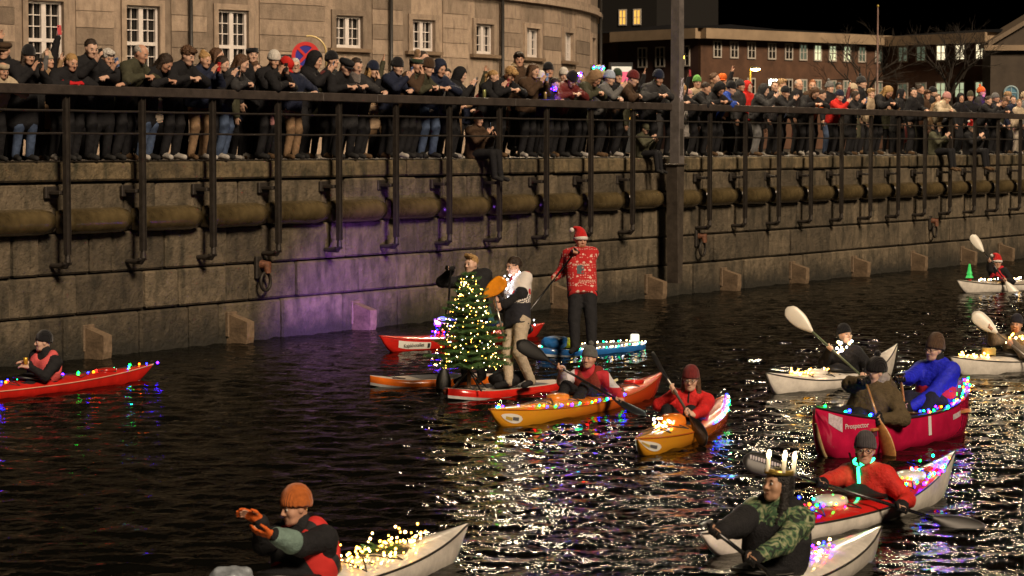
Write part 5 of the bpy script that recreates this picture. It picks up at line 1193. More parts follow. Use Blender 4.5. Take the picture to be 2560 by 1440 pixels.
st, fg = standing('man in Santa hat, yellow scarf and red Christmas sweater on the blue board', .10, [W(1438, 884, .1), W(1480, 884, .1)], hp, (.30, -.95, -.03), bf, [G(g2, u, shoulder(hp, bf, 1), (-.3, .3, -1)), G(g1, (1, .2, -.3), shoulder(hp, bf, -1), (.6, -.2, -.75))], sweater_red(), BLACK, 1, 'brown', k=1.04, bulk=1.04, pelz=.98, tb=1.14, jk=dict(name='sweater', collar=.0, wr=.003, low=-.16, hem=-.10, bulk=1.26))
put_head(st, 'santa', knit((.50, .015, .015)), fg.H, fg.Rh, 1.04); put_head(st, 'beard', hairm('ginger'), fg.H, fg.Rh, 1.03)
f = SDF(); f.cone(fg.N - fg.T * .02, fg.N + fg.T * .075 + fg.fwd * .01, .085, .075, .02); f.ell(fg.N + fg.fwd * .06 - fg.T * .02, (.075, .06, .05), k=.03); link('scarf', f.mesh(.012, (), .006, 45), st, knit((.45, .27, .04)))
def sweater_text(txt, px, py, size, mat):
    o_ = P(px, py, Yd - .1) - fg.base; return on_surface(st, fg.jo, text_mesh(txt, size, 0), mat, 'lettering', o_, (1, 0, 0), (0, -1, 0), .004)
creamy = M('cream_wool', (.62, .48, .38), .9)
sweater_text('DANMARK', 1466, 698, .055, creamy); sweater_text('DANMARK', 1448, 716, .05, creamy); sweater_text('HYGGE', 1448, 658, .06, creamy) if False else sweater_text('DANMARK', 1452, 660, .055, creamy)
me = stripe(.11, .26); on_surface(st, fg.jo, me, M('teal_patch', (.06, .10, .11), .8), 'knit_patch', P(1449, 680, Yd) - fg.base, (1, .0, 0), (0, -1, 0), .003)
string_lights('small green and red lights on the red Christmas sweater', [P(x, y, Yd - .20) for x, y in ((1440, 648), (1446, 656), (1448, 664), (1456, 668))], 6, ['green', 'teal', 'green', 'white'], r=.008, wire=False, jit=.02)
# things on the blue board
bp_ = lambda u_, v, z=.10: M5 @ Vector((u_ * L5 / 2, v, z))
bg_ = empty('blue_bag', bp_(.78, .05), label='blue dry bag strapped on the nose of the blue board', cat='bag'); f = SDF(); f.ell((0, 0, .10), (.20, .17, .11), k=.03); f.cone((-.12, .0, .12), (.16, .03, .16), .07, .05, .04); link('bag_body', f.mesh(.016, (), .007, 24), bg_, cloth((.02, .14, .42), .5))
bg_ = empty('yellow_jacket', bp_(.42, -.12), label='folded neon yellow jacket on the blue board', cat='jacket'); f = SDF(); f.ell((0, 0, .05), (.22, .14, .06), k=.03); f.ell((.1, .05, .09), (.12, .09, .06), k=.04); link('folded_fabric', f.mesh(.015, (), .008, 28), bg_, cloth((.55, .62, .03), .6))
bg_ = empty('white_lantern', bp_(-.86, 0), label='small white lantern on the tail of the blue board', cat='lantern'); MB().box((0, 0, .07), (.07, .05, .06), None, 0, .015).build('lantern_body', M('lantern_glow', (.8, .8, .7), .5, emit=(.9, .95, .8), estr=.7), bg_); MB().tube([(-.05, 0, .13), (0, 0, .18), (.05, 0, .13)], .006, 6).build('handle', PLASTIC, bg_)
ed = [bp_(u_, sg * .36 * (1 - abs(u_) ** 3) ** .5, .105 + .14 * max(0, u_ - .45) ** 1.5) for sg, us in ((-1, np.linspace(.9, -.95, 16)), (1, np.linspace(-.95, .7, 12))) for u_ in us]
string_lights('white lights running round the rim of the blue board', ed, 62, ['white', 'warm', 'white', 'teal'], r=.011, jit=.006)
# --- 6. yellow-to-red kayak with the man in red and white
FADE = grad_mat('yellow_red_fade', [(.0, (.55, .015, .01)), (.42, (.66, .10, .015)), (.72, (.70, .30, .02))])
def fade_copy(n):   # bow is at +x
    return grad_mat(n, [(.05, (.55, .015, .01)), (.45, (.66, .11, .015)), (.85, (.68, .30, .02))])
def logo_disc(K, px0, px1, bow, stern, f0=.40, f1=.82):
    for sd in (1, -1):
        if (K.M @ Vector((0, sd, 0))).y < K.o.y or (K.M @ Vector((0, sd, 0)) - K.o).x < -.9:
            x0, x1 = sorted((axis_x(bow, stern, px0), axis_x(bow, stern, px1))); K.side_panel(x0, x1, f0, f1, sd, 'sticker', M('sticker_white', (.72, .70, .64), .5), ov=True, n=14)
            c = (x0 + x1) / 2; w_ = (x1 - x0); K.side_panel(c - w_ * .30, c - w_ * .02, (f0 + f1) / 2 - .07, (f0 + f1) / 2 + .07, sd, 'sticker_mark', M('sticker_grey', (.10, .10, .11), .5), off=.009, n=3); K.side_panel(c + .0, c + w_ * .30, (f0 + f1) / 2 - .11, (f0 + f1) / 2 + .04, sd, 'sticker_mark', M('sticker_yellow', (.5, .34, .05), .5), off=.009, n=3)
bow, stern = W(1258, 1066), W(1628, 990)
K6 = Kayak('long yellow kayak fading to red at the stern with round bow sticker', bow, stern, fade_copy('fade_a'), fade_copy('fade_a'), gloss((.5, .12, .02)), cock=axis_x(bow, stern, 1470), beam=.6, rise=(.16, .11), sheer=.12, ext=1.16, skirt=False)
logo_disc(K6, 1243, 1282, bow, stern)
K6.lines([(K6.cock + .6, K6.cock + 1.25), (K6.cock - 1.1, K6.cock - .6)]); K6.hatch(K6.cock + .78, .14, gloss((.72, .22, .02)), dome=.06, name='day_hatch'); K6.hatch(-K6.L * .32, .13, REDG)
f6 = K6.M.to_3x3() @ Vector((1, 0, 0)); Yd = (K6.M @ Vector((K6.cock, 0, 0))).y; hp = P(1473, 897, Yd)
A, B = P(1293, 856, Yd - .15), P(1612, 1040, Yd - .75); u = (B - A).normalized(); ta, tb_ = .345, .80
paddle('black double paddle held by the man in the red and white jacket', A, B, (.35, -.9, .25), CARBON, PLASTIC, .46, .19, face2=(.1, -.3, 1))
gA, gB = A.lerp(B, ta), A.lerp(B, tb_)
def jacket_rw():
    m = M('red_white_jacket', (.5, .03, .03), .75); nt = m.node_tree; b = nt.nodes['Principled BSDF']; L_ = nt.links.new; tc = nt.nodes.new('ShaderNodeTexCoord'); wv = nt.nodes.new('ShaderNodeTexNoise'); wv.inputs['Scale'].default_value = 1.5
    sx = nt.nodes.new('ShaderNodeSeparateXYZ'); L_(tc.outputs['Object'], sx.inputs[0]); ab = nt.nodes.new('ShaderNodeMath'); ab.operation = 'ABSOLUTE'; L_(sx.outputs['X'], ab.inputs[0])
    g1_ = nt.nodes.new('ShaderNodeMath'); g1_.operation = 'GREATER_THAN'; g1_.inputs[1].default_value = .21; L_(ab.outputs[0], g1_.inputs[0]); g2_ = nt.nodes.new('ShaderNodeMath'); g2_.operation = 'GREATER_THAN'; g2_.inputs[1].default_value = .30; L_(sx.outputs['Z'], g2_.inputs[0]); mu = nt.nodes.new('ShaderNodeMath'); mu.operation = 'MULTIPLY'; L_(g1_.outputs[0], mu.inputs[0]); L_(g2_.outputs[0], mu.inputs[1])
    mx = nt.nodes.new('ShaderNodeMix'); mx.data_type = 'RGBA'; mx.inputs[6].default_value = (.46, .02, .03, 1); mx.inputs[7].default_value = (.55, .53, .56, 1); L_(mu.outputs[0], mx.inputs[0]); L_(mx.outputs[2], b.inputs['Base Color']); return m
st, fg = seated('smiling man in grey pompom beanie and red and white jacket in the fading yellow kayak', K6, hp, (-.42, -.90, .02), [G(gA, u, shoulder(hp, f6, 1), (-.5, .3, -.9)), G(gB, u, shoulder(hp, f6, -1), (.8, .1, -.6))], jacket_rw(), 1, 'dark', knees=.30, zseat=.10, jk=dict(low=.02))
put_head(st, 'pom', knit((.10, .10, .095)), fg.H, fg.Rh); link('life_vest', fg.vest(.016), st, cloth((.17, .025, .015))); 
on_surface(st, fg.jo, stripe(.05, .03), M('reflective_tape', (.7, .65, .4), .4), 'reflective_band', P(1540, 950, Yd - .1) - fg.base, (1, 0, .4), (0, -1, 0), .006)
string_lights('coloured lights draped along the fading yellow kayak', [K6.edge(u_, sd_, .02) for u_, sd_ in ((.93, 1), (.86, -1), (.78, -1), (.7, 1), (.62, 1), (.5, 1), (.4, 1), (.3, 1), (.2, 1), (.1, 1), (0, 1), (-.1, 1), (-.2, 1), (-.3, 1))] if (K6.M @ Vector((0, 1, 0))).y < K6.o.y else [K6.edge(u_, sd_, .02) for u_, sd_ in ((.93, -1), (.86, 1), (.78, 1), (.7, -1), (.62, -1), (.5, -1), (.4, -1), (.3, -1), (.2, -1), (.1, -1), (0, -1), (-.1, -1), (-.2, -1), (-.3, -1))], 26, ['green', 'blue', 'amber', 'violet', 'green', 'blue', 'red', 'green', 'amber', 'blue'], r=.014, seed=3)

# --- 7. yellow kayak with the woman in red
bow, stern = W(1606, 1138), W(1806, 1046)
K7 = Kayak('short yellow kayak with round bow sticker and warm lights under the woman in red', bow, stern, fade_copy('fade_b'), fade_copy('fade_b'), gloss((.5, .12, .02)), cock=axis_x(bow, stern, 1718), beam=.6, rise=(.14, .08), sheer=.12, ext=1.12, skirt=False)
logo_disc(K7, 1592, 1625, bow, stern); K7.hatch(K7.cock + .62, .16, gloss((.72, .20, .02)), dome=.10, name='day_hatch'); K7.lines([(K7.cock + .75, K7.cock + 1.3)])
f7 = K7.M.to_3x3() @ Vector((1, 0, 0)); Yd = (K7.M @ Vector((K7.cock, 0, 0))).y; hp = P(1727, 950, Yd - .02)
A, B = P(1630, 884, Yd + .15), P(1768, 1112, Yd - 1.0); u = (B - A).normalized()
paddle('black double paddle held steeply by the woman in red', A, B, (.8, -.55, .2), M('grey_shaft', (.25, .23, .2), .3, .6), PLASTIC, .46, .17, face2=(-.7, -.7, .1))
gA, gB = A.lerp(B, .39), A.lerp(B, .66)
RJ = cloth((.55, .02, .02), .7)
st, fg = seated('woman in dark red beanie, glasses and red jacket in the short yellow kayak', K7, hp, (-.22, -.95, -.12), [G(gA, u, shoulder(hp, f7, 1), (-.9, .1, -.6)), G(gB, u, shoulder(hp, f7, -1), (.9, .1, -.4))], RJ, 2, 'brown', knees=.30, zseat=.10, bulk=1.06, slim=.95)
put_head(st, 'beanie', knit((.14, .02, .02)), fg.H, fg.Rh, 1.04); put_head(st, 'lowlong', hairm('brown'), fg.H, fg.Rh, 1.04); glasses(st, fg.H, fg.Rh)
on_surface(st, fg.jo, stripe(.02, .34), M('black_zip', (.015, .015, .015), .5), 'zip', fg.pel + fg.T * .3 + fg.fwd * .15, (1, 0, 0), fg.fwd, .004)
string_lights('warm light clusters on the bow of the short yellow kayak', [K7.pt(K7.cock + x, y, .03) for x, y in ((1.25, -.05), (1.2, .1), (.95, -.12), (.9, .1), (.72, -.2), (.7, .12))], 26, ['warm', 'gold', 'white'], r=.013, jit=.03, seed=8)
sd7 = 1 if (K7.M @ Vector((0, 1, 0)) - K7.o).x > 0 else -1
string_lights('blue and green lights along the stern side of the short yellow kayak', [K7.edge(u_, sd7, .02) for u_ in (-.1, -.25, -.4, -.55, -.7, -.85, -.95)], 22, ['blue', 'green', 'blue', 'violet', 'teal', 'red', 'white'], r=.012, seed=9)

# --- 8. white kayak with the paddler in black wearing lights
bow, stern = W(1938, 984), W(2222, 948)
K8 = Kayak('white sea kayak with upswept stern and gold lights on the foredeck', bow, stern, WHITE, WHITE, BLK, cock=axis_x(bow, stern, 2112), beam=.54, rise=(.36, .17), sheer=.12, ext=1.15)
K8.lines([(K8.cock + .5, K8.cock + .95)]); K8.hatch(K8.cock + .62, .14, WHITE, dome=.05)
f8 = K8.M.to_3x3() @ Vector((1, 0, 0)); Yd = (K8.M @ Vector((K8.cock, 0, 0))).y; hp = P(2112, 838, Yd)
A, B = P(1966, 771, Yd - .1), P(2232, 1010, Yd - .55); u = (B - A).normalized(); gA, gB = A.lerp(B, .415), A.lerp(B, .72)
paddle('white bladed paddle with green shaft held by the paddler in black', A, B, (.1, -1, -.05), M('green_grey_shaft', (.10, .13, .08), .35), WHITEBL, .47, .21)
st, fg = seated('paddler in black beanie and dark jacket with a necklace of warm lights', K8, hp, (.45, -.88, .12), [G(gA, u, shoulder(hp, f8, 1), (-.5, .3, -.9)), G(gB, u, shoulder(hp, f8, -1), (.7, 0, -.7))], BLACK, 2, 'dark', bulk=1.1)
put_head(st, 'beanie', knit((.015, .012, .012)), fg.H, fg.Rh)
string_lights('warm lights hung round the neck of the paddler in black', [], 0, ['warm', 'white'], r=.016, wire=False, bulbs=[P(x, y, Yd - .24) for x, y in ((2090, 856), (2126, 852), (2098, 862), (2122, 860), (2088, 872), (2104, 878), (2120, 868), (2094, 882), (2110, 872), (2102, 886), (2128, 858), (2108, 890))]) if False else None
wpts = [P(x, y, Yd - .26) for x, y in ((2090, 853), (2098, 862), (2088, 872), (2104, 876), (2094, 884), (2112, 872), (2120, 866), (2126, 852))]
string_lights('warm lights hung round the neck of the paddler in black', wpts, 12, ['warm', 'white'], r=.017, jit=.02)
string_lights('gold lights heaped on the foredeck of the white kayak behind the canoe', [K8.pt(K8.cock + x, y, .02) for x, y in ((1.25, .05), (1.15, -.06), (1.05, .1), (.95, -.1), (.85, .12), (.75, -.14), (.65, .14), (.55, -.15), (.48, .1))], 46, ['gold', 'warm', 'gold'], r=.0105, jit=.025, seed=4)
lt = empty('deck_lantern', K8.pt(K8.cock - .42, -.1, .0), label='small gold lantern behind the paddler in black', cat='lantern'); MB().tube([(0, 0, 0), (0, 0, .16)], .008, 6).build('stem', PLASTIC, lt); o = link('globe', BULB, lt, led('gold')); o.location = (0, 0, .18); o.scale = (.028, .028, .028)

# --- 9. red canoe with two people
bow, stern = W(2058, 1146), W(2396, 1072); o9 = (bow + stern) / 2; o9.z = 0; L9 = (bow - stern).length * 1.12; yw = yaw_of(stern, bow)
can = empty('canoe', o9, yw, label='deep red open canoe with two paddlers and coloured lights on the gunwale', cat='canoe'); M9 = Matrix.Translation(o9) @ Matrix.Rotation(yw, 4, 'Z')
def csec(u, ins=0.0):
    u = max(-1.0, min(1.0, u))
    x = u * (L9 / 2 - ins * 1.5); b = max(.012, .40 * (1 - abs(u) ** 2.3) ** .8 - ins); zs = .34 + .22 * abs(u) ** 2.6; zk = -.12 + (zs + .12) * max(0, (abs(u) - .66) / .34) ** 2.7 * .85 + ins
    half = [(0, zk), (.55, zk + .02), (.88, zk + .10), (1.03, zk + .45 * (zs - zk)), (1.0, zs)]; return [(x, -b * y, z) for y, z in half[::-1]] + [(x, b * y, z) for y, z in half[1:]]
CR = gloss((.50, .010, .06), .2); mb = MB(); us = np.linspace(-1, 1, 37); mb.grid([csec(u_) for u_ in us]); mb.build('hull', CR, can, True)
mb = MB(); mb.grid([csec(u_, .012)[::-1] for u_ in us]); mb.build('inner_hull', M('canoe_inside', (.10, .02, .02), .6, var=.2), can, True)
for k_ in (0, -1): mb = MB(); mb.tube([csec(u_)[k_] for u_ in us], .016, 6); mb.build('gunwale', M('black_gunwale', (.03, .025, .03), .4), can, True)
mb = MB(); mb.tube([Vector(csec(u_)[4]) + Vector((0, 0, -.004)) for u_ in np.linspace(.72, .985, 9)], [.012] + [.022] * 7 + [.012], 8); mb.build('skid_plate', M('kevlar_skid', (.35, .24, .12), .6, var=.3, vscale=20), can, True)
for x in (-.62, .55): mb = MB(); mb.box((x * L9 / 2, 0, .27), (.13, .33, .015), None, 0, .005); mb.build('seat', WOOD, can)
mb = MB(); mb.tube([(0, -.38, .335), (0, .38, .335)], .02, 8); mb.build('thwart', WOOD, can, True)
sd9 = 0 if (M9 @ Vector((0, -1, 0))).y < o9.y else -1
def cside(x0, x1, f0, f1, name, mat, off=.005, n=6):
    rows = []
    for t in np.linspace(0, 1, n + 1):
        s_ = csec((x0 + (x1 - x0) * t) * 2 / L9); s_ = s_ if sd9 == 0 else s_[::-1]; top, mid = Vector(s_[0]), Vector(s_[1]); low = Vector(s_[2]); row = []
        for f in (f0, (f0 + f1) / 2, f1): q = mid.lerp(top, (f - .45) / .55) if f > .45 else low.lerp(mid, f / .45); row.append(q + Vector((0, off * (-1 if sd9 == 0 else 1), 0)))
        rows.append(row)
    mb = MB(); mb.grid(rows if sd9 == 0 else [r[::-1] for r in rows]); return mb.build(name, mat, can, True)
ax9 = lambda px: axis_x(bow, stern, px)
x0, x1 = sorted((ax9(2018), ax9(2052))); cside(L9 * .42, L9 * .465, .60, .90, 'sticker', M('worn_sticker', (.5, .42, .46), .6, var=.35, vscale=25))
def ctext(txt, px, f, size, mat):
    x = ax9(px); s_ = csec(2 * x / L9); s_ = s_ if sd9 == 0 else s_[::-1]; q = Vector(s_[1]).lerp(Vector(s_[0]), (f - .45) / .55); s2 = csec(2 * (x + .1) / L9); s2 = s2 if sd9 == 0 else s2[::-1]; q2 = Vector(s2[1]).lerp(Vector(s2[0]), (f - .45) / .55); sl = math.atan2(q2.y - q.y, .1); ob = link('lettering', text_mesh(txt, size, .001), can, mat); ob.location = q + Vector((0, -.008 if sd9 == 0 else .008, 0)); ob.rotation_euler = (R(90), 0, sl if sd9 == 0 else math.pi + sl)
ctext('Prospector', 2095, .80, .075, M('white_vinyl', (.65, .62, .62), .5)); x = ax9(2112); cside(x - .16, x + .10, .62, .72, 'name_plate', M('plum_plate', (.08, .015, .04), .5)); x = ax9(2325); cside(x - .14, x + .14, .70, .82, 'name_plate', M('worn_sticker'))
cside(-L9 * .02, L9 * .0, .5, .95, 'strap', M('white_vinyl'))
f9 = (M9.to_3x3() @ Vector((1, 0, 0)))
# front paddler
seat = M9 @ Vector((ax9(2168), 0, .36)); hp = P(2190, 932, seat.y + .02); gt_, gb_ = P(2163, 952, seat.y - .38), P(2196, 1050, seat.y - .46); u = (gb_ - gt_).normalized(); tip = P(2232, 1158, seat.y - .55)
stp, _ = paddle('wooden canoe paddle held by the paddler in the olive parka', gt_ - u * .02, tip, (-.7, -.7, 0), WOOD, WOOD, .5, .17, both=False, grip=True)
st, fg = seated('canoe paddler in olive parka, black bobble hat and mittens', None, hp, (-.90, -.42, -.18), [G(gt_, u.cross(Vector((0, 1, 0))), shoulder(hp, f9, 1), (-1, .1, .0)), G(gb_, u, shoulder(hp, f9, -1), (.9, 0, -.5))], cloth((.085, .062, .032)), 2, 'dark', seat=seat, fwd=f9, knees=.42, bulk=1.30, jk=dict(low=-.06, collar=.07, crad=.10, wr=.008))
put_head(st, 'pom', knit((.012, .011, .012)), fg.H, fg.Rh, 1.06); glasses(st, fg.H, fg.Rh); glove(st, fg, 0, GLV, 1.45); glove(st, fg, 1, GLV, 1.45)
f = SDF(); f.cone(fg.N + fg.fwd * .02, fg.N + fg.T * .07 + fg.fwd * .03, .10, .09, .02); link('scarf', f.mesh(.014, (), .006, 40), st, knit((.30, .27, .26)))
f = SDF(); f.ell(fg.N - fg.fwd * .10 + fg.T * .02, (.14, .10, .10), np.array(Matrix((fg.rt, fg.fwd, fg.T)).transposed()), k=.03); link('fur_hood', f.mesh(.014, (), .008, 60), st, M('brown_fur', (.07, .05, .035), .95, var=.4, vscale=40, bump=1, bscale=80))
# rear paddler
seat = M9 @ Vector((ax9(2345), 0, .36)); hp = P(2336, 876, seat.y); g1 = P(2252, 948, seat.y - .55); g2 = P(2262, 1020, seat.y - .6); u = (g2 - g1).normalized(); BJ = cloth((.015, .022, .52), .6)
paddle('dark canoe paddle held low by the paddler in the blue jacket', g1 - u * .05, g2 + u * .75, (-.7, -.7, 0), WOOD, WOOD, .5, .17, both=False, grip=True)
st, fg = seated('canoe paddler in blue hooded jacket, brown beanie and glasses', None, hp, (-.80, -.58, -.02), [G(g1, u.cross(Vector((0, 1, 0))), shoulder(hp, f9, 1), (-.2, .2, -1)), G(g2, u, shoulder(hp, f9, -1), (.4, -.1, -.9))], BJ, 2, 'dark', seat=seat, fwd=f9, knees=.44, bulk=1.18, jk=dict(low=-.08, collar=.05, crad=.09), trou=cloth((.012, .013, .03)))
put_head(st, 'tallbeanie', knit((.075, .045, .028)), fg.H, fg.Rh, 1.04); glasses(st, fg.H, fg.Rh); glove(st, fg, 0, GLV, 1.3); glove(st, fg, 1, GLV, 1.3)
f = SDF(); f.ell(fg.N - fg.fwd * .11 - fg.T * .03, (.13, .09, .11), np.array(Matrix((fg.rt, fg.fwd, fg.T)).transposed()), k=.03); link('hood', f.mesh(.014, (), .005, 40), st, BJ)
f = SDF()
for sg in (-1, 1): f.cone(fg.pel + fg.T * .10 + fg.rt * sg * .07, fg.pel + fg.T * .26 + fg.rt * sg * .075, .165, .16, .05)
link('life_vest', f.mesh(.016, (), .002), st, cloth((.50, .02, .06)))
f = SDF(); f.cone(fg.N - fg.T * .03, fg.N + fg.T * .08 + fg.fwd * .01, .095, .085, .02); link('neck_warmer', f.mesh(.014, (), .003), st, BLACK)
string_lights('coloured lights along the gunwale of the red canoe', [M9 @ (Vector(csec(u_)[sd9]) + Vector((0, 0, .02))) for u_ in np.linspace(-.98, .1, 12)], 34, MULTI, r=.013, seed=12, jit=.02)
string_lights('coloured lights bunched on the stern of the red canoe', [M9 @ (Vector(csec(u_)[sd9 if i % 2 else -1 - sd9]) + Vector((0, 0, .015 - .12 * (i % 3)))) for i, u_ in enumerate((-.99, -.97, -.95, -.92, -.88, -.84, -.8, -.76))], 30, MULTI, r=.014, seed=13, jit=.035)
string_lights('green lights on the bow of the red canoe', [M9 @ (Vector(csec(u_)[sd9]) + Vector((0, 0, .02))) for u_ in (.98, .8, .62, .45)] + [M9 @ (Vector(csec(.99)[4]) + Vector((.02, 0, .1)))], 7, ['green', 'blue', 'teal'], r=.016, seed=14)

# --- 10. white and red kayak with the man in red and green light
bow, stern = W(1798, 1385), W(2352, 1244)
K10 = Kayak('white sea kayak with red deck panels and coloured lights below the canoe', bow, stern, WHITE, grad_mat('white_red_deck', [(.0, (.70, .66, .60)), (.30, (.55, .014, .012)), (.88, (.70, .66, .60))]), BLK, cock=axis_x(bow, stern, 2168), beam=.60, rise=(.28, .08), sheer=.12, ext=1.14)
for e_, p_ in zip(MATS['white_red_deck'].node_tree.nodes[-1].color_ramp.elements, (.16, .17, .84)): e_.position = p_
MATS['white_red_deck'].node_tree.nodes[-1].color_ramp.interpolation = 'CONSTANT'
K10.lines([(K10.cock + .5, K10.cock + 1.1), (K10.cock - 1.05, K10.cock - .55)]); K10.hatch(-K10.L * .30, .14, WHITE, dome=.05); K10.hatch(K10.cock + .62, .15, WHITE, dome=.06)
f10 = K10.M.to_3x3() @ Vector((1, 0, 0)); Yd = (K10.M @ Vector((K10.cock, 0, 0))).y; hp = P(2163, 1126, Yd)
A, B = P(1857, 1148, Yd - .40), P(2468, 1336, Yd - .55); u = (B - A).normalized(); gA, gB = A.lerp(B, .33), A.lerp(B, .655)
pd, _ = paddle('long dark paddle with lettered blade held low by the man with the green light', A, B, (.1, -.9, .45), CARBON, M('dark_blade', (.012, .011, .010), .45), .48, .19)
mb = MB()
for k_ in range(12): mb.box(Vector((0, 0, 0)) + (A - (A + B) / 2) + u * (.07 + .024 * k_) + Vector((0, -.02, .045)), (.007, .002, .016))
mb.build('lettering', M('white_vinyl'), pd)
st, fg = seated('man in grey beanie and red jacket lit green at the chin by a glowing strap', K10, hp, (-.18, -.97, -.02), [G(gA, u, shoulder(hp, f10, 1), (-.7, .3, -.6)), G(gB, u, shoulder(hp, f10, -1), (.7, .3, -.6))], cloth((.52, .025, .018), .7), 1, 'dark', bulk=1.12, vox=.015, hv=.0065, jk=dict(wr=.004))
put_head(st, 'beanie', knit((.06, .055, .06)), fg.H, fg.Rh, 1.05); glasses(st, fg.H, fg.Rh); glove(st, fg, 0, GLV, 1.25); glove(st, fg, 1, GLV, 1.25)
f = SDF()
for sg in (-1, 1): f.cone(fg.pel + fg.T * .02 + fg.rt * sg * .08, fg.pel + fg.T * .10 + fg.rt * sg * .08, .165, .158, .05)
link('spray_skirt', f.mesh(.016, (), .003), st, cloth((.012, .03, .035)))
for dx in (-.015, .05): on_surface(st, fg.jo, stripe(.022, .40), M('black_zip', (.015, .015, .015), .5), 'zip', fg.pel + fg.T * .32 + fg.fwd * .15 + fg.rt * dx, fg.rt, fg.fwd, .004)
GREEN = M('green_neon', (.05, .8, .35), .4, emit=(.02, 1, .30), estr=7)
cst = empty('glowing_strap', fg.base + fg.N, label='bright green glowing strap round the neck of the man in the red jacket', cat='light strap'); mb = MB(); c0 = Vector((0, 0, 0)); Nn = fg.N
ring = [Nn + fg.rt * .088 * math.sin(t) + fg.fwd * (.095 * math.cos(t) + .01) + fg.T * (.055 + .02 * (1 - math.cos(t)) / 2) - Nn for t in np.linspace(-2.0, 2.0, 15)]; mb.tube(ring, .011, 8)
fr = fg.fwd * .165 - fg.T * .17; mb.tube([ring[6], ring[7] + fg.fwd * .02 - fg.T * .03, fg.fwd * .14 - fg.T * .09, fr - fg.T * .01], [.012, .013, .013, .015], 8); mb.build('tube', GREEN, cst, True)
string_lights('coloured lights on the foredeck of the white and red kayak', [K10.pt(K10.cock + x, y, .02) for x, y in ((1.45, .02), (1.25, -.08), (1.05, .12), (.9, -.15), (.78, .16), (.68, -.1), (.6, .2), (.55, -.2))], 24, MULTI, r=.012, jit=.03, seed=15)
string_lights('coloured lights heaped along the stern of the white and red kayak', [K10.pt(K10.cock + x, y, .025) for x, y in ((-.45, .22), (-.6, -.2), (-.72, .2), (-.85, -.15), (-.95, .16), (-1.05, -.1), (-1.15, .14), (-1.25, .08), (-1.32, -.04), (-1.4, .08), (-1.2, .16), (-1.0, .2))], 56, MULTI, r=.012, jit=.035, seed=16)

# --- 11. woman with the candle crown
bow, stern = W(1640, 1590), W(2175, 1392)
K11 = Kayak('white kayak with coloured lights under the woman wearing the candle crown', bow, stern, WHITE, WHITE, BLK, cock=axis_x(bow, stern, 1925), beam=.58, rise=(.10, .12), sheer=.11, ext=1.12)
f11 = K11.M.to_3x3() @ Vector((1, 0, 0)); Yd = (K11.M @ Vector((K11.cock, 0, 0))).y; hp = P(1943, 1212, Yd)
def camo():
    m = M('green_camo', (.1, .15, .08), .85); nt = m.node_tree; b = nt.nodes['Principled BSDF']; L_ = nt.links.new; tc = nt.nodes.new('ShaderNodeTexCoord'); vo = nt.nodes.new('ShaderNodeTexNoise'); vo.inputs['Scale'].default_value = 13; vo.inputs['Detail'].default_value = 1.5; vo.inputs['Distortion'].default_value = 1.5; L_(tc.outputs['Object'], vo.inputs['Vector']); rp = nt.nodes.new('ShaderNodeValToRGB'); rp.color_ramp.interpolation = 'CONSTANT'; el = rp.color_ramp.elements; el.new(.45); el.new(.54); el.new(.62)
    for e_, (p_, c_) in zip(el, ((0, (.012, .022, .014)), (.43, (.045, .10, .045)), (.52, (.16, .20, .10)), (.61, (.27, .28, .17)))): e_.position = p_; e_.color = (*c_, 1)
    L_(vo.outputs['Fac'], rp.inputs[0]); L_(rp.outputs[0], b.inputs['Base Color']); return m
A, B = P(1690, 1425, Yd - .9), P(2005, 1400, Yd - .1); g1, g2 = P(1790, 1330, Yd - .45), P(1880, 1400, Yd - .62); u = (g2 - g1).normalized()
paddle('black paddle held across the lap by the woman with the candle crown', g1 - u * .10, g2 + u * .60, (.2, -.4, 1), CARBON, PLASTIC, .46, .18, both=False, grip=True)
st, fg = seated('woman in green camouflage hoodie with black vest wearing a crown of candles', K11, hp, (-.78, -.60, .10), [G(g1, u, shoulder(hp, f11, 1), (-.2, .4, -.9)), G(g2, u, shoulder(hp, f11, -1), (.8, 0, -.7))], camo(), 3, 'dark', bulk=1.16, vox=.015, hv=.0065, hk=1.02, slim=1.04, trou=cloth((.012, .014, .013)))
put_head(st, 'long', hairm('black'), fg.H, fg.Rh, 1.02); glove(st, fg, 0, GLV, 1.2); glove(st, fg, 1, GLV, 1.2)
link('life_vest', fg.vest(.015, 1.22, top=-.16), st, BLACK)
f = SDF(); S_, E_, w_, s2_, g_ = fg.arms[0]; f.cone(S_.lerp(E_, .55), E_, .106, .096, .02); f.cone(E_, w_, .096, .068, .02); link('dark_sleeve', f.mesh(.015, (), .003), st, BLACK)
crw = empty('candle_crown', fg.base + fg.H + fg.Rh @ Vector((0, -.01, .075)), label='gold crown with lit electric candles on the woman in camouflage', cat='crown'); crw.rotation_euler = fg.Rh.to_euler()
MB().lathe([(.098, 0), (.104, 0), (.104, .035), (.098, .035)], 28, sx=.92, sy=1.12).build('band', M('gold_band', (.55, .38, .10), .3, .8), crw, True)
for k_ in range(5):
    an = k_ * 1.257 + .25; c = (.092 * math.cos(an), .112 * math.sin(an)); MB().lathe([(.014, .0), (.014, .09), (.006, .095)], 10, (c[0], c[1], .02)).build('candle', M('candle_wax', (.75, .70, .58), .5, emit=(1, .75, .4), estr=.25), crw, True); MB().lathe([(.004, 0), (.013, .014), (.012, .03), (.002, .055)], 10, (c[0], c[1], .115)).build('flame', M('candle_flame', (1, .8, .4), .4, emit=(1, .74, .33), estr=45), crw, True)
string_lights('warm and violet lights on the stern of the kayak under the candle crown woman', [K11.pt(K11.cock + x, y, .02) for x, y in ((-.5, .15), (-.62, -.12), (-.75, .14), (-.85, -.1), (-1.0, .08), (-1.1, -.05))], 22, ['warm', 'violet', 'amber', 'blue', 'pink', 'warm'], r=.012, jit=.03, seed=17)

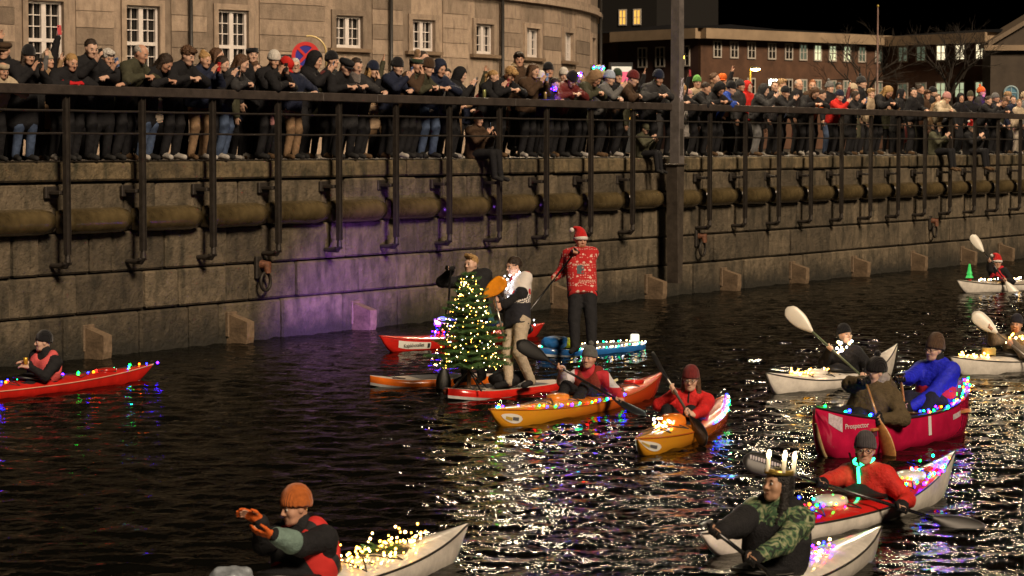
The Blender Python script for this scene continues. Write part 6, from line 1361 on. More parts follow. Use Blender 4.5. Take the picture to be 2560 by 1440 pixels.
# --- 12. man in the orange beanie
bow, stern = W(420, 1590), W(1132, 1402)
K12 = Kayak('white kayak covered in gold lights under the man in the orange beanie', bow, stern, WHITE, WHITE, BLK, cock=axis_x(bow, stern, 745), beam=.58, rise=(.14, .12), sheer=.12, ext=1.12)
K12.lines([(K12.cock - 1.0, K12.cock - .5)]); K12.hatch(-K12.L * .22, .14, M('black_hatch', (.02, .02, .02), .5), dome=.035)
f12 = K12.M.to_3x3() @ Vector((1, 0, 0)); Yd = (K12.M @ Vector((K12.cock, 0, 0))).y; hp = P(738, 1270, Yd); ORG = cloth((.62, .12, .02), .7)
w1, w2 = P(648, 1318, Yd - .42), P(668, 1338, Yd - .50)
st, fg = seated('man in orange beanie and red and black vest clapping in orange gloves', K12, hp, (-.80, -.55, -.16), [O(P(652, 1302, Yd - .30), (-.85, -.1, .45), (.3, -.6, -.6), (-.3, .2, -1), .3), O(P(688, 1338, Yd - .48), (-.95, .1, .12), (.1, .5, .8), (.4, -.2, -1), .3)], BLACK, 1, 'grey', bulk=1.18, vox=.015, hv=.0065, jk=dict(wr=.004))
put_head(st, 'beanie', knit((.40, .11, .025)), fg.H, fg.Rh, 1.05); glove(st, fg, 0, ORG, 1.12, .06); glove(st, fg, 1, ORG, 1.12, .06)
vm = M('red_black_vest', (.4, .02, .02), .8); nt = vm.node_tree; b = nt.nodes['Principled BSDF']; tc = nt.nodes.new('ShaderNodeTexCoord'); nz = nt.nodes.new('ShaderNodeTexWave'); nz.bands_direction = 'DIAGONAL'; nz.inputs['Scale'].default_value = 1.6; nz.inputs['Distortion'].default_value = 2.2; gt = nt.nodes.new('ShaderNodeMath'); gt.operation = 'GREATER_THAN'; gt.inputs[1].default_value = .22; mx = nt.nodes.new('ShaderNodeMix'); mx.data_type = 'RGBA'; mx.inputs[6].default_value = (.014, .014, .016, 1); mx.inputs[7].default_value = (.55, .022, .018, 1)
nt.links.new(tc.outputs['Object'], nz.inputs['Vector']); nt.links.new(nz.outputs['Fac'], gt.inputs[0]); nt.links.new(gt.outputs[0], mx.inputs[0]); nt.links.new(mx.outputs[2], b.inputs['Base Color']); link('life_vest', fg.vest(.015, 1.26), st, vm)
S_, E_, w_, s2_, g_ = fg.arms[1]; f = SDF(); f.cone(w_ + (E_ - w_) * .12, w_ + (E_ - w_) * .62, .068, .088, .02); link('grey_cuff', f.mesh(.014, (), .003), st, cloth((.16, .24, .21)))
string_lights('gold lights heaped over the rear deck behind the man in the orange beanie', [K12.pt(K12.cock + x, y, .03) for x, y in ((-.45, .2), (-.5, -.2), (-.65, .2), (-.8, -.18), (-.9, .2), (-1.0, -.18), (-1.08, .18), (-1.15, -.12), (-1.22, .14), (-1.3, -.08), (-1.4, .08), (-1.5, -.03), (-1.6, .03))], 120, ['gold', 'gold', 'warm'], r=.0095, jit=.045, seed=18)
gar = empty('light_garland', K12.pt(K12.cock - 1.02, 0, .0), label='green and red garland bundle on the rear deck among gold lights', cat='garland'); mb = MB(); rg = random.Random(3)
for k_ in range(60):
    a_ = rg.uniform(0, 6.28); mb.tube([(rg.uniform(-.15, .15), rg.uniform(-.1, .1), .0), (.05 * math.cos(a_), .05 * math.sin(a_), .03), (.16 * math.cos(a_), .12 * math.sin(a_), rg.uniform(.0, .07))], .004, 4)
mb.build('tinsel', M('green_tinsel', (.06, .16, .04), .3, .5), gar)
bgd = empty('deck_bag', K12.M @ Vector((K12.cock + .78, 0, K12.deckz(K12.cock + .78))), label='silver and blue deck bag in front of the man in the orange beanie', cat='bag'); f = SDF(); f.ell((0, 0, .06), (.16, .13, .08), k=.03); f.cone((-.08, 0, .1), (.1, .02, .11), .05, .04, .03); link('bag_body', f.mesh(.015, (), .006, 30), bgd, M('silver_fabric', (.3, .34, .38), .35, .3, var=.4, vscale=20))

# --- 13. small kayak with Santa hat far right
bow, stern = W(2418, 731), W(2665, 716)
K13 = Kayak('small white kayak with a toy Christmas tree on its bow near the far wall', bow, stern, WHITE, M('grey_deck', (.25, .22, .18), .5), BLK, cock=axis_x(bow, stern, 2502), beam=.56, rise=(.12, .16), sheer=.13, ext=1.2)
f13 = K13.M.to_3x3() @ Vector((1, 0, 0)); Yd = (K13.M @ Vector((K13.cock, 0, 0))).y; hp = P(2494, 657, Yd); A, B = P(2428, 588, Yd - .2), P(2545, 745, Yd - .5); u = (B - A).normalized(); gA, gB = A.lerp(B, .40), A.lerp(B, .72)
paddle('white bladed paddle raised by the paddler in the far Santa hat', A, B, (.2, -1, 0), CARBON, WHITEBL, .46, .20)
st, fg = seated('far paddler in Santa hat and red life vest in the small white kayak', K13, hp, (-.1, -1, -.05), [G(gA, u, shoulder(hp, f13, 1), (-.5, .2, -.9)), G(gB, u, shoulder(hp, f13, -1), (.7, 0, -.7))], BLACK, 1, 'brown', vox=.02)
put_head(st, 'santa', knit((.50, .015, .015)), fg.H, fg.Rh); link('life_vest', fg.vest(.018), st, cloth((.50, .02, .03)))
string_lights('white lights around the paddler in the far Santa hat', [K13.pt(K13.cock + x, y, .03) for x, y in ((.75, .1), (.6, -.12), (.5, .12))] + [K13.pt(K13.cock - .4, .1, .03), K13.pt(K13.cock - .9, -.1, .03)], 22, ['white', 'warm'], r=.016, jit=.03, seed=19)
tt = empty('toy_christmas_tree', K13.pt(K13.L * .40, 0, 0), label='tiny green glowing toy Christmas tree on a kayak bow', cat='toy tree'); mb = MB()
for z in (.06, .15, .24): mb.lathe([(.11 - z * .28, z), (.02, z + .13)], 12)
mb.build('cone_tiers', M('toy_green', (.03, .4, .08), .5, emit=(.05, .8, .15), estr=.35), tt); MB().lathe([(.05, 0), (.05, .05)], 12).build('pot', cloth((.5, .03, .03)), tt)

# --- 14. kayak at the right edge with the man in the grey jacket
bow, stern = W(2402, 938), W(2760, 902)
K14 = Kayak('white kayak with gold lights and a yellow rope coil before the man in grey', bow, stern, WHITE, WHITE, BLK, cock=axis_x(bow, stern, 2545), beam=.56, rise=(.12, .15), sheer=.13, ext=1.14)
f14 = K14.M.to_3x3() @ Vector((1, 0, 0)); Yd = (K14.M @ Vector((K14.cock, 0, 0))).y; hp = P(2541, 812, Yd); A, B = P(2432, 783, Yd - .15), P(2600, 920, Yd - .5); u = (B - A).normalized(); gA, gB = A.lerp(B, .27), A.lerp(B, .55); B = A + u * 2.1
paddle('white bladed paddle held by the man in the grey jacket', A, B, (.3, -1, 0), M('grey_shaft'), WHITEBL, .45, .20)
st, fg = seated('man in dark beanie and grey jacket with warm lights on his chest', K14, hp, (-.42, -.88, .05), [G(gA, u, shoulder(hp, f14, 1), (-.6, .2, -.9)), G(gB, u, shoulder(hp, f14, -1), (.7, 0, -.7))], cloth((.16, .13, .10)), 1, 'grey', bulk=1.15)
put_head(st, 'beanie', knit((.02, .02, .03)), fg.H, fg.Rh); put_head(st, 'beard', hairm('ginger'), fg.H, fg.Rh)
string_lights('warm lights across the chest of the man in the grey jacket', [P(x, y, Yd - .26) for x, y in ((2512, 858), (2522, 846), (2530, 835), (2536, 850), (2528, 862), (2548, 842), (2555, 850), (2552, 838))], 12, ['warm', 'gold'], r=.016, jit=.015)
string_lights('gold lights on the foredeck in front of the man in the grey jacket', [K14.pt(K14.cock + x, y, .02) for x, y in ((1.35, .04), (1.2, -.08), (1.05, .1), (.9, -.12), (.8, .12), (.7, -.12))], 40, ['gold', 'warm', 'gold'], r=.0105, jit=.025, seed=22)
rc = empty('rope_coil', K14.pt(K14.cock + .62, -.02, .0), label='coil of yellow rope on the white foredeck at the right', cat='rope'); mb = MB(); mb.tube([(.09 * math.cos(t) * (1 + .1 * math.sin(3 * t)), .07 * math.sin(t), .02 + .02 * t / 6.28) for t in np.linspace(0, 31, 90)], .012, 6); mb.build('rope_strand', M('yellow_rope', (.5, .38, .12), .8), rc, True)
# ------------------------------------------------------------------ the crowd behind the railing
POSE = {}
def mkpose(name, H, hf, pel, hr, hl, legs=None, phone_at=None, coat=True):
    if legs is None: legs = [((sg * .11, pel[1] + .06, .50), (sg * .12, .0, .09), (sg * .15, .15, .05)) for sg in (1, -1)]
    fg = Fig((0, 0, 0), H, hf, (0, 1, 0), pel, (hr, hl), legs, bulk=1.08)
    d = dict(H=fg.H.copy(), Rh=fg.Rh.copy(), body=fg.body(.026, .010), jacket=fg.jacket(.022, wr=.007, wf=46, low=-.18, hem=-.12), trousers=fg.trousers(.026), shoes=fg.shoes(), phone=phone_at)
    d['puffer'] = fg.jacket(.022, wr=.010, low=-.16, hem=-.10, bulk=1.30, wf=42, crad=.09)
    if coat: d['coat'] = fg.jacket(.024, wr=.007, wf=44, low=-.06, bulk=1.12, skirt=(0, pel[1] * .4, .58))
    for k_ in ('body', 'jacket', 'trousers', 'puffer', 'coat'):
        if k_ in d: d[k_].materials.append(BLACK)
    for s_ in d['shoes']: s_.materials.append(BLACK)
    POSE[name] = d
down = Vector((0, -.1, -1)); Vv = Vector
railR = O((.12, .43, 1.135), (-.93, .35, .02), (0, -.3, -1), (1, -.2, -.3), .8, 1); railL = O((-.12, .44, 1.135), (.93, .35, -.02), (0, -.3, -1), (-1, -.2, -.3), .8, -1)
hangR = O((.27, .06, .86), (0, .15, -1), (-1, .2, 0), (.3, -1, 0)); hangL = O((-.27, .06, .86), (0, .15, -1), (1, .2, 0), (-.3, -1, 0))
mkpose('lean', Vv((0, .34, 1.44)), (0, .9, -.38), Vv((0, .04, .93)), railR, railL)
mkpose('lookdown', Vv((.02, .37, 1.38)), (.1, .72, -.66), Vv((0, .03, .92)), railR, railL)
mkpose('phone2', Vv((0, .20, 1.54)), (0, .92, -.30), Vv((0, .03, .94)), O((.075, .42, 1.33), (-.25, .45, .9), (-1, .2, 0), (.7, -.1, -.9), .5), O((-.075, .42, 1.33), (.25, .45, .9), (1, .2, 0), (-.7, -.1, -.9), .5), phone_at=((0, .50, 1.43), 0))
mkpose('phone1', Vv((0, .24, 1.52)), (.15, .92, -.3), Vv((0, .03, .93)), O((.13, .50, 1.34), (-.1, .6, .8), (-1, .1, 0), (.7, -.1, -.9), .6), railL, phone_at=((.09, .57, 1.45), .3))
mkpose('stand', Vv((0, .05, 1.62)), (.05, 1, -.06), Vv((0, .0, .96)), hangR, hangL)
mkpose('turned', Vv((.03, .12, 1.58)), (.75, .7, -.10), Vv((0, .02, .95)), hangR, railL)
mkpose('armup', Vv((0, .10, 1.60)), (0, 1, .02), Vv((0, .0, .95)), O((.16, .22, 2.06), (.05, .1, 1), (-.3, 1, 0), (1, .1, -.3), .5), railL, phone_at=((.17, .27, 2.17), 0))
mkpose('mouth', Vv((0, .26, 1.50)), (.2, .9, -.3), Vv((0, .03, .93)), O((.10, .40, 1.33), (-.35, -.1, .9), (0, -1, 0), (.6, .1, -1), .6), railL)
mkpose('dangle', Vv((0, .02, .74)), (.1, .95, -.25), Vv((0, -.06, .11)), O((.10, .30, .48), (-.3, .5, .8), (-1, 0, 0), (.6, 0, -1), .6), O((-.12, .28, .42), (.4, .7, .4), (1, 0, 0), (-.6, 0, -1), .5), legs=[((sg * .10, .40, .10), (sg * .10, .46, -.34), (sg * .11, .62, -.40)) for sg in (1, -1)], phone_at=((.06, .36, .62), .2), coat=False)
POSED = dict(lean='leaning on the railing', lookdown='looking down over the railing', phone2='filming with a phone', phone1='holding out a phone', stand='standing', turned='turned sideways', armup='with one arm raised', mouth='with a hand at the mouth', dangle='sitting with legs over the wall')
CC = dict(black=(.012, .012, .013), charcoal=(.03, .03, .032), navy=(.013, .018, .04), olive=(.05, .05, .03), brown=(.06, .035, .02), cream=(.45, .37, .26), grey=(.13, .13, .13), red=(.5, .02, .015), tan=(.28, .18, .10), blue=(.02, .06, .35), beige=(.35, .27, .18), pink=(.5, .25, .24), green=(.10, .28, .06), orange=(.6, .12, .02), white=(.6, .57, .52), lightblue=(.35, .42, .55), darkgreen=(.03, .05, .03), purple=(.12, .04, .2), camo=(.08, .08, .05), maroon=(.12, .02, .02), yellow=(.5, .38, .06))
HWN = dict(beanie='beanie', pom='bobble hat', pattern='patterned beanie', tallbeanie='tall beanie', band='headband', santa='Santa hat', cap='cap', flatcap='flat cap', hood='hood', balaclava='balaclava')
def place_phrase(px):
    for lim, t in ((250, 'under the tall paned window'), (470, 'between the tall windows'), (640, 'beside the drainpipe'), (830, 'under the no stopping sign'), (1100, 'under the square windows'), (1300, 'below the curved facade'), (1540, 'at the rounded building end'), (1662, 'beside the lamp mast'), (1765, 'just past the lamp mast'), (1915, 'before the lit street lamp'), (2020, 'before the floodlight'), (2230, 'before the long brick building'), (2470, 'before the lit brick wing'), (9999, 'before the gabled house')):
        if px < lim: return t
nper = 0; RP = random.Random(31); used = {}
def onlooker(px, py, row, pose, hw, hc, hair, coat='black', style='jacket', skin=None, legs='black', yaw=0.0, phc=None, k=None, note=None, extra=None, dz=0.0, plain=False):
    global nper
    off = {1: FACE - .13, 2: FACE - .72, 3: FACE - 1.30, 0: FACE - .02}[row]; t = QT(px, off); p = Q(t, off, QUAY); d = POSE[pose]
    if pose in ('lean', 'lookdown', 'phone2', 'phone1', 'mouth'): p = Q(t, off - .22 * 0, QUAY)
    # head lies ahead of the feet: shift so that the head is at px
    rz = math.atan2(QN.y, QN.x) - math.pi / 2 + yaw; dirv = Vector((-math.sin(rz), math.cos(rz), 0)); hoff = dirv * d['H'].y
    t2 = QT(px, off + hoff.dot(QN)) - hoff.dot(QD); p = Q(t2, off, QUAY + dz)
    hz = P(px, py, p.y + hoff.y).z - QUAY - dz; kk = k or max(.70, min(1.16, hz / d['H'].z)); nper += 1
    if pose == 'dangle': kk = k or 1.0
    bits = []
    hd = (hc + ' ' + HWN[hw]) if hw in HWN else {'balding': 'balding grey hair'}.get(hw, f"{hair or 'dark'} {dict(long='long', curly='curly', tied='tied back', ponytail='ponytailed', bun='pinned up', short='short', quiff='swept').get(hw, '')} hair".replace('  ', ' '))
    lab = note or f"onlooker with {hd} and {coat} {style} {POSED[pose]} {place_phrase(px)}"
    lab = ' '.join(lab.split()[:16]); used[lab] = used.get(lab, 0) + 1
    st = empty('person', p, rz, label=lab, cat='person', group='onlookers along the quay railing'); st.scale = (kk, kk, kk)
    sk = skin if skin is not None else RP.choice((0, 1, 2, 0, 2)); link('body', d['body'], st, skinm(sk))
    cm = cloth(CC[coat], .8 if style != 'puffer' else .5); stl = style if style in d else 'jacket'; link('coat' if stl == 'coat' else 'jacket', d[stl], st, cm); link('trousers', d['trousers'], st, cloth({'jeans': (.06, .09, .16), 'tan': (.25, .16, .09), 'grey': (.16, .16, .16), 'black': (.012, .012, .013), 'cream': (.4, .35, .28)}[legs]))
    for s_ in d['shoes']: link('shoe', s_, st, cloth(RP.choice(((.02, .02, .02), (.02, .02, .02), (.35, .33, .3), (.1, .06, .03)))))
    ht = 1.0; face_parts(st, d['H'], d['Rh'], ht, hairm(hair if hair in ('black', 'dark', 'brown', 'grey', 'blond') else 'brown'), True)
    if hw in HWN:
        put_head(st, hw, knit(CC[hc]) if hw not in ('cap', 'hood', 'flatcap') else cloth(CC[hc]), d['H'], d['Rh'], 1.03)
        if hair and hw != 'hood' and hair.endswith('+'): put_head(st, 'lowlong', hairm(hair[:-1]), d['H'], d['Rh'])
        elif hw not in ('hood', 'balaclava') and RP.random() < .6: put_head(st, 'balding', hairm(hair if hair in ('black', 'dark', 'brown', 'grey', 'blond') else 'dark'), d['H'], d['Rh'], .99)
    elif hw: put_head(st, hw, hairm(hair), d['H'], d['Rh'])
    if not plain and d['phone'] and pose != 'dangle' or phc:
        if phc is None: phc = RP.choice(((.02, .02, .02), (.02, .02, .02), (.3, .3, .32), (.35, .05, .06), (.1, .15, .3)))
        if d['phone']:
            lp, tl = d['phone']; wp = p + Matrix.Rotation(rz, 3, 'Z') @ (Vector(lp) * kk); phone(wp, Matrix.Rotation(rz, 3, 'Z') @ Matrix.Rotation(-.15 if pose != 'armup' else .1, 3, 'X') @ Matrix.Rotation(tl, 3, 'Y'), phc, ' '.join(f'{["dark", "pale"][phc[0] > .2]} phone held by the onlooker with {hd} {place_phrase(px)}'.split()[:16]), lit=RP.random() < .35)
    return st, p, rz, kk, d
C = [  # px, py, row, pose, headwear, its colour, hair, coat, style, options
 (20, 128, 2, 'turned', 'flatcap', 'brown', 'grey', 'black', 'jacket', {}), (14, 176, 1, 'lean', 'band', 'cream', 'brown+', 'cream', 'puffer', {}), (76, 140, 1, 'phone2', 'beanie', 'black', 'dark+', 'black', 'coat', dict(legs='jeans')), (126, 152, 2, 'stand', 'beanie', 'cream', 'blond+', 'tan', 'coat', {}),
 (182, 156, 1, 'lean', 'ponytail', None, 'blond', 'black', 'puffer', dict(note='onlooker with blond ponytail, black puffer and red gloves leaning on the railing')), (160, 172, 2, 'armup', 'tied', None, 'brown', 'black', 'jacket', dict(phc=(.6, .09, .1), k=.93)),
 (229, 122, 1, 'phone1', 'short', None, 'dark', 'black', 'jacket', {}), (273, 146, 1, 'phone1', 'curly', None, 'white', 'black', 'coat', {}), (349, 134, 1, 'lean', 'balding', None, 'grey', 'olive', 'jacket', dict(note='balding man in olive jacket leaning with clasped hands on the railing')), (413, 158, 1, 'lookdown', 'long', None, 'dark', 'black', 'coat', dict(legs='jeans')),
 (466, 128, 1, 'lean', 'curly', None, 'brown', 'black', 'jacket', {}), (514, 150, 1, 'phone2', 'bun', None, 'blond', 'navy', 'jacket', dict(phc=(.5, .03, .03), legs='tan')), (546, 140, 2, 'stand', 'long', None, 'brown', 'black', 'jacket', {}), (560, 160, 1, 'phone2', 'long', None, 'dark', 'black', 'jacket', {}), (602, 158, 1, 'lean', 'long', None, 'brown', 'charcoal', 'jacket', dict(legs='jeans')),
 (634, 138, 2, 'turned', 'band', 'black', 'brown', 'black', 'jacket', {}), (640, 170, 2, 'phone2', 'tied', None, 'brown', 'black', 'jacket', {}), (686, 152, 1, 'phone2', 'pattern', 'white', 'black', 'black', 'jacket', {}), (708, 168, 1, 'lookdown', 'cap', 'red', 'grey', 'black', 'jacket', {}), (742, 165, 1, 'turned', 'short', None, 'white', 'navy', 'jacket', dict(legs='tan', note='white-haired man with glasses in navy jacket at the railing')),
 (786, 152, 2, 'phone1', 'hood', 'black', 'dark', 'black', 'jacket', {}), (832, 152, 2, 'stand', 'beanie', 'black', 'dark', 'black', 'coat', {}), (862, 168, 1, 'lean', 'flatcap', 'black', 'grey', 'black', 'coat', {}), (889, 166, 1, 'lean', 'short', None, 'dark', 'charcoal', 'coat', dict(note='young dark-haired man in grey scarf leaning on the railing')), (932, 176, 1, 'mouth', 'beanie', 'navy', 'blond+', 'black', 'jacket', {}),
 (992, 168, 1, 'phone1', 'beanie', 'black', 'dark', 'navy', 'jacket', {}), (1038, 163, 1, 'mouth', 'band', 'darkgreen', 'blond', 'brown', 'jacket', {}), (1058, 146, 2, 'stand', 'short', None, 'dark', 'black', 'jacket', dict(note='dark-haired man carrying a child on his shoulders')), (1064, 170, 1, 'lean', 'beanie', 'brown', 'dark', 'olive', 'jacket', {}), (1096, 172, 1, 'lean', 'hood', 'navy', 'dark', 'navy', 'jacket', dict(legs='jeans')), (1120, 188, 2, 'turned', 'short', None, 'black', 'grey', 'jacket', {}),
 (1152, 188, 1, 'phone2', 'hood', 'black', 'dark', 'black', 'jacket', {}), (1234, 192, 1, 'phone2', 'tied', None, 'blond', 'black', 'jacket', {}), (1271, 180, 1, 'lookdown', 'curly', None, 'blond', 'black', 'coat', {}), (1298, 142, 2, 'turned', 'curly', None, 'dark', 'brown', 'puffer', dict(k=1.16, dz=.12, note='tall dark-haired man in brown shearling jacket towering over the crowd')), (1332, 178, 1, 'phone2', 'long', None, 'brown', 'brown', 'jacket', dict(phc=(.2, .3, .6))),
 (1354, 196, 1, 'turned', 'cap', 'white', 'dark', 'purple', 'jacket', {}), (1371, 178, 2, 'turned', 'beanie', 'black', 'dark', 'black', 'jacket', {}), (1388, 212, 1, 'lean', 'short', None, 'dark', 'black', 'jacket', {}), (1411, 190, 2, 'turned', 'pattern', 'white', 'dark', 'black', 'jacket', {}), (1426, 200, 1, 'lookdown', 'beanie', 'black', 'dark', 'maroon', 'puffer', {}), (1453, 195, 2, 'turned', 'short', None, 'brown', 'charcoal', 'jacket', {}), (1482, 196, 1, 'lookdown', 'hood', 'tan', 'dark', 'olive', 'jacket', {}), (1497, 178, 3, 'stand', 'band', 'lightblue', 'brown', 'black', 'jacket', {}),
 (1521, 197, 1, 'phone1', 'beanie', 'lightblue', 'dark', 'grey', 'jacket', {}), (1543, 192, 2, 'turned', 'beanie', 'darkgreen', 'dark', 'black', 'jacket', {}), (1576, 198, 1, 'lean', 'beanie', 'maroon', 'dark', 'brown', 'jacket', {}), (1640, 190, 1, 'lean', 'beanie', 'navy', 'dark', 'charcoal', 'puffer', {}),
 (1704, 226, 1, 'lookdown', 'long', None, 'blond', 'black', 'jacket', {}), (1722, 208, 2, 'armup', 'beanie', 'pink', 'dark', 'black', 'jacket', dict(k=.86)), (1742, 207, 3, 'turned', 'beanie', 'green', 'dark', 'beige', 'jacket', {}), (1762, 222, 1, 'lean', 'short', None, 'dark', 'black', 'jacket', {}), (1785, 198, 3, 'stand', 'short', None, 'brown', 'brown', 'jacket', {}), (1797, 224, 1, 'lookdown', 'hood', 'black', 'dark', 'black', 'jacket', {}), (1806, 202, 3, 'turned', 'cap', 'orange', 'brown', 'tan', 'jacket', {}), (1824, 222, 1, 'lean', 'beanie', 'black', 'dark', 'blue', 'jacket', dict(note='onlooker in black beanie and bright blue jacket before the lit street lamp')), (1828, 202, 3, 'armup', 'pattern', 'white', 'dark', 'black', 'jacket', dict(plain=True, k=.96)),
 (1849, 216, 2, 'stand', 'beanie', 'charcoal', 'dark', 'charcoal', 'jacket', {}), (1868, 218, 2, 'stand', 'hood', 'red', 'dark', 'red', 'jacket', {}), (1909, 226, 1, 'phone1', 'hood', 'charcoal', 'dark', 'charcoal', 'puffer', dict(legs='grey')), (1935, 216, 2, 'turned', 'short', None, 'brown', 'black', 'jacket', {}), (1952, 212, 3, 'stand', 'curly', None, 'fair', 'beige', 'puffer', {}), (1962, 232, 1, 'phone1', 'beanie', 'black', 'dark', 'black', 'jacket', {}), (1994, 212, 2, 'turned', 'balding', None, 'grey', 'black', 'puffer', {}), (2030, 214, 3, 'turned', 'short', None, 'ginger', 'brown', 'jacket', {}), (2034, 232, 1, 'lookdown', 'long', None, 'brown', 'black', 'jacket', {}), (2052, 238, 1, 'lean', 'short', None, 'dark', 'orange', 'jacket', {}),
 (2072, 220, 2, 'stand', 'pom', 'grey', 'dark', 'black', 'jacket', dict(legs='jeans')), (2096, 220, 2, 'turned', 'short', None, 'black', 'navy', 'jacket', dict(skin=4)), (2098, 240, 1, 'phone1', 'beanie', 'navy', 'dark', 'red', 'jacket', {}), (2131, 225, 2, 'stand', 'beanie', 'cream', 'brown+', 'black', 'jacket', {}), (2138, 240, 1, 'phone2', 'long', None, 'dark', 'black', 'coat', {}), (2151, 206, 3, 'stand', 'pom', 'charcoal', 'dark', 'black', 'jacket', {}), (2176, 234, 1, 'turned', 'curly', None, 'fair', 'beige', 'puffer', {}), (2214, 230, 1, 'lookdown', 'long', None, 'blond', 'black', 'jacket', {}), (2252, 236, 2, 'stand', 'hood', 'black', 'dark', 'black', 'jacket', {}), (2281, 232, 1, 'turned', 'short', None, 'black', 'black', 'puffer', {}), (2297, 224, 2, 'stand', 'short', None, 'dark', 'black', 'jacket', {}), (2314, 238, 2, 'turned', 'curly', None, 'brown', 'brown', 'jacket', {}), (2330, 232, 3, 'stand', 'beanie', 'black', 'dark', 'black', 'jacket', {}), (2344, 246, 1, 'turned', 'tied', None, 'brown', 'tan', 'jacket', {}), (2362, 246, 1, 'lean', 'beanie', 'pink', 'brown', 'cream', 'puffer', {}),
 (2400, 246, 2, 'turned', 'hood', 'black', 'dark', 'black', 'jacket', {}), (2424, 242, 2, 'turned', 'beanie', 'olive', 'dark', 'black', 'jacket', {}), (2450, 232, 2, 'stand', 'pom', 'orange', 'dark', 'charcoal', 'puffer', {}), (2468, 252, 1, 'phone1', 'short', None, 'dark', 'black', 'jacket', {}), (2486, 246, 2, 'stand', 'beanie', 'grey', 'dark', 'black', 'jacket', {}), (2506, 256, 1, 'lookdown', 'short', None, 'brown', 'black', 'jacket', {}), (2516, 242, 3, 'stand', 'cap', 'tan', 'brown', 'brown', 'jacket', {}), (2530, 250, 2, 'turned', 'short', None, 'dark', 'navy', 'jacket', {}), (2546, 258, 1, 'turned', 'tied', None, 'fair', 'cream', 'jacket', dict(legs='cream')), (2558, 244, 2, 'stand', 'beanie', 'beige', 'dark', 'grey', 'jacket', {})]
for e in C:
    px, py, row, pose, hw, hc, hair, coat, style, kw = e
    st, p, rz, kk, d = onlooker(px, py, row, pose, hw, hc, hair, coat, style, yaw=RP.uniform(-.35, .45), **kw)
    if px == 742: glasses(st, d['H'], d['Rh'])
    if px == 182:
        for i_, sg in enumerate((1, -1)):
            f = SDF(); hand_open(f, Vector((sg * .12, .435, 1.135)), Vector((-sg * .93, .35, .02)), Vector((0, -.3, -1)), sg, .8, 1.2); f.cone((sg * .12, .435, 1.135), (sg * .18, .40, 1.14), .036, .045, .02); link('glove', f.mesh(.011), st, cloth((.5, .015, .02)))
    if px == 1298:
        f = SDF(); f.cone(d['H'] + Vector((-.03, -.09, -.20)), d['H'] + Vector((0, -.06, -.13)), .125, .105, .03); link('shearling_collar', f.mesh(.016, (), .006, 50), st, M('shearling', (.42, .32, .19), .95, bump=1, bscale=60))
    if px == 889: f = SDF(); f.cone(d['H'] + Vector((0, -.06, -.21)), d['H'] + Vector((0, -.03, -.13)), .098, .08, .03); link('scarf', f.mesh(.014, (), .005, 50), st, knit((.16, .14, .13)))
# child on the shoulders
onlooker(1046, 110, 2, 'dangle', 'balaclava', 'tan', 'dark', 'brown', 'jacket', k=.62, dz=1.52, note='child in knitted balaclava sitting on shoulders above the crowd')
# people sitting on the edge, legs over the wall
onlooker(1196, 308, 0, 'dangle', 'beanie', 'maroon', 'dark', 'brown', 'jacket', phc=(.02, .02, .02), note='person in dark red beanie sitting on the quay edge with a phone')
onlooker(2342, 330, 0, 'dangle', 'cap', 'tan', 'brown', 'camo', 'jacket', note='person in tan cap sitting on the quay edge with legs over the wall')
onlooker(2427, 330, 0, 'dangle', 'santa', 'red', 'dark', 'black', 'jacket', note='person in red Santa hat sitting on the quay edge with legs over the wall')
onlooker(1612, 330, 0, 'dangle', 'cap', 'camo', 'dark', 'camo', 'jacket', k=.8, note='child in camouflage jacket sitting low on the quay edge beside the mast')
# further rows that fill the gaps
for i in range(84):
    px = (i + RP.uniform(.1, .9)) * 2560 / 84; ry = 208 + (290 - 208) * px / 2560; row = RP.choice((2, 3, 3)); py = ry - RP.uniform(2, 44) * (1 - px / 5200)
    hw = RP.choice(('beanie', 'hood', 'short', 'long', 'short', 'beanie', 'tied', 'curly', 'pom')); onlooker(px, py, row, RP.choice(('stand', 'turned', 'turned', 'lookdown', 'stand', 'phone2', 'armup')), hw, RP.choice(('black', 'charcoal', 'navy', 'grey', 'maroon', 'olive')), RP.choice(('dark', 'brown', 'black', 'fair')), RP.choice(('black', 'black', 'charcoal', 'navy', 'brown', 'black', 'tan', 'olive', 'grey', 'maroon')), RP.choice(('jacket', 'coat', 'puffer')), yaw=RP.uniform(-.6, .8), plain=True)
print('onlookers', nper, 'duplicate labels', [k_ for k_, v in used.items() if v > 1][:8])
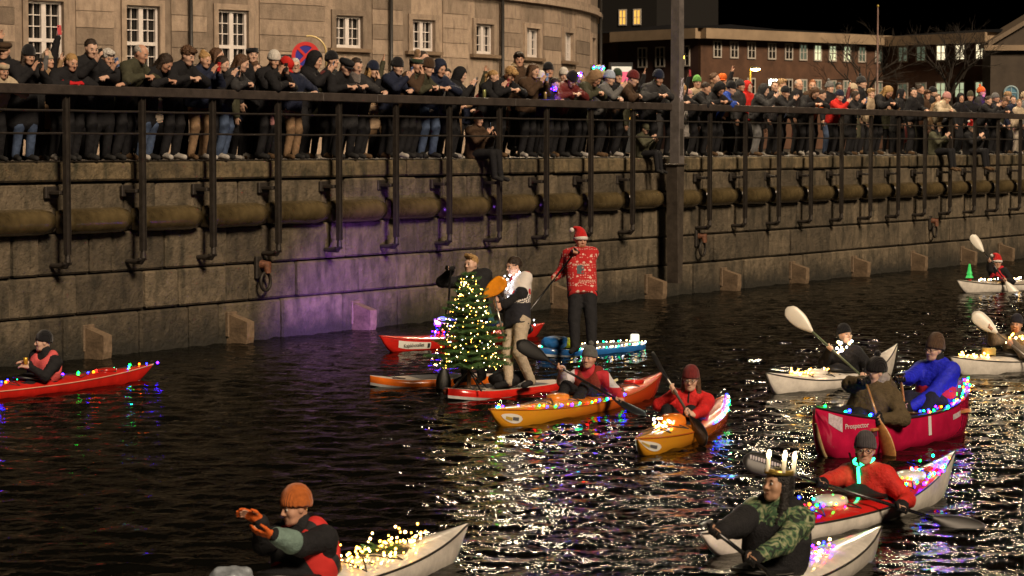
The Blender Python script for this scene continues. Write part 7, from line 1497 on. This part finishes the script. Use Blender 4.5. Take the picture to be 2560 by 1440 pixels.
# bags, cans and glowing bands
def tote(px, py, w, h, col, label):
    p = Q(QT(px, FACE - .02), FACE - .02, 0); p.z = P(px, py, p.y).z; st = empty('tote_bag', p, math.atan2(QD.y, QD.x), label=label, cat='bag'); f = SDF(); f.box((0, 0, -h / 2), (w / 2, .035, h / 2), None, .03, .01); f.ell((0.02, 0, -h * .75), (w * .46, .06, h * .22), k=.04); link('bag_body', f.mesh(.016, (), .005, 22), st, cloth(col))
    for sg in (-1, 1): mb = MB(); mb.tube([(-w * .28, sg * .03, -.02), (-w * .16, sg * .03, .20), (0, sg * .02, .30), (w * .16, sg * .03, .20), (w * .28, sg * .03, -.02)], .012, 5); mb.build('strap', cloth(col), st)
    return st
tote(390, 245, .32, .40, (.50, .42, .33), 'cream cotton tote bag hanging behind the railing'); tote(936, 262, .26, .44, (.36, .26, .17), 'tan sack bag hanging behind the railing'); tote(686, 282, .22, .22, (.45, .22, .22), 'small pink bag hanging behind the railing'); tote(1084, 256, .30, .2, (.22, .19, .17), 'flat grey bag hanging behind the railing'); tote(1714, 382 - 70, .2, .3, (.3, .28, .26), 'pale grey bag hanging behind the railing past the mast')
for px, c, lb in ((1211, (.3, .32, .12), 'pale green drink can standing on the handrail'), (1363, (.35, .25, .1), 'brown drink can standing on the handrail')):
    st = empty('drink_can', Q(QT(px), 0.0, RT), label=lb, cat='can'); MB().lathe([(.026, 0), (.033, .008), (.033, .14), (.026, .15)], 14).build('can_body', M('can_%d' % px, c, .3, .5), st, True)
def glow_band(px, py, off, r, col, label):
    p = Q(QT(px, off), off, 0); p.z = P(px, py, p.y).z
    bl = [p + Vector((r * math.cos(a_), r * math.sin(a_), .03 * math.sin(2 * a_))) for a_ in np.linspace(0, 6.28, 13)[:-1]]; string_lights(label, bl + [bl[0]], 0, col, r=.016, bulbs=bl)
glow_band(1378, 222, FACE + .30, .10, ['violet', 'violet', 'blue'], 'violet glowing garland round an onlooker at the railing'); glow_band(1440, 186, FACE - .5, .11, ['blue', 'violet', 'white'], 'blue glowing headband in the crowd'); glow_band(1496, 170, FACE - 1.2, .12, ['teal', 'violet', 'green'], 'violet and green glowing hair band in the crowd'); glow_band(2468, 246, FACE - .4, .07, ['violet', 'pink'], 'pink glowing hair band before the gabled house')
